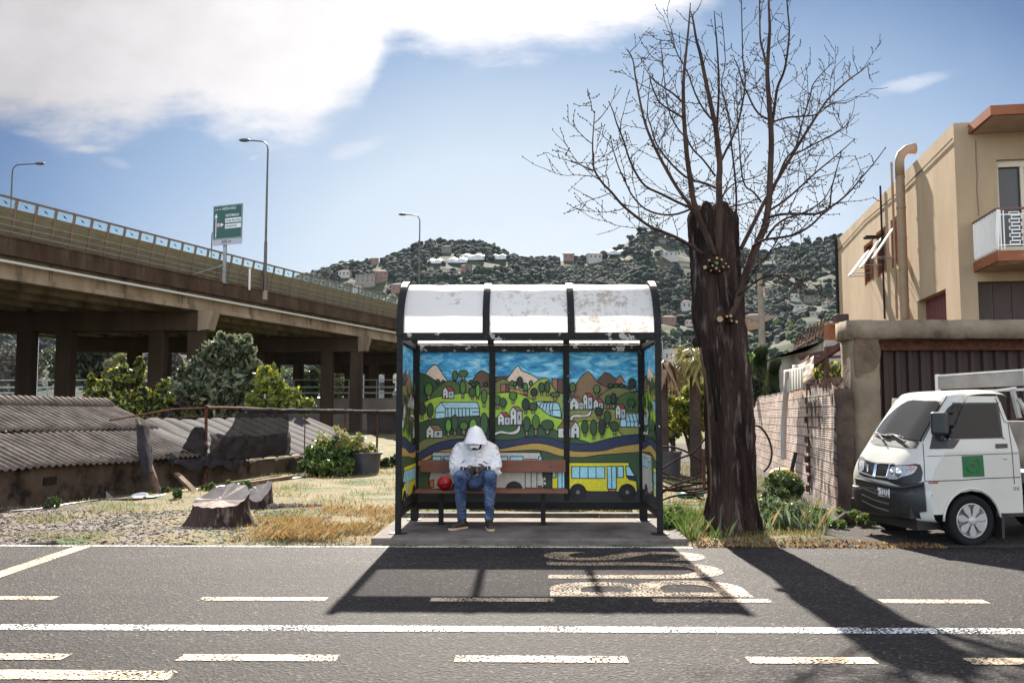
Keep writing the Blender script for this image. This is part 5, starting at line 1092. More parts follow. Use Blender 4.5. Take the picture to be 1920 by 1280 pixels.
# ------------------------------------------------------------------ tan house
HD = Vector((math.sin(R(8.32)), math.cos(R(8.32)), 0)); HP = Vector((HD.y, -HD.x, 0))      # along the side wall, and to the right
def brickless(name, col, col2, **k): return mat(name, col, col2, **k)
M_tan = mat('tan_render', (.43, .32, .205), (.33, .235, .145), .7, rough=.9, bump=.008, bscale=40, stretch=(1, 1, .35), col3=(.34, .23, .14), scale3=1.2, lo3=.55, hi3=.75)
M_tanf = M_tan
M_terra = mat('terracotta_paint', (.27, .10, .05), (.21, .075, .04), 3, rough=.8, col3=(.55, .5, .45), scale3=5, lo3=.66, hi3=.68); M_brn = mat('brown_shutter', (.055, .026, .02), (.04, .018, .014), 6, rough=.6)
_c = at(1795, 420, 20.0); C0 = Vector((_c.x, 20.0, 0)); ZT = Z_at(231, 20.0, 1789)
def hp_(t, n=0, z=0): return C0+HD*t+HP*n+Vector((0, 0, z))
ho = empty('house', hp_(5, 4), 'tall tan rendered house with a balcony at the right edge', 'house')
L_ = 13.6
def side_wall():
    # side wall with real openings: (t0, t1, z0, z1)
    holes = [(.75, 2.25, -1, Z_at(541, 21.8, 1745))]
    def tz(px, py):   # pixel to (t, z) on the side wall plane
        d = ray(px, py); o = Vector((0, 0, HC)); s = (C0-o).dot(HP)/d.dot(HP); p = o+d*s; return (p-C0).dot(HD), p.z
    wins = []
    for x0, x1, yt, yb in ((1620.5, 1636, 448, 537), (1644, 1659, 424, 522), (1671, 1680.5, 405, 505)):
        a = tz(x1, yt); b_ = tz(x0, yt+8); c_ = tz(x0, yb); wins.append((a[0], b_[0], c_[1], a[1]))
    a = tz(1773, 541); b_ = tz(1720, 566); holes = [(a[0], b_[0], 2.2, a[1])]+wins
    ts = sorted(set([0, L_]+[h for q in holes for h in q[:2]])); zs = sorted(set([0, ZT]+[h for q in holes for h in q[2:]]))
    b = MB()
    for i in range(len(ts)-1):
        for j in range(len(zs)-1):
            tc_, zc = (ts[i]+ts[i+1])/2, (zs[j]+zs[j+1])/2
            if any(q[0] < tc_ < q[1] and q[2] < zc < q[3] for q in holes): continue
            b.add([hp_(ts[i], 0, zs[j]), hp_(ts[i+1], 0, zs[j]), hp_(ts[i+1], 0, zs[j+1]), hp_(ts[i], 0, zs[j+1])], [(0, 1, 2, 3)])
    for q in holes:
        for (p0, p1) in (((q[0], q[2]), (q[0], q[3])), ((q[1], q[3]), (q[1], q[2])), ((q[0], q[3]), (q[1], q[3])), ((q[1], q[2]), (q[0], q[2]))):
            b.add([hp_(p0[0], 0, p0[1]), hp_(p1[0], 0, p1[1]), hp_(p1[0], .28, p1[1]), hp_(p0[0], .28, p0[1])], [(0, 1, 2, 3)])
    # back, top and front of the volume
    b.add([hp_(L_, 0, 0), hp_(L_, 9, 0), hp_(L_, 9, ZT), hp_(L_, 0, ZT)], [(0, 1, 2, 3)]); b.add([hp_(0, 0, ZT), hp_(L_, 0, ZT), hp_(L_, .25, ZT), hp_(0, .25, ZT), hp_(0, .25, ZT-.5), hp_(L_, .25, ZT-.5)], [(0, 1, 2, 3), (3, 2, 5, 4)])
    b.add([hp_(0, .25, ZT-.5), hp_(L_, .25, ZT-.5), hp_(L_, 9, ZT-.5), hp_(0, 9, ZT-.5)], [(0, 1, 2, 3)])
    b.build('wall', M_tan, ho)
    for q in wins:
        fr = MB(); w = MB()
        for (p0, p1) in (((q[0], q[2]), (q[0], q[3])), ((q[1], q[2]), (q[1], q[3])), ((q[0], q[3]), (q[1], q[3])), ((q[0], q[2]), (q[1], q[2]))): fr.bar(hp_(p0[0], .06, p0[1]), hp_(p1[0], .06, p1[1]), .09, .14)
        f_ = fr.build('window', M_terra, ho); w.add([hp_(q[0], .22, q[2]), hp_(q[1], .22, q[2]), hp_(q[1], .22, q[3]), hp_(q[0], .22, q[3])], [(0, 1, 2, 3)]); w.build('pane', M_hwin, f_)
        # flap shutter held out from the wall
        zt2 = q[3]-.32; zb2 = q[2]+.25; o = .58; tm = (q[0]+q[1])/2; hw = (q[1]-q[0])*.27; s = MB(); s.prism([hp_(tm-hw, -.03, zt2), hp_(tm+hw, -.03, zt2), hp_(tm+hw, -o, zb2), hp_(tm-hw, -o, zb2)], Vector((0, 0, .03))+HP*-.02); sh_ = s.build('shutter', M_white, ho)
        for t in (tm-hw, tm+hw): MB().bar(hp_(t, 0, zb2+.02), hp_(t, -o, zb2+.02), .02).build('stay', M_steel, sh_)
    q = holes[0]; b = MB(); n = 9
    for i in range(n): a0 = q[0]+(q[1]-q[0])*i/n; a1 = q[0]+(q[1]-q[0])*(i+.92)/n; b.prism([hp_(a0, .2, q[2]), hp_(a1, .2, q[2]), hp_(a1, .2, q[3]), hp_(a0, .2, q[3])], HP*.05)
    b.add([hp_(q[0], .27, q[2]), hp_(q[1], .27, q[2]), hp_(q[1], .27, q[3]), hp_(q[0], .27, q[3])], [(0, 1, 2, 3)])
    b.build('louvre_window', mat('red_brown_slats', (.13, .03, .025), rough=.6), ho)
side_wall()
# front face: wing return, recessed loggia wall, door, balcony, roof slab
b = MB(); FD = HP   # the front runs to the right
zw = ZT
hz0, hz1 = Z_at(343, 20.6, 1900), Z_at(470, 20.6, 1900)
def fb(n, t, z): return C0+HP*n+HD*t+Vector((0, 0, z))
def fpx(px, py, t=0.0):
    d = ray(px, py); o = Vector((0, 0, HC)); s = (C0+HD*t-o).dot(HD)/d.dot(HD); p = o+d*s; return (p-C0).dot(HP), p.z
n1 = fpx(1868, 300)[0]; z1 = fpx(1868, 300)[1]; gz = fpx(1833, 528)[1]; gn = fpx(1833, 528)[0]
ZB_ = fpx(1868, 470)[1]; n0b = .27
ns_ = [0, gn, n1, n1+1.25, 9]; zs_ = [0, gz, ZB_, z1, ZT]
for i in range(4):
    for j in range(4):
        if j == 0 and i >= 1: continue
        if i == 2 and j == 2: continue
        b.add([fb(ns_[i], 0, zs_[j]), fb(ns_[i+1], 0, zs_[j]), fb(ns_[i+1], 0, zs_[j+1]), fb(ns_[i], 0, zs_[j+1])], [(0, 1, 2, 3)])
b.add([fb(gn, 0, gz), fb(9, 0, gz), fb(9, .3, gz), fb(gn, .3, gz)], [(0, 1, 2, 3)]); b.add([fb(gn, 0, 0), fb(gn, .3, 0), fb(gn, .3, gz), fb(gn, 0, gz)], [(0, 1, 2, 3)])
for (p0, p1) in (((n1, ZB_), (n1, z1)), ((n1+1.25, z1), (n1+1.25, ZB_)), ((n1, z1), (n1+1.25, z1))): b.add([fb(p0[0], 0, p0[1]), fb(p1[0], 0, p1[1]), fb(p1[0], .3, p1[1]), fb(p0[0], .3, p0[1])], [(0, 1, 2, 3)])
b.build('wall', M_tan, ho)
b = MB(); x = gn
while x < 9: b.prism([fb(x, .22, 0), fb(x+.36, .22, 0), fb(x+.36, .22, gz), fb(x, .22, gz)], HD*.04); x += .38
b.build('garage_shutter', M_brn, ho)
M_frame = mat('cream_frame', (.55, .47, .35), rough=.6)
dr = MB()
for a0, a1 in ((0, .07), (.52, .60), (1.18, 1.25)): dr.prism([fb(n1+a0, .12, ZB_), fb(n1+a1, .12, ZB_), fb(n1+a1, .12, z1), fb(n1+a0, .12, z1)], HD*.06)
dr.prism([fb(n1, .11, z1-.14), fb(n1+1.25, .11, z1-.14), fb(n1+1.25, .11, z1), fb(n1, .11, z1)], HD*.06); dr.prism([fb(n1, .115, ZB_), fb(n1+1.25, .115, ZB_), fb(n1+1.25, .115, ZB_+.1), fb(n1, .115, ZB_+.1)], HD*.06)
d_ = dr.build('balcony_door', M_frame, ho)
MB().add([fb(n1, .2, ZB_), fb(n1+1.25, .2, ZB_), fb(n1+1.25, .2, z1), fb(n1, .2, z1)], [(0, 1, 2, 3)]).build('pane', M_hwin, d_)
MB().add([fb(n1+.66, .19, ZB_), fb(n1+1.18, .19, ZB_), fb(n1+1.18, .19, z1), fb(n1+.66, .19, z1)], [(0, 1, 2, 3)]).build('curtain', mat('red_curtain', (.12, .025, .02), rough=.9), d_)
# balcony
TB = -1.48; nb0 = fpx(1871, 480, TB)[0]; zb1_ = fpx(1871, 470, TB)[1]; zb0_ = fpx(1871, 489, TB)[1]
bs = MB(); bs.prism([fb(nb0, TB, zb0_), fb(9, TB, zb0_), fb(9, 0, zb0_), fb(nb0, 0, zb0_)], (0, 0, zb1_-zb0_)); bo = bs.build('balcony', M_terra, ho)
MB().add([fb(nb0+.05, TB+.05, zb0_-.004), fb(9, TB+.05, zb0_-.004), fb(9, -.02, zb0_-.004), fb(nb0+.05, -.02, zb0_-.004)], [(0, 1, 2, 3)]).build('balcony_soffit', mat('soffit_paint', (.42, .3, .2), (.6, .5, .4), 2, rough=.9, lo=.55, hi=.62), bo)
rz = fpx(1871, 391, TB)[1]
M_rail = mat('white_railing', (.72, .70, .66), rough=.5)
br = MB(); br.bar(fb(nb0+.03, -.02, rz), fb(nb0+.03, TB+.04, rz), .05, .04); br.bar(fb(nb0+.03, TB+.04, rz), fb(9, TB+.04, rz), .05, .04); br.build('handrail', mat('brown_handrail', (.13, .045, .03), rough=.5), bo)
br = MB(); 
for k in range(10): br.bar(fb(nb0+.03, -.1+(TB+.12)*k/9.6, zb1_+.05), fb(nb0+.03, -.1+(TB+.12)*k/8.6, rz-.03), .015, .075, up=HP)
br.bar(fb(nb0+.03, -.02, zb1_+.08), fb(nb0+.03, TB+.04, zb1_+.08), .02); br.bar(fb(nb0+.03, TB+.04, zb1_+.12), fb(9, TB+.04, zb1_+.12), .02); br.bar(fb(nb0+.03, TB+.04, rz-.12), fb(9, TB+.04, rz-.12), .02)
x = nb0+.03
for k in range(3): br.bar(fb(x, TB+.04, zb1_+.02), fb(x, TB+.04, rz-.03), .02); x += .06
for m0 in (nb0+.26, nb0+1.35, nb0+2.4):     # brick-pattern ornament made of flat bar rectangles
    for k in range(9):
        off = .045 if k % 2 else 0; z_ = zb1_+.14+k*.075; w = .19
        for a, c in (((0, 0), (w, 0)), ((w, 0), (w, .062)), ((w, .062), (0, .062)), ((0, .062), (0, 0))): br.bar(fb(m0+off+a[0], TB+.04, z_+a[1]), fb(m0+off+c[0], TB+.04, z_+c[1]), .014)
br.bar(fb(m0, TB+.04, zb1_), fb(m0, TB+.04, rz), .02)
br.build('railing', M_rail, bo)
MB().bar(fb(nb0+.8, TB+.0, zb0_), fb(nb0+.8, TB+.0, rz), .035).build('railing_post', MATS['brown_handrail'], bo)
# roof slab
TRF = -1.3; nr0 = fpx(1822, 255, TRF)[0]; zr0 = fpx(1856, 216, TRF)[1]; zr1 = fpx(1856, 198, TRF)[1]
nr0 = fpx(1857, 205, TRF)[0]
MB().prism([fb(nr0, TRF, zr0), fb(9.3, TRF, zr0), fb(9.3, .6, zr0), fb(.30, .6, zr0), fb(.30, -.02, zr0)], (0, 0, zr1-zr0)).build('roof_slab', M_terra, ho)
MB().add([fb(nr0+.06, TRF+.06, zr0-.004), fb(9.2, TRF+.06, zr0-.004), fb(9.2, -.01, zr0-.004), fb(.38, -.01, zr0-.004)], [(0, 1, 2, 3)]).build('roof_soffit', mat('pale_soffit', (.42, .33, .27), (.34, .26, .2), 2, rough=.9), ho)
MB().box(hp_(0, 0, 0)+HP*.2+Vector((0, 0, ZT+.02)), (.001, .001, .001)).build('coping', M_tan, ho) if False else None
# chimney flue and thin pipes on the side wall
M_flue = mat('flue_metal', (.30, .20, .12), (.24, .16, .09), 3, rough=.6, metal=.2)
def wp(px, py, off=.22):
    d = ray(px, py); o = Vector((0, 0, HC)); s = (C0-HP*off-o).dot(HP)/d.dot(HP); return o+d*s
fl = empty('flue_pipe', wp(1697, 596), 'tall tan flue pipe with a cowl clamped to the side of the tan house', 'flue')
f0 = wp(1697, 598); ft = wp(1687, 292); ft = Vector((f0.x, f0.y, ft.z))
q_ = wp(1690, 330); 
b = MB(); b.tube([f0, Vector((f0.x, f0.y, q_.z))], .115, 14); 
for z in np.linspace(f0.z+.5, q_.z, 5): b.tube([(f0.x, f0.y, z-.02), (f0.x, f0.y, z+.02)], .128, 14)
b.build('pipe', M_flue, fl, smooth=False)
b = MB(); b.tube([(f0.x, f0.y, q_.z), (f0.x, f0.y, q_.z+.45), (f0.x+.05, f0.y, q_.z+.62), (f0.x+.2, f0.y, q_.z+.75), (f0.x+.42, f0.y, q_.z+.78)], [.12, .12, .12, .12, .15], 14); b.build('cowl', M_flue, fl, smooth=True)
b = MB(); b.tube([wp(1682, 598, .1), Vector((wp(1682, 598, .1).x, wp(1682, 598, .1).y, wp(1676, 300, .1).z))], .035, 8); b.build('thin_pipe', M_flue, fl)
a = wp(1659, 598, .06); tag(MB().tube([a, Vector((a.x, a.y, wp(1654, 345, .06).z))], .03, 8).build('drain_pipe', M_black), 'thin dark vertical pipe left of the flue, taller than the roof edge', 'pipe')
a = wp(1573, 640, .05); b = MB(); b.tube([a, Vector((a.x, a.y, wp(1569, 447, .05).z))], .06, 8); b.cyl(Vector((a.x-.05, a.y, wp(1566, 449, .05).z)), Vector((a.x-.05, a.y, wp(1566, 440, .05).z)), .07, 8); tag(b.build('downpipe', M_black), 'dark downpipe at the far corner of the tan house', 'pipe')
a = wp(1632, 445, .25); o = MB().box(a, (.35, .25, .09)).box(a+HP*.2, (.06, .06, .06)).build('wall_lamp', M_black, bevel=.02); tag(o, 'dark floodlight above the leftmost shuttered window of the tan house', 'lamp')
# ------------------------------------------------------------------ garage
GY = 13.3
gx0 = X_at(1601, GY); ga = empty('garage', (gx0+2.5, GY+2.5, 0), 'concrete framed garage with brown corrugated doors behind the parked van', 'garage')
M_gc = mat('old_garage_concrete', (.26, .20, .14), (.16, .12, .08), 1.6, rough=.9, bump=.02, bscale=14, col3=(.10, .075, .06), scale3=2.2, lo3=.52, hi3=.68)
zt = Z_at(602, GY); zl = Z_at(636, GY); pxr = X_at(1652, GY)
def rough_box(name, x0, x1, y0, y1, z0, z1, m_, parent, amp=.018, st=.09):
    bm = bmesh.new(); bmesh.ops.create_cube(bm, size=1)
    for v in bm.verts: v.co = Vector((x0 if v.co.x < 0 else x1, y0 if v.co.y < 0 else y1, z0 if v.co.z < 0 else z1))
    for ax, ln in ((0, x1-x0), (1, y1-y0), (2, z1-z0)):
        k = max(1, int(ln/st))
        for i in range(1, k):
            no = [0, 0, 0]; no[ax] = 1; co = [x0, y0, z0]; co[ax] += ln*i/k; bmesh.ops.bisect_plane(bm, geom=bm.verts[:]+bm.edges[:]+bm.faces[:], plane_co=co, plane_no=no)
    bm.normal_update()
    for v in bm.verts: n = v.normal; v.co += n*(amp*noise.noise(v.co*3.1)+amp*.6*noise.noise(v.co*11))
    b = MB(); bm.verts.index_update(); b.add([v.co[:] for v in bm.verts], [[v.index for v in f_.verts] for f_ in bm.faces]); bm.free(); return b.build(name, m_, parent, smooth=True)
rough_box('pillar', gx0, pxr, GY, GY+.5, -.1, zl, M_gc, ga); rough_box('lintel', gx0-.06, gx0+5.5, GY-.05, GY+.5, zl, zt, M_gc, ga, .02, .1)
b = MB(); g0 = Vector((gx0, GY+.45, 0)); gd = Vector((math.sin(R(24)), math.cos(R(24)), 0)); g0 = g0+Vector((.1, 0, 0)); b.prism([g0, g0+Vector((.2, 0, 0)), g0+gd*4.5+Vector((.2, 0, 0)), g0+gd*4.5], (0, 0, zl)); b.prism([g0+Vector((0, 0, zl)), g0+Vector((5.3, 0, zl)), g0+gd*4.5+Vector((5.3, 0, zl)), g0+gd*4.5+Vector((0, 0, zl))], (0, 0, .2)); b.build('wall', M_gc, ga)
def plaster(pts, z_):   # patch of fallen render on the pillar
    return [ (at(px, py, GY-.028)) for px, py in pts]
b = MB(); P_ = smoothpoly([(1604,634),(1640,634),(1650,650),(1651,668),(1646,684),(1638,694),(1618,700),(1605,702)], True, 4); q = plaster(P_, 0); b.prism(q, (0, .02, 0)); b.build('bare_patch', mat('bare_concrete', (.16, .11, .075), (.10, .07, .048), 5, rough=.95, bump=.02, bscale=25), ga)
b = MB(); P_ = []; x = pxr+.02; amp = .045; X1 = gx0+5.4; V = []; F = []; k = 0
while x < X1:
    for dx, dy in ((0, 0), (.05, 0), (.075, amp), (.145, amp), (.17, 0)): V.append((x+dx, GY+.33+dy, 0)); V.append((x+dx, GY+.33+dy, zl-.12))
    x += .185
for i in range(len(V)//2-1): F.append((2*i, 2*i+2, 2*i+3, 2*i+1))
b.add(V, F); b.build('corrugated_door', mat('brown_corrugated', (.035, .015, .010), (.02, .009, .006), 4, rough=.7, stretch=(1, 1, .2), bump=.004), ga)
MB().box((gx0+2.9, GY+.30, zl-.075), (5, .14, .15)).build('door_track', M_rust, ga)
# brick wall
B0 = Vector((X_at(1566, 13.1), 13.1, 0))
def bp(t, n=0, z=0): return B0+HD*t+HP*n+Vector((0, 0, z))
def brickmat(name, c1, c2, mortar, stain):
    m = bpy.data.materials.new(name); m.use_nodes = True; nt = m.node_tree; N = nt.nodes; L = nt.links; b = N['Principled BSDF']
    uv = N.new('ShaderNodeUVMap'); br = N.new('ShaderNodeTexBrick'); br.inputs['Scale'].default_value = 1; br.inputs['Brick Width'].default_value = .33; br.inputs['Row Height'].default_value = .165; br.inputs['Mortar Size'].default_value = .012; br.inputs['Mortar Smooth'].default_value = .3
    br.inputs['Color1'].default_value = (*c1, 1); br.inputs['Color2'].default_value = (*c2, 1); br.inputs['Mortar'].default_value = (*mortar, 1)
    mp = N.new('ShaderNodeMapping'); L.new(uv.outputs[0], mp.inputs[0])
    n = N.new('ShaderNodeTexNoise'); n.inputs['Scale'].default_value = 9; n.inputs['Detail'].default_value = 4; L.new(mp.outputs[0], n.inputs['Vector'])
    mv = N.new('ShaderNodeVectorMath'); mv.operation = 'MULTIPLY_ADD'; L.new(n.outputs[1], mv.inputs[0]); mv.inputs[1].default_value = (.03, .03, 0); L.new(mp.outputs[0], mv.inputs[2]); L.new(mv.outputs[0], br.inputs['Vector'])
    st = N.new('ShaderNodeTexNoise'); st.inputs['Scale'].default_value = 1.6; st.inputs['Detail'].default_value = 8; st.inputs['Roughness'].default_value = .7; mp2 = N.new('ShaderNodeMapping'); mp2.inputs['Scale'].default_value = (1.6, .7, 1); L.new(uv.outputs[0], mp2.inputs[0]); L.new(mp2.outputs[0], st.inputs['Vector'])
    r = N.new('ShaderNodeMapRange'); r.inputs[1].default_value = stain; r.inputs[2].default_value = stain+.1; L.new(st.outputs[0], r.inputs[0])
    x = N.new('ShaderNodeMix'); x.data_type = 'RGBA'; L.new(r.outputs[0], x.inputs[0]); L.new(br.outputs[0], x.inputs[6]); x.inputs[7].default_value = (.035, .028, .026, 1)
    wv = N.new('ShaderNodeTexWave'); wv.bands_direction = 'Y'; wv.inputs['Scale'].default_value = 9.5; L.new(mp.outputs[0], wv.inputs['Vector'])
    L.new(x.outputs[2], b.inputs['Base Color']); b.inputs['Roughness'].default_value = .9
    a = N.new('ShaderNodeMath'); a.operation = 'MULTIPLY_ADD'; L.new(br.outputs['Fac'], a.inputs[0]); a.inputs[1].default_value = -1.6; L.new(wv.outputs[0], a.inputs[2])
    bpn = N.new('ShaderNodeBump'); bpn.inputs['Distance'].default_value = .014; L.new(a.outputs[0], bpn.inputs['Height']); wv.mute = False; a.inputs[1].default_value = -6.0; bpn.inputs['Distance'].default_value = .004; L.new(bpn.outputs[0], b.inputs['Normal']); return m
M_br1 = brickmat('hollow_brick', (.45, .30, .24), (.55, .42, .35), (.17, .13, .11), .60); M_br2 = brickmat('sooty_brick', (.42, .29, .23), (.52, .40, .33), (.05, .038, .032), .45)
def bwall(t0, t1, z1, m_, name, label, seed, jag=.05):
    nn = int((t1-t0)/.06); kz = 26; V = []; F = []; UV = []
    for i in range(nn+1):
        t = t0+(t1-t0)*i/nn; row = .165; zt = z1+jag*noise.noise(Vector((t*2.3, seed, 0))); zt = round(zt/row*3)/3*row
        for j in range(kz+1):
            z = -.1+(zt+.1)*j/kz; off = .012*noise.noise(Vector((t*5, z*5, seed)))+.03*noise.noise(Vector((t*.7, z*.9, seed))); V.append(bp(t, off, z)); UV.append((t, z))
        V.append(bp(t, .16, zt)); UV.append((t, zt+.16)); V.append(bp(t, .16, -.1)); UV.append((t, zt+.3))
    k = kz+3
    for i in range(nn):
        for j in range(k-1): a = i*k+j; F.append((a, a+k, a+k+1, a+1))
    F.append(tuple(range(k-1, -1, -1))); F.append(tuple(range(nn*k, nn*k+k)))
    b = MB(); b.add(V, F); o = b.build(name, m_, None, origin=bp(t0)); uv = o.data.uv_layers.new(name='UVMap')
    for l in o.data.loops: uv.data[l.index].uv = UV[l.vertex_index]
    return tag(o, label, 'wall')
bwall(.12, 2.45, 1.80, M_br2, 'brick_wall', 'near section of hollow brick wall with black stains beside the garage', 2, .09)
bwall(2.62, 13.5, 1.79, M_br1, 'brick_wall', 'long clean pinkish brick wall receding behind the bare tree', 9, .04)
b = MB()      # ragged broken ends between the sections
for k in range(11):
    for s_ in range(3): 
        if random.random() < .85: b.box(bp(2.53+random.uniform(-.04, .04), .02+s_*.05+random.uniform(-.02, .02), .1+k*.165), (.06+random.random()*.08, .1, .11), random.uniform(-.5, .5))
tag(b.build('broken_brick', mat('broken_terracotta', (.13, .07, .05), (.05, .03, .025), 12, rough=.95)), 'ragged column of broken bricks between the two wall sections', 'rubble')
rough_box('wall_end', X_at(1570, 13.15), X_at(1600, 13.15), 13.15, 13.4, -.1, 1.70, mat('blackened_mortar', (.12, .085, .065), (.05, .035, .03), 3, rough=.95, bump=.03, bscale=12), ga, .03, .08)
# loose bricks on top of the near section
b = MB()
for i in range(26): b.box(bp(.05+i*.092, .06+random.uniform(-.03, .03), 1.82+random.uniform(-.05, .05)), (.12, .07+random.random()*.06, .05+random.random()*.06), random.uniform(-1, 1))
tag(b.build('loose_brick', mat('loose_terracotta', (.20, .11, .08), (.07, .045, .035), 9, rough=.95)), 'row of broken bricks lying on top of the stained wall section', 'rubble')
# white pipe and cloth hanging over the wall
wq = lambda px, py, off=.12: (lambda d, o: o+d*((B0-HP*off-o).dot(HP)/d.dot(HP)))(ray(px, py), Vector((0, 0, HC)))
a0 = wq(1472, 862); 
def cl(u, v):
    p = wq(1468+u*16*(1-.55*v)+(4-4*v), 698+v*120, .12); p = p+HP*(-.05*math.sin(u*PI)) ; return p+Vector((0, 0, 0))
o = sheet(None, 'hanging_pipe', lambda u, v: (lambda c, a: c+Vector((math.cos(a)*.055, math.sin(a)*.055, 0)))(wq(1479-9*v-4*math.sin(v*3), 696+v*165, .15), u*2*PI), 14, 20, mat('dull_white_pipe', (.5, .46, .43), (.4, .36, .33), 3, rough=.5), 0); tag(o, 'pale bent pipe hanging down the face of the pink brick wall', 'pipe')
o = sheet(None, 'cloth', lambda u, v: wq(1470+u*36, 694+v*(46-6*u)-u*6, .14+.007*math.sin(u*44)+.015*math.sin(v*3)), 60, 12, mat('beige_tarp', (.58, .53, .45), (.48, .43, .36), 4, rough=.8), .004); tag(o, 'white ribbed sheet draped over the brick wall top beside the pale pipe', 'sheet')
o = sheet(None, 'cloth', lambda u, v: wq(1486+u*40, 684+v*(38)-u*14+4*math.sin(u*4), -.16+.025*noise.noise(Vector((u*5, v*4, 0)))), 40, 16, mat('cream_tarp', (.62, .55, .45), (.5, .42, .33), 4, rough=.85), .004); tag(o, 'cream tarpaulin hung below the red-brown pergola', 'tarpaulin')
# pergola
M_perg = mat('redbrown_timber', (.10, .03, .018), (.06, .018, .011), 5, rough=.7)
pg = empty('pergola', (X_at(1560, 19), 19, 0), 'red-brown timber pergola behind the brick wall beside the tan house', 'pergola')
for a, c, w in (((1586, 640, 18.4), (1586, 760, 18.4), .14), ((1550, 652, 18.6), (1551, 760, 18.6), .07), ((1530, 680, 20), (1530, 760, 20), .12), ((1518, 688, 19), (1584, 642, 18.2), .11), ((1498, 670, 21), (1586, 652, 18.6), .07), ((1500, 686, 21), (1520, 668, 19), .07), ((1500, 672, 21), (1584, 668, 20.5), .06), ((1548, 654, 19), (1588, 648, 18), .08)):
    MB().bar(at(*a), at(*c), w).build('beam', M_perg, pg)
# terrace house beyond
tz_ = 26.0; te = empty('terrace_building', (X_at(1540, tz_), tz_, 0), 'low building with a grey terrace parapet behind the pergola', 'building')
M_tc = mat('terrace_concrete', (.42, .38, .33), (.32, .28, .24), 1.5, rough=.9, col3=(.2, .16, .13), scale3=1.1, lo3=.55, hi3=.7)
A_ = at(1482, 672, 30); B_ = at(1546, 640, 22); C_ = at(1600, 640, 22)
b = MB(); b.prism([Vector((A_.x, A_.y, 2.3)), Vector((B_.x, B_.y, 2.3)), Vector((C_.x, C_.y, 2.3)), Vector((C_.x, 31, 2.3)), Vector((A_.x+.5, 31, 2.3))], (0, 0, .85)); b.build('parapet', M_tc, te)
b = MB(); b.prism([Vector((A_.x+.5, A_.y-.3, 0)), Vector((B_.x+.3, B_.y+.4, 0)), Vector((C_.x, C_.y+.4, 0)), Vector((C_.x, 30.5, 0)), Vector((A_.x+.6, 30.5, 0))], (0, 0, 2.3)); b.build('wall', M_tc, te)
for px, py, w, h, m_, nm in ((1561, 628, .35, .8, M_terra, 'chimney'), (1577, 618, .32, 1.0, M_brn, 'chimney'), (1590, 630, .5, .5, M_terra, 'chimney')):
    p = at(px, py, 23.5); MB().box((p.x, p.y, p.z-.1), (w, w, h)).build(nm, m_, te, bevel=.02)
b = MB()
for i in range(9): p = at(1487+i*6.5, 664-i*3.6, 28-i*.7); b.bar(p, p+Vector((.12, 0, .55)), .03)
b.bar(at(1487, 655, 28), at(1540, 625, 23), .035); b.bar(at(1490, 648, 28), at(1566, 608, 23), .03); b.build('railing', M_rust, te)
p = at(1560, 700, 24); MB().box((p.x+.1, 21.9, 1.75), (.8, .08, .9)).build('window', M_hwin, te)
V, F = leaves(at(1558, 700, 19.5), (.42, .4, .38), 900, .06, 20, .4, 41); o = npmesh('lemon_bush', V, F, [LG, LYG, LY], RNG.integers(0, 3, len(F)), origin=at(1558, 720, 19.5)); tag(o, 'small lemon bush under the pergola behind the wall', 'bush')
# concrete pole with cross arm
Yp = 30; p = Vector((X_at(1432, Yp), Yp, 0)); po = empty('utility_pole', p, 'tapered concrete pole with a short crossarm right of the bare tree', 'utility pole')
M_pc = mat('pole_concrete', (.30, .25, .19), (.22, .18, .14), 3, rough=.9)
zt = Z_at(514, Yp); MB().tube([p, Vector((p.x, p.y, Z_at(597, Yp))), Vector((p.x-.04, p.y, zt))], [.12, .105, .085], 10).build('shaft', M_pc, po)
za = Z_at(597, Yp); b = MB(); b.prism([(p.x-.5, p.y-.07, za+.08), (p.x-.16, p.y-.07, za+.1), (p.x+.16, p.y-.07, za+.1), (p.x+.48, p.y-.07, za+.08), (p.x+.48, p.y-.07, za+.03), (p.x+.13, p.y-.07, za-.12), (p.x-.13, p.y-.07, za-.12), (p.x-.5, p.y-.07, za+.03)], (0, .14, 0)); b.build('crossarm', M_pc, po)
b = MB(); zc = Z_at(536, Yp); b.tube([(p.x, p.y, zc-.03), (p.x, p.y, zc+.03)], .11, 10); b.bar((p.x-.16, p.y, zc), (p.x+.16, p.y, zc), .05); b.build('clamp', M_rust, po)
# distant valley things right of the shelter
for px, py, w, h, c, lab in ((1256, 668, 24, 26, 'w', 'white distant building just right of the bus shelter'), (1271, 693, 17, 10, 'w', 'white distant hoarding beside the far lamp poles'), (1302, 700, 18, 10, 'g', 'grey flat distant building left of the tree trunk'), (1500, 700, 30, 20, 'c', 'cream building low behind the wall')):
    y = 150; p = at(px, py, y); s_ = y/1706; c_ = empty('building', (p.x, y, 0), lab, 'building'); MB().box((p.x, y, (p.z+h*s_/2)/2), (w*s_, 3, p.z+h*s_/2)).build('wall', M_hw[c], c_)
    for k in range(3): MB().box((p.x-w*s_/2+(k+.5)*w*s_/3, y-1.53, p.z), (w*s_/9, .08, h*s_*.3)).build('window', M_hwin, c_)
for px, yb, yt in ((1243, 700, 640), (1276, 700, 632), (1284, 706, 660), (1298, 700, 678)):
    p = at(px, yb, 140); b = MB(); b.tube([(p.x, 140, 0), (p.x, 140, Z_at(yt, 140))], .09, 6); b.build('lamp_pole', M_steel); o = b
for i, o in enumerate([o for o in COL.objects if o.name.startswith('lamp_pole')]): tag(o, ('thin pole against the hill next to the shelter\'s right edge', 'tallest thin grey pole midway between shelter and tree', 'shorter thin pole just left of the palm', 'thin low pole nearest the bare tree trunk')[i], 'pole')
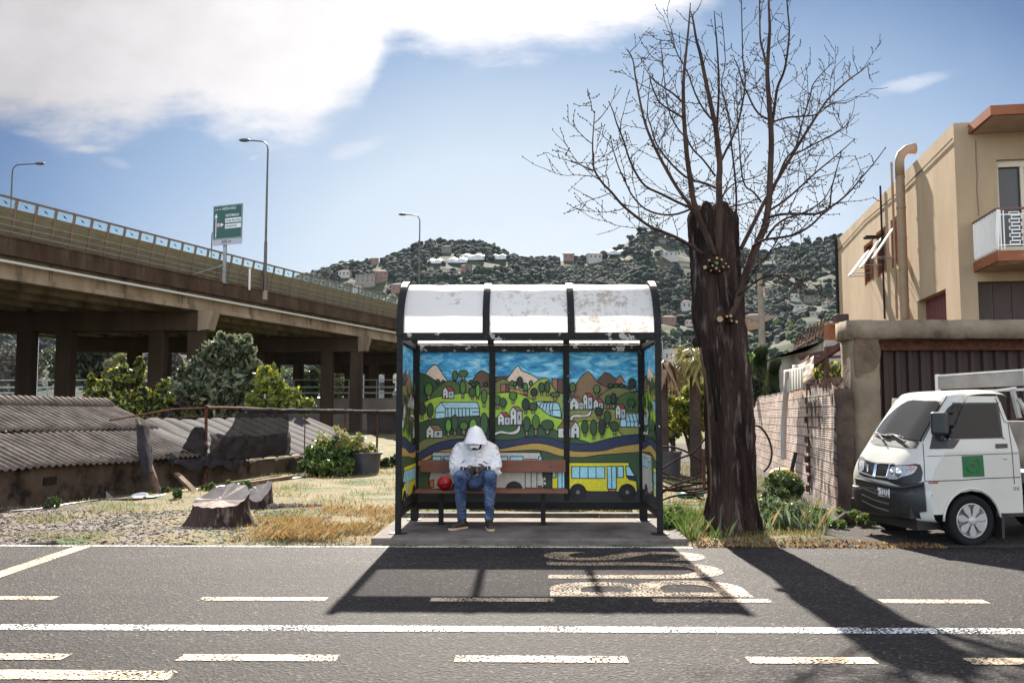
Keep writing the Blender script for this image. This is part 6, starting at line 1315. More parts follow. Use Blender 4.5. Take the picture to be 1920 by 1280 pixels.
for i, (px, py, c, lab) in enumerate(((1292, 698, M_white, 'small white car far behind the bare tree'), (1308, 700, M_hwin, 'dark car far away beside the white one'), (1278, 702, M_white, 'white car far away left of the others'))):
    p = at(px, py, 130); w = 1.9; b = MB(); b.prism([(p.x-w, p.y, p.z-.4), (p.x+w, p.y, p.z-.4), (p.x+w, p.y, p.z+.1), (p.x+w*.6, p.y, p.z+.15), (p.x+w*.35, p.y, p.z+.6), (p.x-w*.5, p.y, p.z+.6), (p.x-w*.8, p.y, p.z+.15), (p.x-w, p.y, p.z+.1)], (0, 1.6, 0)); e = empty('car', (p.x, p.y, p.z-.6), lab, 'car', 'cars far away'); b.build('body', c, e)
    for s_ in (-1, 1): MB().cyl((p.x+s_*w*.6, p.y-.05, p.z-.35), (p.x+s_*w*.6, p.y+.2, p.z-.35), .32, 12).build('wheel', M_black, e)
p = at(1285, 716, 131); tag(MB().box((p.x+8, 138, p.z/2-.3), (60, 16, p.z+.6)).build('road_embankment', M_far), kind='structure')
# rusty bent pipes, stake, green hose
pp = empty('bent_pipe', (X_at(1280, 13.6), 13.6, 0), 'heap of rusty bent pipes lying between the shelter and the bare tree', 'pipes')
for pts in ([(1236,838),(1262,838),(1290,848),(1318,866)], [(1232,885),(1268,862),(1300,848),(1322,822)], [(1230,893),(1262,896),(1290,904),(1326,903)], [(1236,908),(1270,918),(1326,914)], [(1234,920),(1280,912),(1326,904)], [(1236,940),(1262,930),(1300,926),(1326,922)], [(1234,930),(1262,910),(1300,898),(1326,884)], [(1236,898),(1270,912),(1300,928),(1318,936)], [(1262,895),(1240,884),(1232,882)], [(1240,918),(1300,922),(1326,916)]):
    Yq = 13.2+random.random()*1.2; q = smoothpoly([tuple(at(a, b_, Yq+random.uniform(-.2, .2))) for a, b_ in pts], False, 4); MB().tube(q, .015, 8).build('pipe', mat('dark_rust', (.05, .022, .015), (.02, .011, .008), 20, rough=.85), pp, smooth=True)
tag(MB().tube([at(1320, 915, 13), at(1320, 845, 13)], [.025, .022], 6).build('stake', M_rust), 'upright rusty stake close to the left of the bare tree trunk', 'stake')
tag(MB().tube([at(1272, 925, 14.6), at(1285, 930, 14.4), at(1300, 926, 14.5), at(1318, 926, 14.4)], [.04, .06, .05, .04], 8).build('hose_end', mat('green_plastic', (.05, .22, .14), rough=.4), smooth=True), 'faded green plastic tube lying under the rusty pipes', 'tube')
tag(MB().tube([Vector(q) for q in smoothpoly([tuple(at(a, b_, 17)) for a, b_ in ((1408,798),(1425,800),(1440,820),(1447,845),(1443,870),(1432,884))], False, 5)], .02, 8).build('hose', M_hose, smooth=True), 'black hose looping in front of the far end of the brick wall', 'hose')
b = MB(); c_ = at(1468, 885, 13.6); b.ball(c_-Vector((0, 0, .05)), (.22, .16, .12), 16, 10); tag(b.build('orange_tub', mat('orange_plastic', (.62, .33, .07), rough=.5), smooth=True), 'orange plastic tub among the weeds by the brick wall', 'tub')
tag(MB().bar(at(1484, 884, 13.5), at(1492, 848, 13.6), .04).build('spade_handle', M_black), 'dark handle sticking up beside the orange tub', 'handle')
# hairline cracks and a cable on the house, aerial on the roof edge
b = MB(); q = [fb(*(lambda a: (a[0], -.004, a[1]))(fpx(x, y))) for x, y in ((1829,262),(1830,300),(1832,330),(1831,352),(1834,390),(1835,405))]; b.tube(q, .012, 4); b.build('crack', mat('crack_grey', (.18, .14, .11), rough=1), ho)
b = MB(); b.tube([hp_(.02, -.03, ZT-.35), hp_(4, -.03, ZT-.42), hp_(9, -.03, ZT-.3), hp_(13.5, -.03, ZT-.45)], .014, 5); b.build('cable', M_black, ho)
for t_, w_, z0_ in ((.5, .5, 5.2), (3.0, .35, 5.6), (7.6, .6, 4.9), (11.2, .4, 5.0)):
    pass
# ------------------------------------------------------------------ the bare pollarded tree
TY = 10.15
M_tb = mat('tree_bark', (.055, .034, .026), (.014, .008, .007), 5, rough=.95, bump=.035, bscale=13, stretch=(1, 1, .16), col3=(.15, .115, .095), scale3=14, lo3=.55, hi3=.7)
M_lb = mat('limb_bark', (.085, .052, .038), (.04, .024, .018), 6, rough=.85, bump=.006, bscale=30, stretch=(1, 1, .4)); M_tw = mat('twig_bark', (.035, .022, .018), (.055, .034, .027), 8, rough=.85)
M_fresh = mat('fresh_cut_wood', (.42, .28, .16), (.3, .18, .1), 20, rough=.8); M_bare = mat('bare_heartwood', (.17, .10, .06), (.08, .05, .03), 5, rough=.9, stretch=(1, 1, .2))
tr = empty('bare_tree', (at(1372, 990, TY).x, TY, 0), 'tall leafless pollarded tree with a thick dark trunk right of the shelter', 'tree')
PROF = [(1000,1318,1432),(985,1321,1428),(960,1324,1424),(930,1327,1420),(880,1326,1420),(820,1322,1416),(760,1320,1411),(700,1317,1407),(650,1309,1404),(620,1302,1402),(600,1299,1398),(560,1300,1396),(520,1297,1390),(480,1294,1387),(450,1291,1386),(430,1289,1385),(412,1288,1384),(402,1291,1381)]
def trunk():
    ks = 210; n = 220; V = []; ys = np.linspace(1000, 403, ks); P = np.array(PROF, float)[::-1]
    for y in ys:
        l = np.interp(y, P[:, 0], P[:, 1]); r = np.interp(y, P[:, 0], P[:, 2]); a_ = at(l, y, TY); b_ = at(r, y, TY); c = (a_+b_)/2; R_ = (b_-a_).length/2; flare = max(0, (y-930)/70)
        for j in range(n):
            a = 2*PI*j/n; ca, sa_ = math.cos(a), math.sin(a)
            rid = 1-abs(noise.noise(Vector((ca*4.2, sa_*4.2, c.z*1.1)))*2); rid2 = 1-abs(noise.noise(Vector((ca*9, sa_*9, c.z*2.2+3)))*2)
            rid3 = 1-abs(noise.noise(Vector((ca*19, sa_*19, c.z*3.2+3)))*2); k = .965+.06*(rid-.6)+.085*(rid2-.6)+.05*(rid3-.6)+.10*noise.noise(Vector((ca*1.2, sa_*1.2, c.z*.9)))+.10*flare*max(0, math.cos(a*4+.6))+.12*max(0, (430-y)/28)*noise.noise(Vector((ca*2.4, sa_*2.4, 7)))
            # hollow scar on the left face
            V.append((c.x+R_*k*ca, c.y+R_*.92*k*sa_, c.z if y < 999 else -.05))
    F = [(j*n+i, j*n+(i+1) % n, (j+1)*n+(i+1) % n, (j+1)*n+i) for j in range(ks-1) for i in range(n)]
    top = [Vector(v) for v in V[(ks-1)*n:]]; c = sum(top, Vector())/n
    base = len(V)
    for q, dz in ((.86, .06), (.6, .10), (.3, .06)):
        for i, v in enumerate(top): V.append(tuple(c+(v-c)*q+Vector((0, 0, dz+.12*noise.noise(Vector((math.cos(i*2*PI/n)*2, math.sin(i*2*PI/n)*2, q*5)))))))
    for q in range(3):
        o0 = (ks-1)*n if q == 0 else base+(q-1)*n; o1 = base+q*n
        F += [(o0+i, o0+(i+1) % n, o1+(i+1) % n, o1+i) for i in range(n)]
    F.append(tuple(base+2*n+i for i in range(n)))
    MB().add(V, F).build('trunk', M_tb, tr, smooth=True)
trunk()
def strip_on_trunk(pts, w, m_, name, off=-.0):
    b = MB(); b.tube([at(px, py, TY-o) for px, py, o in pts], w, 8); b.build(name, m_, tr, smooth=True)
strip_on_trunk([(1334,950,.06),(1336,900,.09),(1334,830,.09),(1331,760,.08),(1324,700,.05),(1315,650,.04)], [(.02,.02),(.03,.03),(.035,.035),(.035,.03),(.03,.03),(.02,.02)], M_bare, 'bare_wood_strip')
strip_on_trunk([(1303,470,.03),(1301,440,.04),(1302,425,.06)], [(.03,.03),(.045,.04),(.03,.03)], M_bare, 'bare_wood_strip')
strip_on_trunk([(1344,790,.22),(1339,740,.235),(1333,690,.23),(1327,655,.2)], [(.01,.01),(.04,.02),(.045,.02),(.02,.015)], mat('hollow_dark', (.012, .008, .007), rough=1), 'hollow')
for px, py, r, o in ((1305, 640, .05, .02), (1350, 592, .10, .22), (1341, 494, .11, .21), (1402, 692, .06, .10), (1303, 575, .03, .06)):
    p = at(px, py, TY-o); b = MB(); b.ball(p, (r, r*.8, r*1.1), 14, 10, jit=.08); b.build('burl', M_tb, tr, smooth=True)
def stub(px, py, r, Y, up=.2, side=0):
    p = at(px, py, Y); d = Vector((side, -.9, up)).normalized(); b = MB(); b.tube([p-d*(-.0)-d*.12, p], r, 10); s = b.build('cut_stub', M_lb, tr, smooth=False)
    b = MB(); x = d.orthogonal().normalized(); y = d.cross(x); b.add([p+d*.003+x*r*.93*math.cos(2*PI*i/12)+y*r*.93*math.sin(2*PI*i/12) for i in range(12)], [tuple(range(12))]); b.build('cut_face', M_fresh, s)
for a in ((1350,598,.034,9.72,0,-.35),(1363,593,.015,9.75,0,0),(1370,592,.018,9.75,.1,.1),(1372,601,.012,9.75,0,.1),(1381,603,.017,9.78,0,.2),(1322,501,.022,9.78,.1,-.4),(1344,484,.016,9.76,.3,0),(1353,487,.014,9.76,.2,.2),(1336,498,.012,9.76,.1,0),(1343,503,.016,9.74,0,.1),(1356,500,.012,9.75,.1,.3),(1330,488,.012,9.78,.3,-.2),(1361,494,.011,9.77,.2,.3),(1366,500,.012,9.78,.2,.3),(1333,507,.01,9.76,0,0),(1349,508,.01,9.75,0,.1)): stub(*a)
# limbs traced from the photograph, in zoomed pixels (x = 1060+zx/2.667, y = zy/2.667)
z5 = lambda x, y: (1060+x/2.6667, y/2.6667)
LIMBS = [ # (radius at base in m, depth drift, points)
 (.060, -.1, [(765,1280),(770,1060),(768,900),(772,820),(752,640),(735,560),(705,420),(675,270),(655,200),(640,110),(628,60)]),
 (.026, .3, [(772,820),(800,760),(830,700),(862,620),(885,520),(900,400),(888,300),(885,200),(880,0),(878,-120)]),
 (.024, -.3, [(756,650),(764,540),(768,420),(764,320),(758,220),(750,130),(745,60)]),
 (.055, -.35, [(745,1280),(700,1160),(672,1100),(640,1000),(622,880),(606,760),(594,600),(590,480),(592,380),(605,250),(618,120),(625,20)]),
 (.045, .35, [(750,1275),(700,1140),(640,1050),(560,940),(490,820),(440,720),(400,620),(372,500),(350,380),(338,300),(312,250)]),
 (.026, -.5, [(640,1045),(560,1010),(480,970),(400,930),(350,860),(318,790),(290,700),(258,620),(240,560),(218,510)]),
 (.035, -.7, [(690,1270),(620,1225),(560,1190),(490,1160),(420,1130),(350,1080),(280,1020),(230,960),(190,920),(145,850),(138,780),(137,700),(147,560)]),
 (.012, -.75, [(150,855),(110,840),(70,822),(30,805)]),
 (.075, .1, [(770,1640),(830,1560),(880,1440),(930,1290),(968,1200),(1000,1120),(1018,1000),(1025,850),(1030,700),(1022,560),(1012,420),(1010,350),(1016,240),(1022,150),(1018,40),(1015,-80),(1020,-260)]),
 (.030, -.2, [(1030,660),(1045,540),(1060,440),(1085,380),(1100,330),(1112,250),(1120,150),(1112,60),(1105,-40),(1100,-160)]),
 (.026, .3, [(1010,340),(992,270),(975,200),(972,100),(970,0),(960,-120)]),
 (.045, .4, [(880,1240),(940,1120),(1000,1000),(1060,900),(1120,800),(1180,700),(1230,620),(1275,550),(1310,500),(1370,440),(1430,390),(1480,355),(1520,318)]),
 (.022, .2, [(1010,1020),(1060,900),(1100,800),(1150,740),(1172,660),(1200,560),(1225,480),(1240,420),(1300,350),(1335,310)]),
 (.018, .5, [(1145,772),(1200,745),(1260,712),(1330,680),(1390,640),(1440,590)]),
 (.028, -.5, [(985,1100),(1060,1075),(1150,1068),(1250,1070),(1310,1045),(1370,1005),(1430,950),(1480,890),(1540,820),(1600,740)]),
 (.020, -.2, [(1010,1060),(1100,1000),(1180,930),(1250,865),(1310,815),(1370,765),(1445,697)]),
 (.026, -.6, [(940,1230),(990,1200),(1070,1188),(1150,1172),(1230,1125),(1280,1075),(1320,1040),(1330,950),(1350,870),(1380,760)]),
 (.020, .2, [(785,1080),(810,1045),(850,1028),(900,1018),(980,985),(1060,930)]),
 (.018, .4, [(775,1000),(800,960),(850,915),(940,890),(1010,860)]),
 (.020, -.4, [(650,1035),(560,1070),(480,1072),(400,1045),(340,985),(300,910),(265,830),(240,750),(225,680)]),
 (.026, .1, [(762,945),(700,918),(620,895),(560,850),(505,790),(455,720),(430,640),(410,560),(425,400)]),
 (.020, .3, [(852,1130),(855,1000),(848,880),(832,740),(822,620),(800,520),(780,420),(800,300),(780,65)]),
 (.022, .4, [(1025,600),(980,580),(945,540),(912,470),(890,420),(862,330),(845,295)]),
 (.020, .1, [(594,520),(540,470),(480,430),(440,400),(400,345)]),
 (.020, -.2, [(592,590),(540,560),(470,510),(430,420),(420,370)]),
 (.018, .2, [(1010,620),(1100,590),(1180,582),(1260,572),(1330,520),(1400,515),(1455,490)]),
 (.018, .3, [(756,620),(700,560),(650,470),(610,360),(560,270),(540,200),(533,150)]),
 (.016, -.3, [(750,880),(690,800),(640,750),(610,700),(560,640),(520,560),(500,440),(475,200)]),
 (.024, -.3, [(1000,1200),(1050,1130),(1110,1090),(1200,1060),(1290,1000),(1330,930)]),
 (.016, .0, [(980,1010),(940,960),(900,930),(880,850),(870,720),(860,560),(855,380)]),
 (.016, .4, [(700,1010),(740,1020),(770,1040)]),
 (.018, -.5, [(860,1480),(950,1410),(1010,1380),(1080,1385),(1180,1440),(1260,1470),(1340,1485)]),
 (.012, -.5, [(1000,1385),(1100,1370),(1180,1400),(1260,1430)]),
 (.012, -.5, [(905,1420),(960,1330),(1000,1290),(1060,1200),(1100,1100),(1160,960)]),
]
rt = random.Random(21)
def twig(b, p, d, ln, r, lev, jit=.35):
    n = max(3, int(ln/.06)); pts = [p.copy()]; q = p.copy(); dd = d.normalized(); step = ln/n
    for i in range(n):
        dd = (dd + Vector((rt.uniform(-jit, jit), rt.uniform(-jit, jit), rt.uniform(-jit, jit)+.10))*.55).normalized(); q = q+dd*step; pts.append(q.copy())
        if lev > 0 and i > 0 and rt.random() < .55:
            sd = dd.cross(Vector((rt.uniform(-1, 1), rt.uniform(-1, 1), rt.uniform(-1, 1)))).normalized(); twig(b, q.copy(), (dd*.8+sd*.9), ln*rt.uniform(.22, .5), r*.62, lev-1, jit)
        if rt.random() < .8 and lev <= 1: b.ball(q+Vector((rt.uniform(-1, 1), rt.uniform(-1, 1), rt.uniform(-1, 1)))*.006, (.0065, .0065, .010), 4, 3)
    b.tube(pts, [max(.0028, r*(1-.75*i/n)) for i in range(n+1)], 4, cap=False)
for r0, drift, pts in LIMBS:
    q = smoothpoly([z5(*p) for p in pts], False, 3); n = len(q); P = []
    y0 = TY-.25 if pts[0][1] > 1200 else TY-.1
    for i, (px, py) in enumerate(q):
        f = i/(n-1); P.append(at(px, py, y0+drift*f*2.2+.10*noise.noise(Vector((f*3, r0*100, 0)))))
    r1 = .005; big = r0 > .03
    b = MB(); r0 = r0*(.60 if r0 > .05 else .46); rad = [r0*(1-f)**.75+r1*.75 for f in [i/(n-1) for i in range(n)]]; b.tube(P, rad, 10 if big else 7)
    L_tot = 0
    for i in range(1, n):
        seg = (P[i]-P[i-1]); L_tot += seg.length; f = i/(n-1)
        if f < .12 and big: continue
        cnt = seg.length/.08; k = int(cnt)+(rt.random() < cnt-int(cnt))
        for _ in range(k):
            if rt.random() > .62: continue
            d = seg.normalized(); sd = d.cross(Vector((rt.uniform(-1, 1), rt.uniform(-1, 1), rt.uniform(-1, 1)))).normalized(); sd.y *= .7
            ln = rt.choice((.10, .16, .24, .36, .55, .7))*(1.15-.5*f)*(1.0 if big else .8); twig(b, P[i-1].lerp(P[i], rt.random()), d*rt.uniform(.5, .9)+sd, ln, .0052 if ln > .25 else .0038, 1 if ln > .13 else 0)
    b.ball(P[-1], (.007, .007, .012), 4, 3)
    b.build('branch', M_lb if big else M_tw, tr, smooth=True)
V, F = leaves(at(1402, 666, TY-.1), (.10, .05, .08), 60, .035, 8, .4, 51, cr=.5); npmesh('leaf_tuft', V, F, leafmat('spring_leaf', (.18, .30, .05), (.26, .38, .08), 5), parent=tr)
V, F = leaves(at(1345, 493, TY-.42), (.03, .02, .02), 14, .02, 4, .4, 52, cr=.5); npmesh('leaf_tuft', V, F, MATS['spring_leaf'], parent=tr)
# ------------------------------------------------------------------ small white pick-up van
AL = R(12); VO = Vector((at(1823, 971, 9.47).x, 9.47, 0)); VU = Vector((-math.cos(AL), -math.sin(AL), 0)); VV = Vector((-math.sin(AL), math.cos(AL), 0))
def V3(u, v, w): return VO+VU*u+VV*v+Vector((0, 0, w))
van = empty('parked_van', (VO.x, VO.y, 0), 'small white pick-up van with a green square on its door, parked at the right', 'van')
z8 = lambda x, y: (1590+x/3.879, 690+y/3.879)
def side_uw(zx, zy, v=0.0):
    px, py = z8(zx, zy); d = ray(px, py); o = Vector((0, 0, HC)); s = (V3(0, v, 0)-o).dot(VV)/d.dot(VV); p = o+d*s; return (p-VO).dot(VU), p.z
M_vw = mat('van_white', (.52, .49, .43), (.46, .43, .375), 1.2, rough=.3, spec=.5, col3=(.42, .38, .32), scale3=2.5, lo3=.66, hi3=.85)
M_vg = mat('van_glass', (.005, .0055, .006), rough=.03, spec=.28); M_vb = mat('van_black_plastic', (.012, .011, .011), (.02, .018, .018), 20, rough=.45); M_chr = mat('chrome', (.6, .6, .6), rough=.18, metal=.9); M_rub = mat('tyre_rubber', (.014, .013, .013), rough=.8); M_rim = mat('silver_hubcap', (.42, .40, .38), (.34, .32, .3), 6, rough=.4, metal=.3)
M_lamp = mat('headlamp_glass', (.5, .5, .5), (.25, .26, .27), 40, rough=.08, spec=.8); M_ind = mat('indicator_orange', (.45, .24, .17), rough=.2)
WID = 1.40
# centreline profile of the cab from the bumper up and back, (u, w), and how much the plan rounds there
wl = lambda zx, zy, v=0: side_uw(zx, zy, v)
PRF = [(.66,.245,1),(.72,.275,1),(.755,.42,1),(.755,.52,1),(.735,.545,1),(.735,.64,1),(.715,.72,1),(.675,.80,1),(.60,.90,1),(.545,.965,1),(.40,1.14,.85),(.24,1.33,.75),(.09,1.50,.65),(.03,1.555,.5),(-.06,1.585,.25),(-.20,1.60,.1),(-.38,1.605,0),(-.52,1.595,0),(-.56,1.57,0)]
PRF = [(u*.87 if u > 0 else u, w, r) for u, w, r in PRF]
NV = 28
def inset(w): return 0 if w < .95 else .115*min(1, (w-.95)/.62)**1.15
def cab():
    V = []; F = []; prof = smoothpoly(PRF, False, 3); n = len(prof); P = {}
    for i, (u, w, rf) in enumerate(prof):
        for j in range(NV+1):
            s = -1+2*j/NV; ins = inset(w); e = abs(s); vv = WID/2+s*(WID/2-ins); 
            du = .20*rf*max(0, (e-.25)/.75)**2.6; roofdrop = .05*(max(0, (e-.5)/.5)**3) if w > 1.5 else 0
            V.append(V3(u-du, vv, w-roofdrop))
    for i in range(n-1):
        for j in range(NV): a = i*(NV+1)+j; F.append((a, a+1, a+NV+2, a+NV+1))
    # sides: strips from the profile edge back to the cab rear, cut by the wheel arch
    for side in (0, 1):
        j = 0 if side == 0 else NV; rows = []
        edge = [V[i*(NV+1)+j] for i in range(n)]
        eu = [((p-VO).dot(VU), p.z) for p in edge]
        ws = [.325, .34, .36, .38, .40, .42, .46, .5, .54, .56, .60, .66, .72, .80, .88, .96, 1.04, 1.14, 1.24, 1.34, 1.42, 1.49, 1.53]
        def ufront(w):
            c = [(u, z) for u, z in eu if u > -.3]; c.sort(key=lambda q: q[1]); zs = [q[1] for q in c]; us = [q[0] for q in c]; return float(np.interp(w, zs, us))
        def urear(w): return float(np.interp(w, [.2, .55, .95, 1.3, 1.55], [-.60, -.60, -.58, -.50, -.43]))
        def arch(w): return math.sqrt(max(0, .315**2-(w-.25)**2)) if w < .56 else 0
        grid = []
        for w in ws:
            uf, ur = ufront(w), urear(w); a_ = arch(w); row = []
            for k in range(7): row.append(uf+(a_-uf)*k/6)
            for k in range(7): row.append(-a_+(ur+a_)*k/6)
            grid.append([V3(u, (inset(w) if side == 0 else WID-inset(w)), w) for u in row])
        base = len(V)
        for row in grid: V.extend(row)
        for r_ in range(len(ws)-1):
            for k in range(13):
                if k == 6 and ws[r_+1] <= .56: continue
                a = base+r_*14+k; f_ = (a, a+1, a+15, a+14); F.append(f_ if side else f_[::-1])
    # rear wall and floor
    rw = [V3(-.60, 0, .325), V3(-.60, WID, .325), V3(-.58, WID, .95), V3(-.43, WID-.11, 1.54), V3(-.50, WID-.2, 1.6), V3(-.50, .2, 1.6), V3(-.43, .11, 1.54), V3(-.58, 0, .95)]; o = len(V); V.extend(rw); F.append(tuple(range(o, o+8)))
    b = MB(); b.add(V, F); return b, V, F
cb, cV, cF = cab(); NFRONT = 0
cb.m = [1 if all(((Vector(cV[i])-VO).dot(VU) > .5 and cV[i][2] < .56) for i in f_) else 0 for f_ in cF]; body = cb.build('cab', [M_vw, M_vb], van, smooth=False)
bm = bmesh.new(); bm.from_mesh(body.data); bmesh.ops.remove_doubles(bm, verts=bm.verts, dist=.004); bmesh.ops.recalc_face_normals(bm, faces=bm.faces); 
for f_ in bm.faces: f_.smooth = True
bm.normal_update()
for f_ in bm.faces:
    if abs(f_.normal.dot(VV)) > .93: f_.smooth = False
for e_ in bm.edges:
    if len(e_.link_faces) == 2 and e_.calc_face_angle() > R(35): e_.smooth = False
bm.to_mesh(body.data); bm.free()
BV = BVHTree.FromPolygons([tuple(v) for v in cV], cF)
EYE = Vector((0, 0, HC))
def onvan(zx, zy, off):
    px, py = z8(zx, zy); d = ray(px, py).normalized(); h = BV.ray_cast(EYE, d)
    if h[0] is None or (h[0]-EYE).length > 14: 
        h = BV.find_nearest(EYE+d*((V3(0, 0, 0)-EYE).dot(VV)/d.dot(VV))); n = h[1]; return h[0]+(n if n.dot(d) < 0 else -n)*off
    n = h[1]; n = n if n.dot(d) < 0 else -n; return h[0]+n*off
def decal(name, poly, m_, off=.006, parent=van, res=14.0, thick=.006):
    """panel fitted to the cab's surface"""
    x0, x1 = min(p[0] for p in poly), max(p[0] for p in poly); y0, y1 = min(p[1] for p in poly), max(p[1] for p in poly)
    b = MB(); nx_ = max(1, int((x1-x0)/res)); ny_ = max(1, int((y1-y0)/res)); cache = {}
    def P(p):
        k = (round(p[0], 2), round(p[1], 2))
        if k not in cache: cache[k] = len(b.v); b.v.append(tuple(onvan(p[0], p[1], off)))
        return cache[k]
    for i in range(nx_):
        for j in range(ny_):
            q = clip(list(poly), x0+(x1-x0)*i/nx_, x0+(x1-x0)*(i+1)/nx_, y0+(y1-y0)*j/ny_, y0+(y1-y0)*(j+1)/ny_)
            if q:
                ids = []
                for p in q:
                    k = P(p)
                    if not ids or (k != ids[-1] and k != ids[0]): ids.append(k)
                if len(ids) > 2: b.f.append(tuple(ids)); b.m.append(0)
    o = b.build(name, m_, parent, smooth=False); 
    return o
def seam(name, pts, m_=M_vb, w=.0045, off=.001, sm=False, parent=van):
    q = smoothpoly(pts, False, 6) if sm else pts; P = []
    for a, c in zip(q[:-1], q[1:]):
        k = max(1, int(math.hypot(c[0]-a[0], c[1]-a[1])/18))
        for i in range(k): P.append(onvan(a[0]+(c[0]-a[0])*i/k, a[1]+(c[1]-a[1])*i/k, off))
    P.append(onvan(*q[-1], off)); MB().tube(P, w, 5).build(name, m_, parent)
M_seam = mat('door_gap', (.06, .05, .045), rough=.8)
decal('windscreen_seal', smoothpoly([(424,236),(442,230),(560,232),(680,242),(640,330),(540,520),(525,535),(380,520),(190,490),(200,465),(300,330)], True, 3), M_vb, .004)
decal('windscreen', smoothpoly([(436,242),(560,240),(668,250),(630,330),(530,516),(515,526),(380,508),(212,480),(300,345)], True, 3), mat('windscreen_glass', (.004, .0045, .005), rough=.04, spec=1.0), .009, res=10)
decal('cowl_panel', smoothpoly([(182,490),(300,508),(420,528),(515,538),(505,570),(480,584),(300,566),(162,545)], True, 3), M_vb, .005)
for a, c in (((228,476),(272,532)),((340,492),(432,545))):
    p0 = onvan(*a, .03); p1 = onvan(*c, .03); b = MB(); b.tube([p0, p1], [.006, .011], 6); b.build('wiper_arm', M_chr, van)
seam('wiper_blade', [(200,482),(240,488),(300,500)], M_vb, .009, .022); seam('wiper_blade', [(270,494),(330,488),(400,505)], M_vb, .009, .022)
decal('door_window', smoothpoly([(690,345),(760,262),(790,252),(1078,250),(1092,258),(1126,500),(1120,508),(800,516),(740,520),(700,500)], True, 2), M_vb, .004)
decal('door_window_glass', [(702,350),(770,268),(1072,258),(1112,498),(800,508),(710,512)], M_vg, .008, res=12)
decal('mirror_panel', [(690,330),(640,400),(612,500),(594,588),(760,585),(775,575),(812,520),(700,518)], M_vb, .005)
b = MB(); c = onvan(690, 440, .10); b.box(c, (.17, .09, .24), 0, rot=Matrix.Rotation(-AL-.5, 3, 'Z')); mo = b.build('wing_mirror', M_vb, van, bevel=.03); MB().bar(onvan(680, 520, 0), c+Vector((0, 0, -.08)), .05).build('mirror_arm', M_vb, mo)
seam('door_gap', [(545,545),(552,640),(560,820)], M_seam, .004); seam('door_gap', [(1122,200),(1160,380),(1192,600),(1210,840)], M_seam, .004); seam('door_gap', [(720,205),(650,320),(545,530)], M_vb, .006)
seam('body_crease', [(575,640),(810,632),(1050,624),(1240,618)], M_seam, .0035); seam('body_crease', [(560,822),(820,814),(1000,800),(1250,792)], M_seam, .0045)
decal('door_handle', [(1070,550),(1158,548),(1160,580),(1072,584)], M_vb, .004); p = onvan(1141, 653, .004); MB().ball(p, .016, 10, 8).build('door_lock', M_chr, van)
dg = decal('green_square', [(826,638),(980,632),(992,786),(836,792)], mat('green_vinyl', (.0, .10, .02), (.0, .075, .015), 9, rough=.4), .004)
M_gl = mat('green_ink', (.015, .16, .05), rough=.4)
b = MB(); 
for r_ in (52, 44): b.tube([onvan(908+r_*math.cos(2*PI*i/24), 712+r_*math.sin(2*PI*i/24), .006) for i in range(25)], .002, 4, cap=False)
b.tube([onvan(850, 715, .006), onvan(966, 709, .006)], .002, 4); b.build('emblem', M_gl, dg)
b = MB(); org = onvan(897, 724, .0065); put_text(b, 'n', org, -VU, (0, 0, 1), .035, .04); b.build('lettering', mat('ink_dark_green', (.0, .03, .01), rough=.5), dg)
decal('model_badge', [(585,826),(655,824),(655,838),(585,840)], mat('badge_red', (.3, .06, .05), rough=.4), .004)
for k in range(4): seam('vent_slot', [(1205+k*12,862),(1207+k*12,888)], M_seam, .003)
# nose
decal('headlight_surround', smoothpoly([(80,650),(110,645),(130,655),(220,690),(340,705),(440,702),(528,702),(534,820),(400,862),(290,822),(170,800),(80,765)], True, 2), M_vb, .003)
decal('headlight', smoothpoly([(310,728),(345,716),(420,712),(500,714),(502,735),(470,770),(400,790),(350,808),(285,796)], True, 3), M_lamp, .010, res=9)
decal('indicator', smoothpoly([(448,722),(490,718),(488,738),(455,752)], True, 3), M_ind, .013, res=9); p = onvan(378, 762, .012); MB().ball(p, (.045, .03, .045), 14, 10).build('headlamp_bowl', M_chr, van); p = onvan(330, 758, .012); MB().ball(p, (.028, .02, .028), 12, 8).build('headlamp_bowl', M_chr, van)
decal('headlight', smoothpoly([(92,675),(122,682),(120,735),(95,755),(86,740)], True, 3), M_lamp, .010, res=8)
decal('grille', [(128,695),(205,712),(305,722),(280,800),(180,780),(125,745)], M_vb, .006)
for pts in ([(150,705),(148,755)], [(205,700),(190,790)], [(215,702),(200,792)]): seam('grille_bar', pts, M_chr, .009, .012)
seam('grille_trim', [(130,664),(200,690),(345,700)], M_chr, .012, .012, True); seam('grille_trim', [(310,702),(285,795),(180,785),(80,750)], M_chr, .008, .012)
b = decal('bumper', [(60,795),(150,812),(280,845),(390,862),(556,824),(575,1040),(360,1062),(230,1040),(100,985),(66,880)], M_vb, .012, res=14)
seam('bumper_lip', [(66,800),(150,818),(280,850),(400,868),(552,845)], M_vb, .016, .018, True)
for k in range(3): seam('bumper_slot', [(110+k*2,872+k*45),(200,908+k*48),(310,938+k*50)], mat('bumper_shine', (.045, .04, .04), rough=.3), .012, .014, True)
pl = decal('number_plate', [(230,866),(318,880),(316,942),(236,926)], mat('plate_white', (.72, .72, .7), rough=.4), .024, res=40)
a = onvan(252, 928, .030); c_ = onvan(312, 938, .030); b = MB(); put_text(b, 'Y272', a+Vector((0, 0, .012)), (c_-a).normalized(), (0, 0, 1), (c_-a).length, .075); b.build('lettering', M_vb, pl)
p = onvan(241, 896, .028); MB().ball(p, (.008, .003, .014), 8, 6).build('crest', mat('crest_red', (.4, .05, .04), rough=.5), pl)
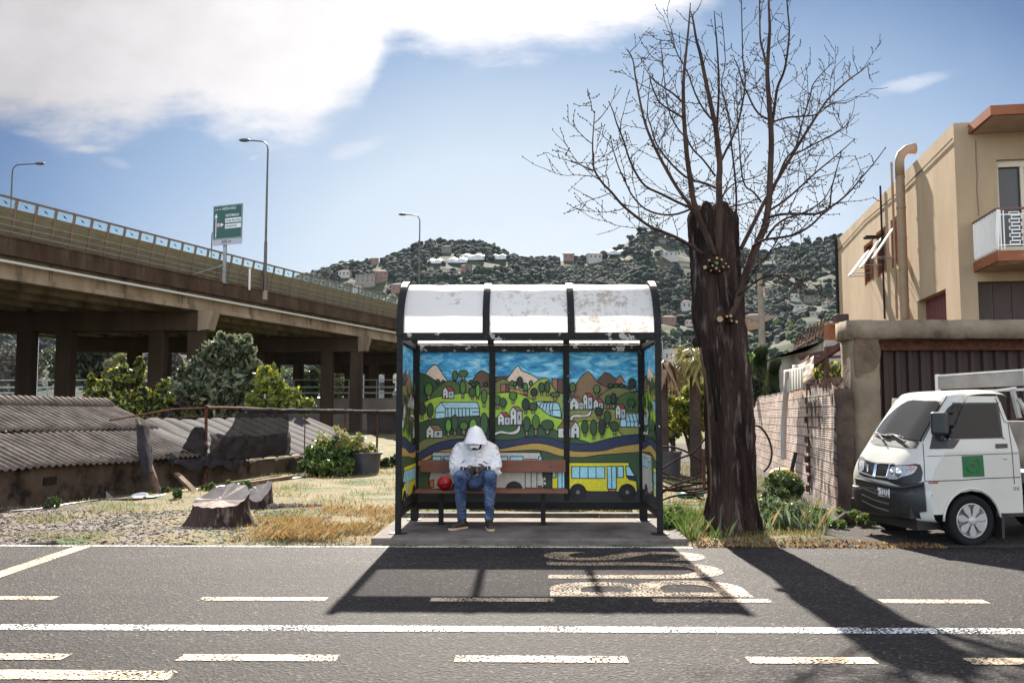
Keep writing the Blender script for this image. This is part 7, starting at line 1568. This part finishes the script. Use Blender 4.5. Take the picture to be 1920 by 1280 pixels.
# wheels
def wheel(u, v, out):
    e = MB(); c = V3(u, v, .255); ax = VV*(-1 if out else 1)
    def ring(pr, m_, name, parent, n=32, cc=c):
        vs = []; 
        for r_, o in pr:
            for i in range(n): t = 2*PI*i/n; vs.append(cc+ax*o+VU*(r_*math.cos(t))+Vector((0, 0, r_*math.sin(t))))
        k = len(pr); fs = [(a_*n+i, a_*n+(i+1) % n, (a_+1)*n+(i+1) % n, (a_+1)*n+i) for a_ in range(k-1) for i in range(n)]; return MB().add(vs, fs).build(name, m_, parent, smooth=True)
    w_ = ring([(.15, -.14), (.245, -.14), (.26, -.11), (.262, -.02), (.255, .015), (.23, .022), (.18, .012), (.17, -.02)], M_rub, 'wheel', van)
    ring([(.178, .012), (.173, .020), (.160, .012), (.155, -.02), (.0, -.02)], M_rim, 'rim', w_)
    b = MB()
    for k in range(7):
        t = 2*PI*k/7+.2; d = VU*math.cos(t)+Vector((0, 0, math.sin(t))); s = VU*-math.sin(t)+Vector((0, 0, math.cos(t))); q = c+ax*.012
        pts = [(.03, .015), (.07, .022), (.11, .037), (.148, .033), (.165, .018)]; P = [q+d*r_+s*h_+ax*(.012-.05*(r_-.1)**2) for r_, h_ in pts]+[q+d*r_-s*h_+ax*(.012) for r_, h_ in pts[::-1]]; b.prism(P, -ax*.02)
    b.build('hubcap', M_rim, w_, bevel=.004); MB().ball(c+ax*.02, (.045, .02, .045), 14, 8).build('hub_cap_centre', M_rim, w_, smooth=True) if False else ring([(.048, .012), (.045, .03), (.03, .036), (.0, .037)], M_rim, 'hub', w_, 20)
wheel(0, .02, True); wheel(0, WID-.02, False); wheel(-1.83, .06, True); wheel(-1.83, WID-.06, False)
b = MB()       # dark inner arches and underside
n = 16; vs = []
for i in range(n+1):
    t = PI*i/n; 
    for v in (.03, .3): vs.append(V3(.312*math.cos(t), v, .25+.312*math.sin(t)))
b.add(vs, [(2*i, 2*i+1, 2*i+3, 2*i+2) for i in range(n)]); b.add([V3(.32, .29, .2), V3(-.32, .29, .2), V3(-.32, .29, .6), V3(.32, .29, .6)], [(0, 1, 2, 3)]); b.box(V3(-.9, .7, .33), (3.0, 1.1, .12), AL); b.box(V3(.22, .62, .25), (.56, .86, .2), AL); b.build('underbody', M_vb, van)
b = MB(); q = [V3(.33*math.cos(t), -.004, .25+.33*math.sin(t)) for t in np.linspace(.02, PI-.1, 20)]; b.tube(q, .012, 6); b.build('arch_trim', M_vw, van, smooth=True)
MB().box(V3(-.34, .06, .18), (.03, .16, .22), AL).build('mud_flap', M_vb, van)
# load bed with headboard frame
M_alu = mat('grey_aluminium', (.36, .34, .31), (.28, .26, .24), 5, rough=.5, metal=.3)
b = MB(); b.box(V3(-1.75, WID/2, .68), (2.2, 1.46, .10), AL); b.build('bed_floor', M_alu, van)
b = MB(); b.box(V3(-1.75, -.03, .86), (2.2, .03, .28), AL); b.box(V3(-1.75, WID+.03, .86), (2.2, .03, .28), AL); b.build('bed_side', M_alu, van)
hb = -.70; zt_ = 1.80
b = MB(); b.box(V3(hb, WID/2, zt_-.08), (.03, 1.46, .16), AL); b.box(V3(hb, WID/2, 1.02), (.03, 1.46, .5), AL); b.build('headboard', M_alu, van, bevel=.005)
b = MB(); 
for v in (-.02, WID+.02): b.bar(V3(hb, v, .7), V3(hb, v, zt_+.02), .045)
b.bar(V3(hb, -.02, zt_), V3(hb, WID+.02, zt_), .03); b.bar(V3(hb+.02, 0, zt_-.2), V3(hb+.02, WID, zt_-.2), .025); b.bar(V3(hb+.04, .10, zt_-.18), V3(hb+.04, WID-.2, zt_-.26), .02); b.build('frame', M_white, van)
for a_ in (((-.62, .10, zt_-.2), (-.62, .02, zt_-.5)), ((-.64, .05, zt_-.3), (-1.02, -.02, .8)), ((-.62, WID-.1, zt_-.2), (-1.02, WID, .8))): MB().bar(V3(*a_[0]), V3(*a_[1]), .038).build('brace', M_alu, van)
# ------------------------------------------------------------------ shrubs and weeds
def shrub(name, px, py_base, py_top, wpx, Y, mats, label, cat='shrub', n=4000, lf=.05, seed=1, clumps=40, group=None, parts=1, dx=0, shell=.45):
    x = X_at(px, Y); zt = Z_at(py_top, Y); zb = max(0, Z_at(py_base, Y)) ; r = wpx*Y/1706/2; h = zt-zb; e = empty(name, (x, Y, zb), label, cat, group); b = MB(); g = random.Random(seed)
    for i in range(9):
        a = g.uniform(0, 6.28); q = Vector((math.cos(a)*r*g.uniform(.2, .7), math.sin(a)*r*.5, h*g.uniform(.5, .85))); b.tube([(x, Y, zb-.05), Vector((x, Y, zb))+q*.5+Vector((0, 0, .05*h)), Vector((x, Y, zb))+q], [.03*r+.008, .02*r+.005, .004], 5)
    b.build('stem', MATS['bark_brown'], e); V, F = leaves((x, Y, zb+h*.5), (r*.86, r*.7, h*.46), n, lf, clumps, shell, seed, cr=.30); gg = np.random.default_rng(seed); npmesh('foliage', V, F, mats, gg.integers(0, len(mats), len(F)), parent=e); return e
def multi(name, lobes, mats, label, lf, seed, base, cat='shrub'):
    """one shrub with an outline made of several lobes: (px, py, rx_px, ry_px, Y, n)"""
    Yc = lobes[0][4]; p0 = Vector((X_at(base[0], Yc), Yc, max(0, Z_at(base[1], Yc)))); e = empty(name, p0, label, cat); b = MB(); Vs = []; Fs = []; mi = []; k = 0
    for i, (px, py, rx, ry, Y, n) in enumerate(lobes):
        c = at(px, py, Y); s = Y/1706; V, F = leaves(c, (rx*s, rx*s*.8, ry*s), n, lf, max(8, int(n/90)), .5, seed+i, cr=.34); Vs.append(V); Fs.append(F+k); k += len(V); mi.append(np.random.default_rng(seed+i).integers(0, len(mats), len(F)))
        b.tube([p0-Vector((0, 0, .1)), p0.lerp(c, .5)+Vector((0, 0, .1)), c], [.06, .035, .008], 6)
    b.build('stem', MATS['bark_brown'], e); npmesh('foliage', np.concatenate(Vs), np.concatenate(Fs), mats, np.concatenate(mi), parent=e); return e
multi('bush', [(405,690,44,52,27,3600),(370,715,42,45,27,3000),(450,660,26,36,27.3,1500),(425,650,24,26,26.8,1300),(352,750,48,34,26.5,2600),(420,745,60,40,26.5,3200),(462,700,30,40,27.2,1800)], [LP, LD, LP], 'large dark glossy bush in front of the viaduct columns', .12, 200, (400, 800))
multi('bush', [(505,730,34,36,26,2200),(535,745,30,26,26,1500),(500,700,18,16,26.2,500),(480,752,26,26,25.8,1300),(570,757,22,16,26,500)], [LYG, LY, LG, LYG], 'bright yellow-green bush right of the large dark bush', .075, 220, (510, 800))
multi('bush', [(245,720,30,40,25,1900),(262,690,13,20,25,350),(205,720,22,26,25,900),(180,742,26,18,25,900),(280,755,40,26,24.8,1900),(235,765,40,20,24.6,1500),(172,712,12,14,25.2,300),(310,740,22,30,25,900)], [LG, LD, LYG, LD, LY], 'loose dark shrub with yellow flowers behind the corrugated roof', .075, 240, (240, 800))
multi('bush', [(320,752,30,26,26,1200),(300,775,30,14,25,600)], [LD, LT], 'low brownish thicket between the yellow-flowered shrub and the dark bush', .08, 255, (320, 800))
M_stick = LY
b = MB(); 
for px, y0, y1 in ((513, 735, 686), (529, 735, 694)): p = at(px, y0, 26); q = at(px+1, y1, 26); b.tube([p, q], .02, 5); b.ball(q, (.07, .07, .12), 6, 5, jit=.3)
tag(b.build('flower_spike', LYG), 'pair of yellow flower spikes rising above the bright bush', 'plant')
# ivy mound beside the pot
multi('ivy', [(598,862,32,24,19.8,3000),(580,872,24,16,19.4,1500),(625,850,34,26,20.3,2600),(640,870,28,20,20.0,1800),(612,880,38,12,19.3,1300),(655,842,22,16,20.6,900)], [leafmat('ivy_bright', (.12, .19, .03), (.2, .27, .05), 4), LG, leafmat('ivy_dark', (.03, .06, .015), (.05, .09, .02), 4)], 'mound of bright green ivy spilling over the low wall beside the pot', .045, 260, (610, 890), 'ivy')
multi('bush', [(725,872,18,14,22.5,700),(735,860,16,14,23,600)], [LG, LD], 'low green bush between the big pot and the shelter', .05, 280, (725, 885))
V, F = leaves(at(635, 828, 20.4), (.75, .3, .22), 900, .05, 16, .5, 288); o = npmesh('dry_climber', V, F, [MATS['leaf_straw'], LYG], RNG.integers(0, 2, len(F)), origin=at(635, 850, 20.4)); tag(o, 'straw-coloured dry climber on top of the ivy mound', 'climber')
# right side of the shelter
multi('lemon_tree', [(1290,760,34,36,20,2600),(1300,735,22,22,20.2,1000),(1272,790,30,24,19.8,1400),(1305,800,22,36,20,1400),(1315,770,16,40,20.3,1000)], [LY, LYG, LG, LY], 'small lemon tree with yellow leaves between the shelter and the bare tree', .065, 300, (1300, 865), 'tree')
multi('bush', [(1262,760,20,30,21,1100),(1255,800,20,24,20.6,900)], [LG, LD, leafmat('grey_green', (.14, .17, .12), (.2, .22, .16), 3)], 'dark green bush directly right of the shelter post', .06, 310, (1262, 850))
multi('bush', [(1262,692,20,14,34,500),(1275,715,40,18,34,1200)], [MATS['grey_green'], LO], 'pale grey-green shrubbery farther behind the lemon tree', .10, 315, (1270, 740))
def palm(px, py, Y, label, n, ln, droop, mats, seed, trunk_to):
    c = at(px, py, Y); base = Vector((c.x, Y, 0)); e = empty('palm', base, label, 'palm'); MB().tube([base, c], [.13, .11], 10).build('trunk', MATS['bark_brown'], e); g = random.Random(seed); b = MB()
    for i in range(n):
        a = g.uniform(0, 6.28); up = g.uniform(-.7, .9); d = Vector((math.cos(a), math.sin(a)*.8, up)).normalized(); s = d.cross(Vector((0, 0, 1))).normalized(); L_ = ln*g.uniform(.7, 1.1); P = [c]
        for k in range(1, 6): P.append(c+d*L_*k/5-Vector((0, 0, droop*(k/5)**2)))
        for sd in (-1, 1):
            for k in range(6): b.add([P[3]*1, P[3]+s*sd*.02*k, P[5]+s*sd*.05*k-Vector((0, 0, .015*k*k)), ], [(0, 1, 2)])
        b.bar(P[0], P[3], .014)
    b.build('fronds', mats, e)
palm(1241, 680, 19, 'dry brown palm half hidden by the right edge of the shelter', 26, .42, .32, leafmat('dry_frond', (.38, .26, .15), (.28, .17, .1), 4), 5, 0)
palm(1302, 668, 19.5, 'fan palm with orange-green fronds poking out left of the bare trunk', 34, .62, .1, leafmat('fan_frond', (.36, .27, .08), (.2, .2, .05), 6), 6, 0)
# conifers behind the brick wall
def conifer(px, yb, yt, wpx, Y, label, seed):
    x = X_at(px, Y); zt = Z_at(yt, Y); e = empty('conifer', (x, Y, 0), label, 'conifer'); MB().tube([(x, Y, 0), (x, Y, zt*.8)], [.07, .02], 6).build('trunk', MATS['bark_brown'], e)
    g = np.random.default_rng(seed); n = 9000; f = g.random(n)**.7; a = g.random(n)*6.28; R0 = wpx*Y/1706/2; z = .6+(zt-.6)*f; rr = R0*(1.05-.75*f)*(g.random(n)**.4)*(1+.3*np.sin(a*5+f*9))
    P = np.stack([x+rr*np.cos(a), Y+rr*np.sin(a), z], 1); V, F = blades(P, .26, .018, .55, seed); npmesh('foliage', V, F, [leafmat('feathery_green', (.05, .075, .02), (.09, .12, .035), 4), LO], g.integers(0, 2, len(F)), parent=e)
conifer(1424, 760, 664, 60, 27, 'feathery green conifer behind the far end of the brick wall', 61); conifer(1450, 760, 690, 44, 25, 'smaller feathery conifer right of the other, behind the brick wall', 62)
shrub('bush', 1415, 760, 700, 40, 24, [LO, LD], 'dark shrub behind the wall just right of the bare trunk', n=1600, lf=.05, seed=63); shrub('bush', 1490, 720, 672, 44, 45, [LT, LT, LO], 'leafless pinkish bush behind the wall left of the terrace', n=1400, lf=.09, seed=64)
# weeds at the foot of the tree and wall
M_w1 = leafmat('weed_bright', (.08, .13, .025), (.15, .22, .06), 8); M_w2 = leafmat('weed_grey', (.10, .12, .07), (.18, .21, .13), 8); M_w3 = leafmat('weed_dark', (.022, .038, .012), (.045, .07, .022), 8)
multi('weed_clump', [(1462,905,32,24,12.2,3000),(1450,925,26,16,11.8,1500),(1490,915,20,18,12.3,1200)], [M_w3, M_w1, M_w3], 'tall dark green weeds against the foot of the brick wall', .022, 330, (1465, 945), 'weeds')
multi('weed_clump', [(1470,965,46,24,10.6,3600),(1440,970,26,18,10.4,1600),(1510,972,34,16,10.7,2000),(1530,960,24,16,11.2,1000),(1440,945,22,18,10.8,1300)], [M_w2, M_w1, M_w2, M_w3], 'pale grey-green weeds spreading from the bare trunk along the kerb', .020, 340, (1480, 995), 'weeds')
multi('weed_clump', [(1600,965,36,12,11.4,1800),(1560,980,26,8,10.8,900),(1630,975,22,8,11,700)], [M_w1, M_w3, LYG], 'low leafy weeds under the nose of the van', .024, 360, (1600, 985), 'weeds')
multi('weed_clump', [(1275,975,38,14,10.6,2600),(1252,985,20,12,10.3,1300),(1300,985,26,8,10.4,1000),(1262,955,16,10,11.2,800)], [M_w1, M_w1, M_w3], 'bright green leafy weeds between the shelter and the bare trunk', .022, 370, (1275, 995), 'weeds')
for i, (px, py, s, lab) in enumerate(((390,912,9,'tuft of green weeds at the base of the low wall behind the stump'),(430,908,10,'pale flowering tuft at the foot of the low wall'),(462,910,11,'bright green tuft left of the board by the low wall'),(335,925,9,'green tuft beside the leaning plank'),(312,920,8,'small dark tuft between the post and the plank'),(100,942,12,'green weeds halfway along the shed wall'))):
    multi('weed_clump', [(px,py,s*1.3,s*.8,ground_at(px, py+s, .03).y,420)], [M_w1, M_w3], lab, .03, 380+i, (px, py+s), 'weeds')
b = MB()
for px, py in ((1422, 957), (1420, 966), (1478, 990)): p = at(px, py, 10.3); b.ball(p, .016, 7, 5)
tag(b.build('dandelion', mat('dandelion_yellow', (.8, .55, .02), rough=.6)), 'yellow dandelion flowers in the weeds beside the trunk', 'flowers')
# grass
g = np.random.default_rng(77)
def scatter(n, x0, x1, y0, y1, fn):
    x = g.uniform(x0, x1, n); y = g.uniform(y0, y1, n); k = np.array([fn(a, c) for a, c in zip(x, y)]); m_ = g.random(n) < k; x, y = x[m_], y[m_]; return np.array([(a, c, vz(a, c)-.005) for a, c in zip(x, y)])
nz = lambda x, y, s, o=0: noise.noise(Vector((x*s, y*s, o)))
def clear(x, y): return not (-1.66 < x < 1.72 and y < 11.45)
M_straw = leafmat('straw_blade', (.28, .20, .08), (.42, .31, .14), 3); M_orange = leafmat('orange_blade', (.22, .09, .025), (.34, .17, .055), 4); M_gb = leafmat('green_blade', (.055, .09, .015), (.11, .15, .035), 3)
def gpatch(name, P, h, w, lean, seed, mats, probs, label):
    V, F = blades(P, h, w, lean, seed); mi = np.random.default_rng(seed).choice(len(mats), len(F), p=probs); tag(npmesh(name, V, F, mats, mi), label, 'grass', kind='stuff')
P = scatter(90000, -6.5, -1.3, 9.45, 12.6, lambda x, y: clear(x, y)*min(1, max(0, (x+3.25+.25*nz(x, y, 2)) *1.4))*min(1, max(.0, .55+1.5*nz(x, y, 1.6)))*max(.25, min(1, (12.2-y)/2.2)))
gpatch('dry_grass', P, .075, .0045, 1.2, 5, [M_straw, M_orange, M_gb, LT], [.46, .20, .16, .18], 'dry orange and straw grass between the stump and the shelter')
P = scatter(70000, -9, 7, 11.0, 26, lambda x, y: clear(x, y)*(x < 4.1+(y-13)*.145)*(y > 12.4 or x < 3)*min(1, max(0, .35+1.6*nz(x, y, .8, 3)+.10*(x+3)))*.8)
gpatch('lawn_grass', P, .07, .009, .9, 6, [M_straw, M_gb], [.55, .45], 'thin yellow-green grass of the plot behind the shelter')
P = scatter(16000, -8, -2.8, 9.5, 12.8, lambda x, y: max(0, nz(x, y, 1.1, 9)*2.6-.25)*.9)
gpatch('gravel_grass', P, .05, .006, .9, 7, [M_straw, M_gb], [.5, .5], 'sparse tufts in the gravel at the left')
P = scatter(26000, 1.62, 4.4, 9.42, 11.6, lambda x, y: (x < 3.1)*min(1, max(0, .3+1.4*nz(x, y, 2.3, 5)))*min(1, (y-9.3)/.8))
gpatch('weedy_grass', P, .06, .007, .9, 8, [M_straw, M_gb, M_orange], [.4, .35, .25], 'dry weedy grass and litter around the foot of the bare tree')
P = scatter(2600, -1.6, 4.2, 9.30, 9.55, lambda x, y: .8 if (x > 1.7 or False) else 0)
gpatch('edge_litter', P, .03, .02, 1.6, 9, [M_orange, M_straw, M_rust], [.4, .3, .3], 'dead leaves along the road edge below the bare tree')
P = scatter(5200, 2.55, 3.9, 9.9, 12.4, lambda x, y: max(0, .3+1.8*nz(x, y, 2.6, 15))*(x < 3.2+(y-9.9)*.25))
gpatch('tall_weeds', P, .24, .010, .7, 18, [M_w1, M_w2, M_straw], [.4, .35, .25], 'tall loose weeds between the bare trunk and the brick wall')
P = scatter(3600, 1.66, 2.1, 9.6, 11.6, lambda x, y: max(0, .4+1.8*nz(x, y, 2.6, 25)))
gpatch('tall_weeds', P, .17, .010, .8, 19, [M_w1, M_gb, M_straw], [.45, .35, .2], 'loose green weeds between the shelter and the bare trunk')
# loose gravel stones
def stones():
    n = 3400; x = g.uniform(-8.2, -3.0, n); y = g.uniform(9.4, 12.4, n); r = g.uniform(.006, .02, n)*(1+.6*(g.random(n) > .95)); V0, F0 = icos(1); nv = len(V0)
    P = np.array([(a, c, vz(a, c)+.004) for a, c in zip(x, y)]); J = 1+.3*(g.random((n, nv, 1))-.5); V = (V0[None]*J*(r[:, None, None]*np.array((1, 1, .6)))+P[:, None]).reshape(-1, 3); F = (F0[None]+(np.arange(n)*nv)[:, None, None]).reshape(-1, 3)
    tag(npmesh('gravel', V, F, [mat('gravel_pale', (.30, .255, .21), rough=.9), mat('gravel_dark', (.09, .065, .05), rough=.9)], np.repeat((g.random(n) > .55).astype(int), len(F0))), 'pale loose gravel on the verge at the left', 'gravel', kind='stuff')
stones()
# ------------------------------------------------------------------ air
def haze():
    m = bpy.data.materials.new('haze'); m.use_nodes = True; nt = m.node_tree; nt.nodes.clear(); o = nt.nodes.new('ShaderNodeOutputMaterial'); v = nt.nodes.new('ShaderNodeVolumePrincipled')
    v.inputs['Color'].default_value = (.66, .80, 1, 1); v.inputs['Density'].default_value = .000025; v.inputs['Anisotropy'].default_value = .2; nt.links.new(v.outputs[0], o.inputs['Volume'])
    ob = MB().box((0, 660, 100), (3260, 1520, 203.5)).build('haze', m); tag(ob, 'thin pale blue haze over the valley', 'haze', kind='stuff')
haze()
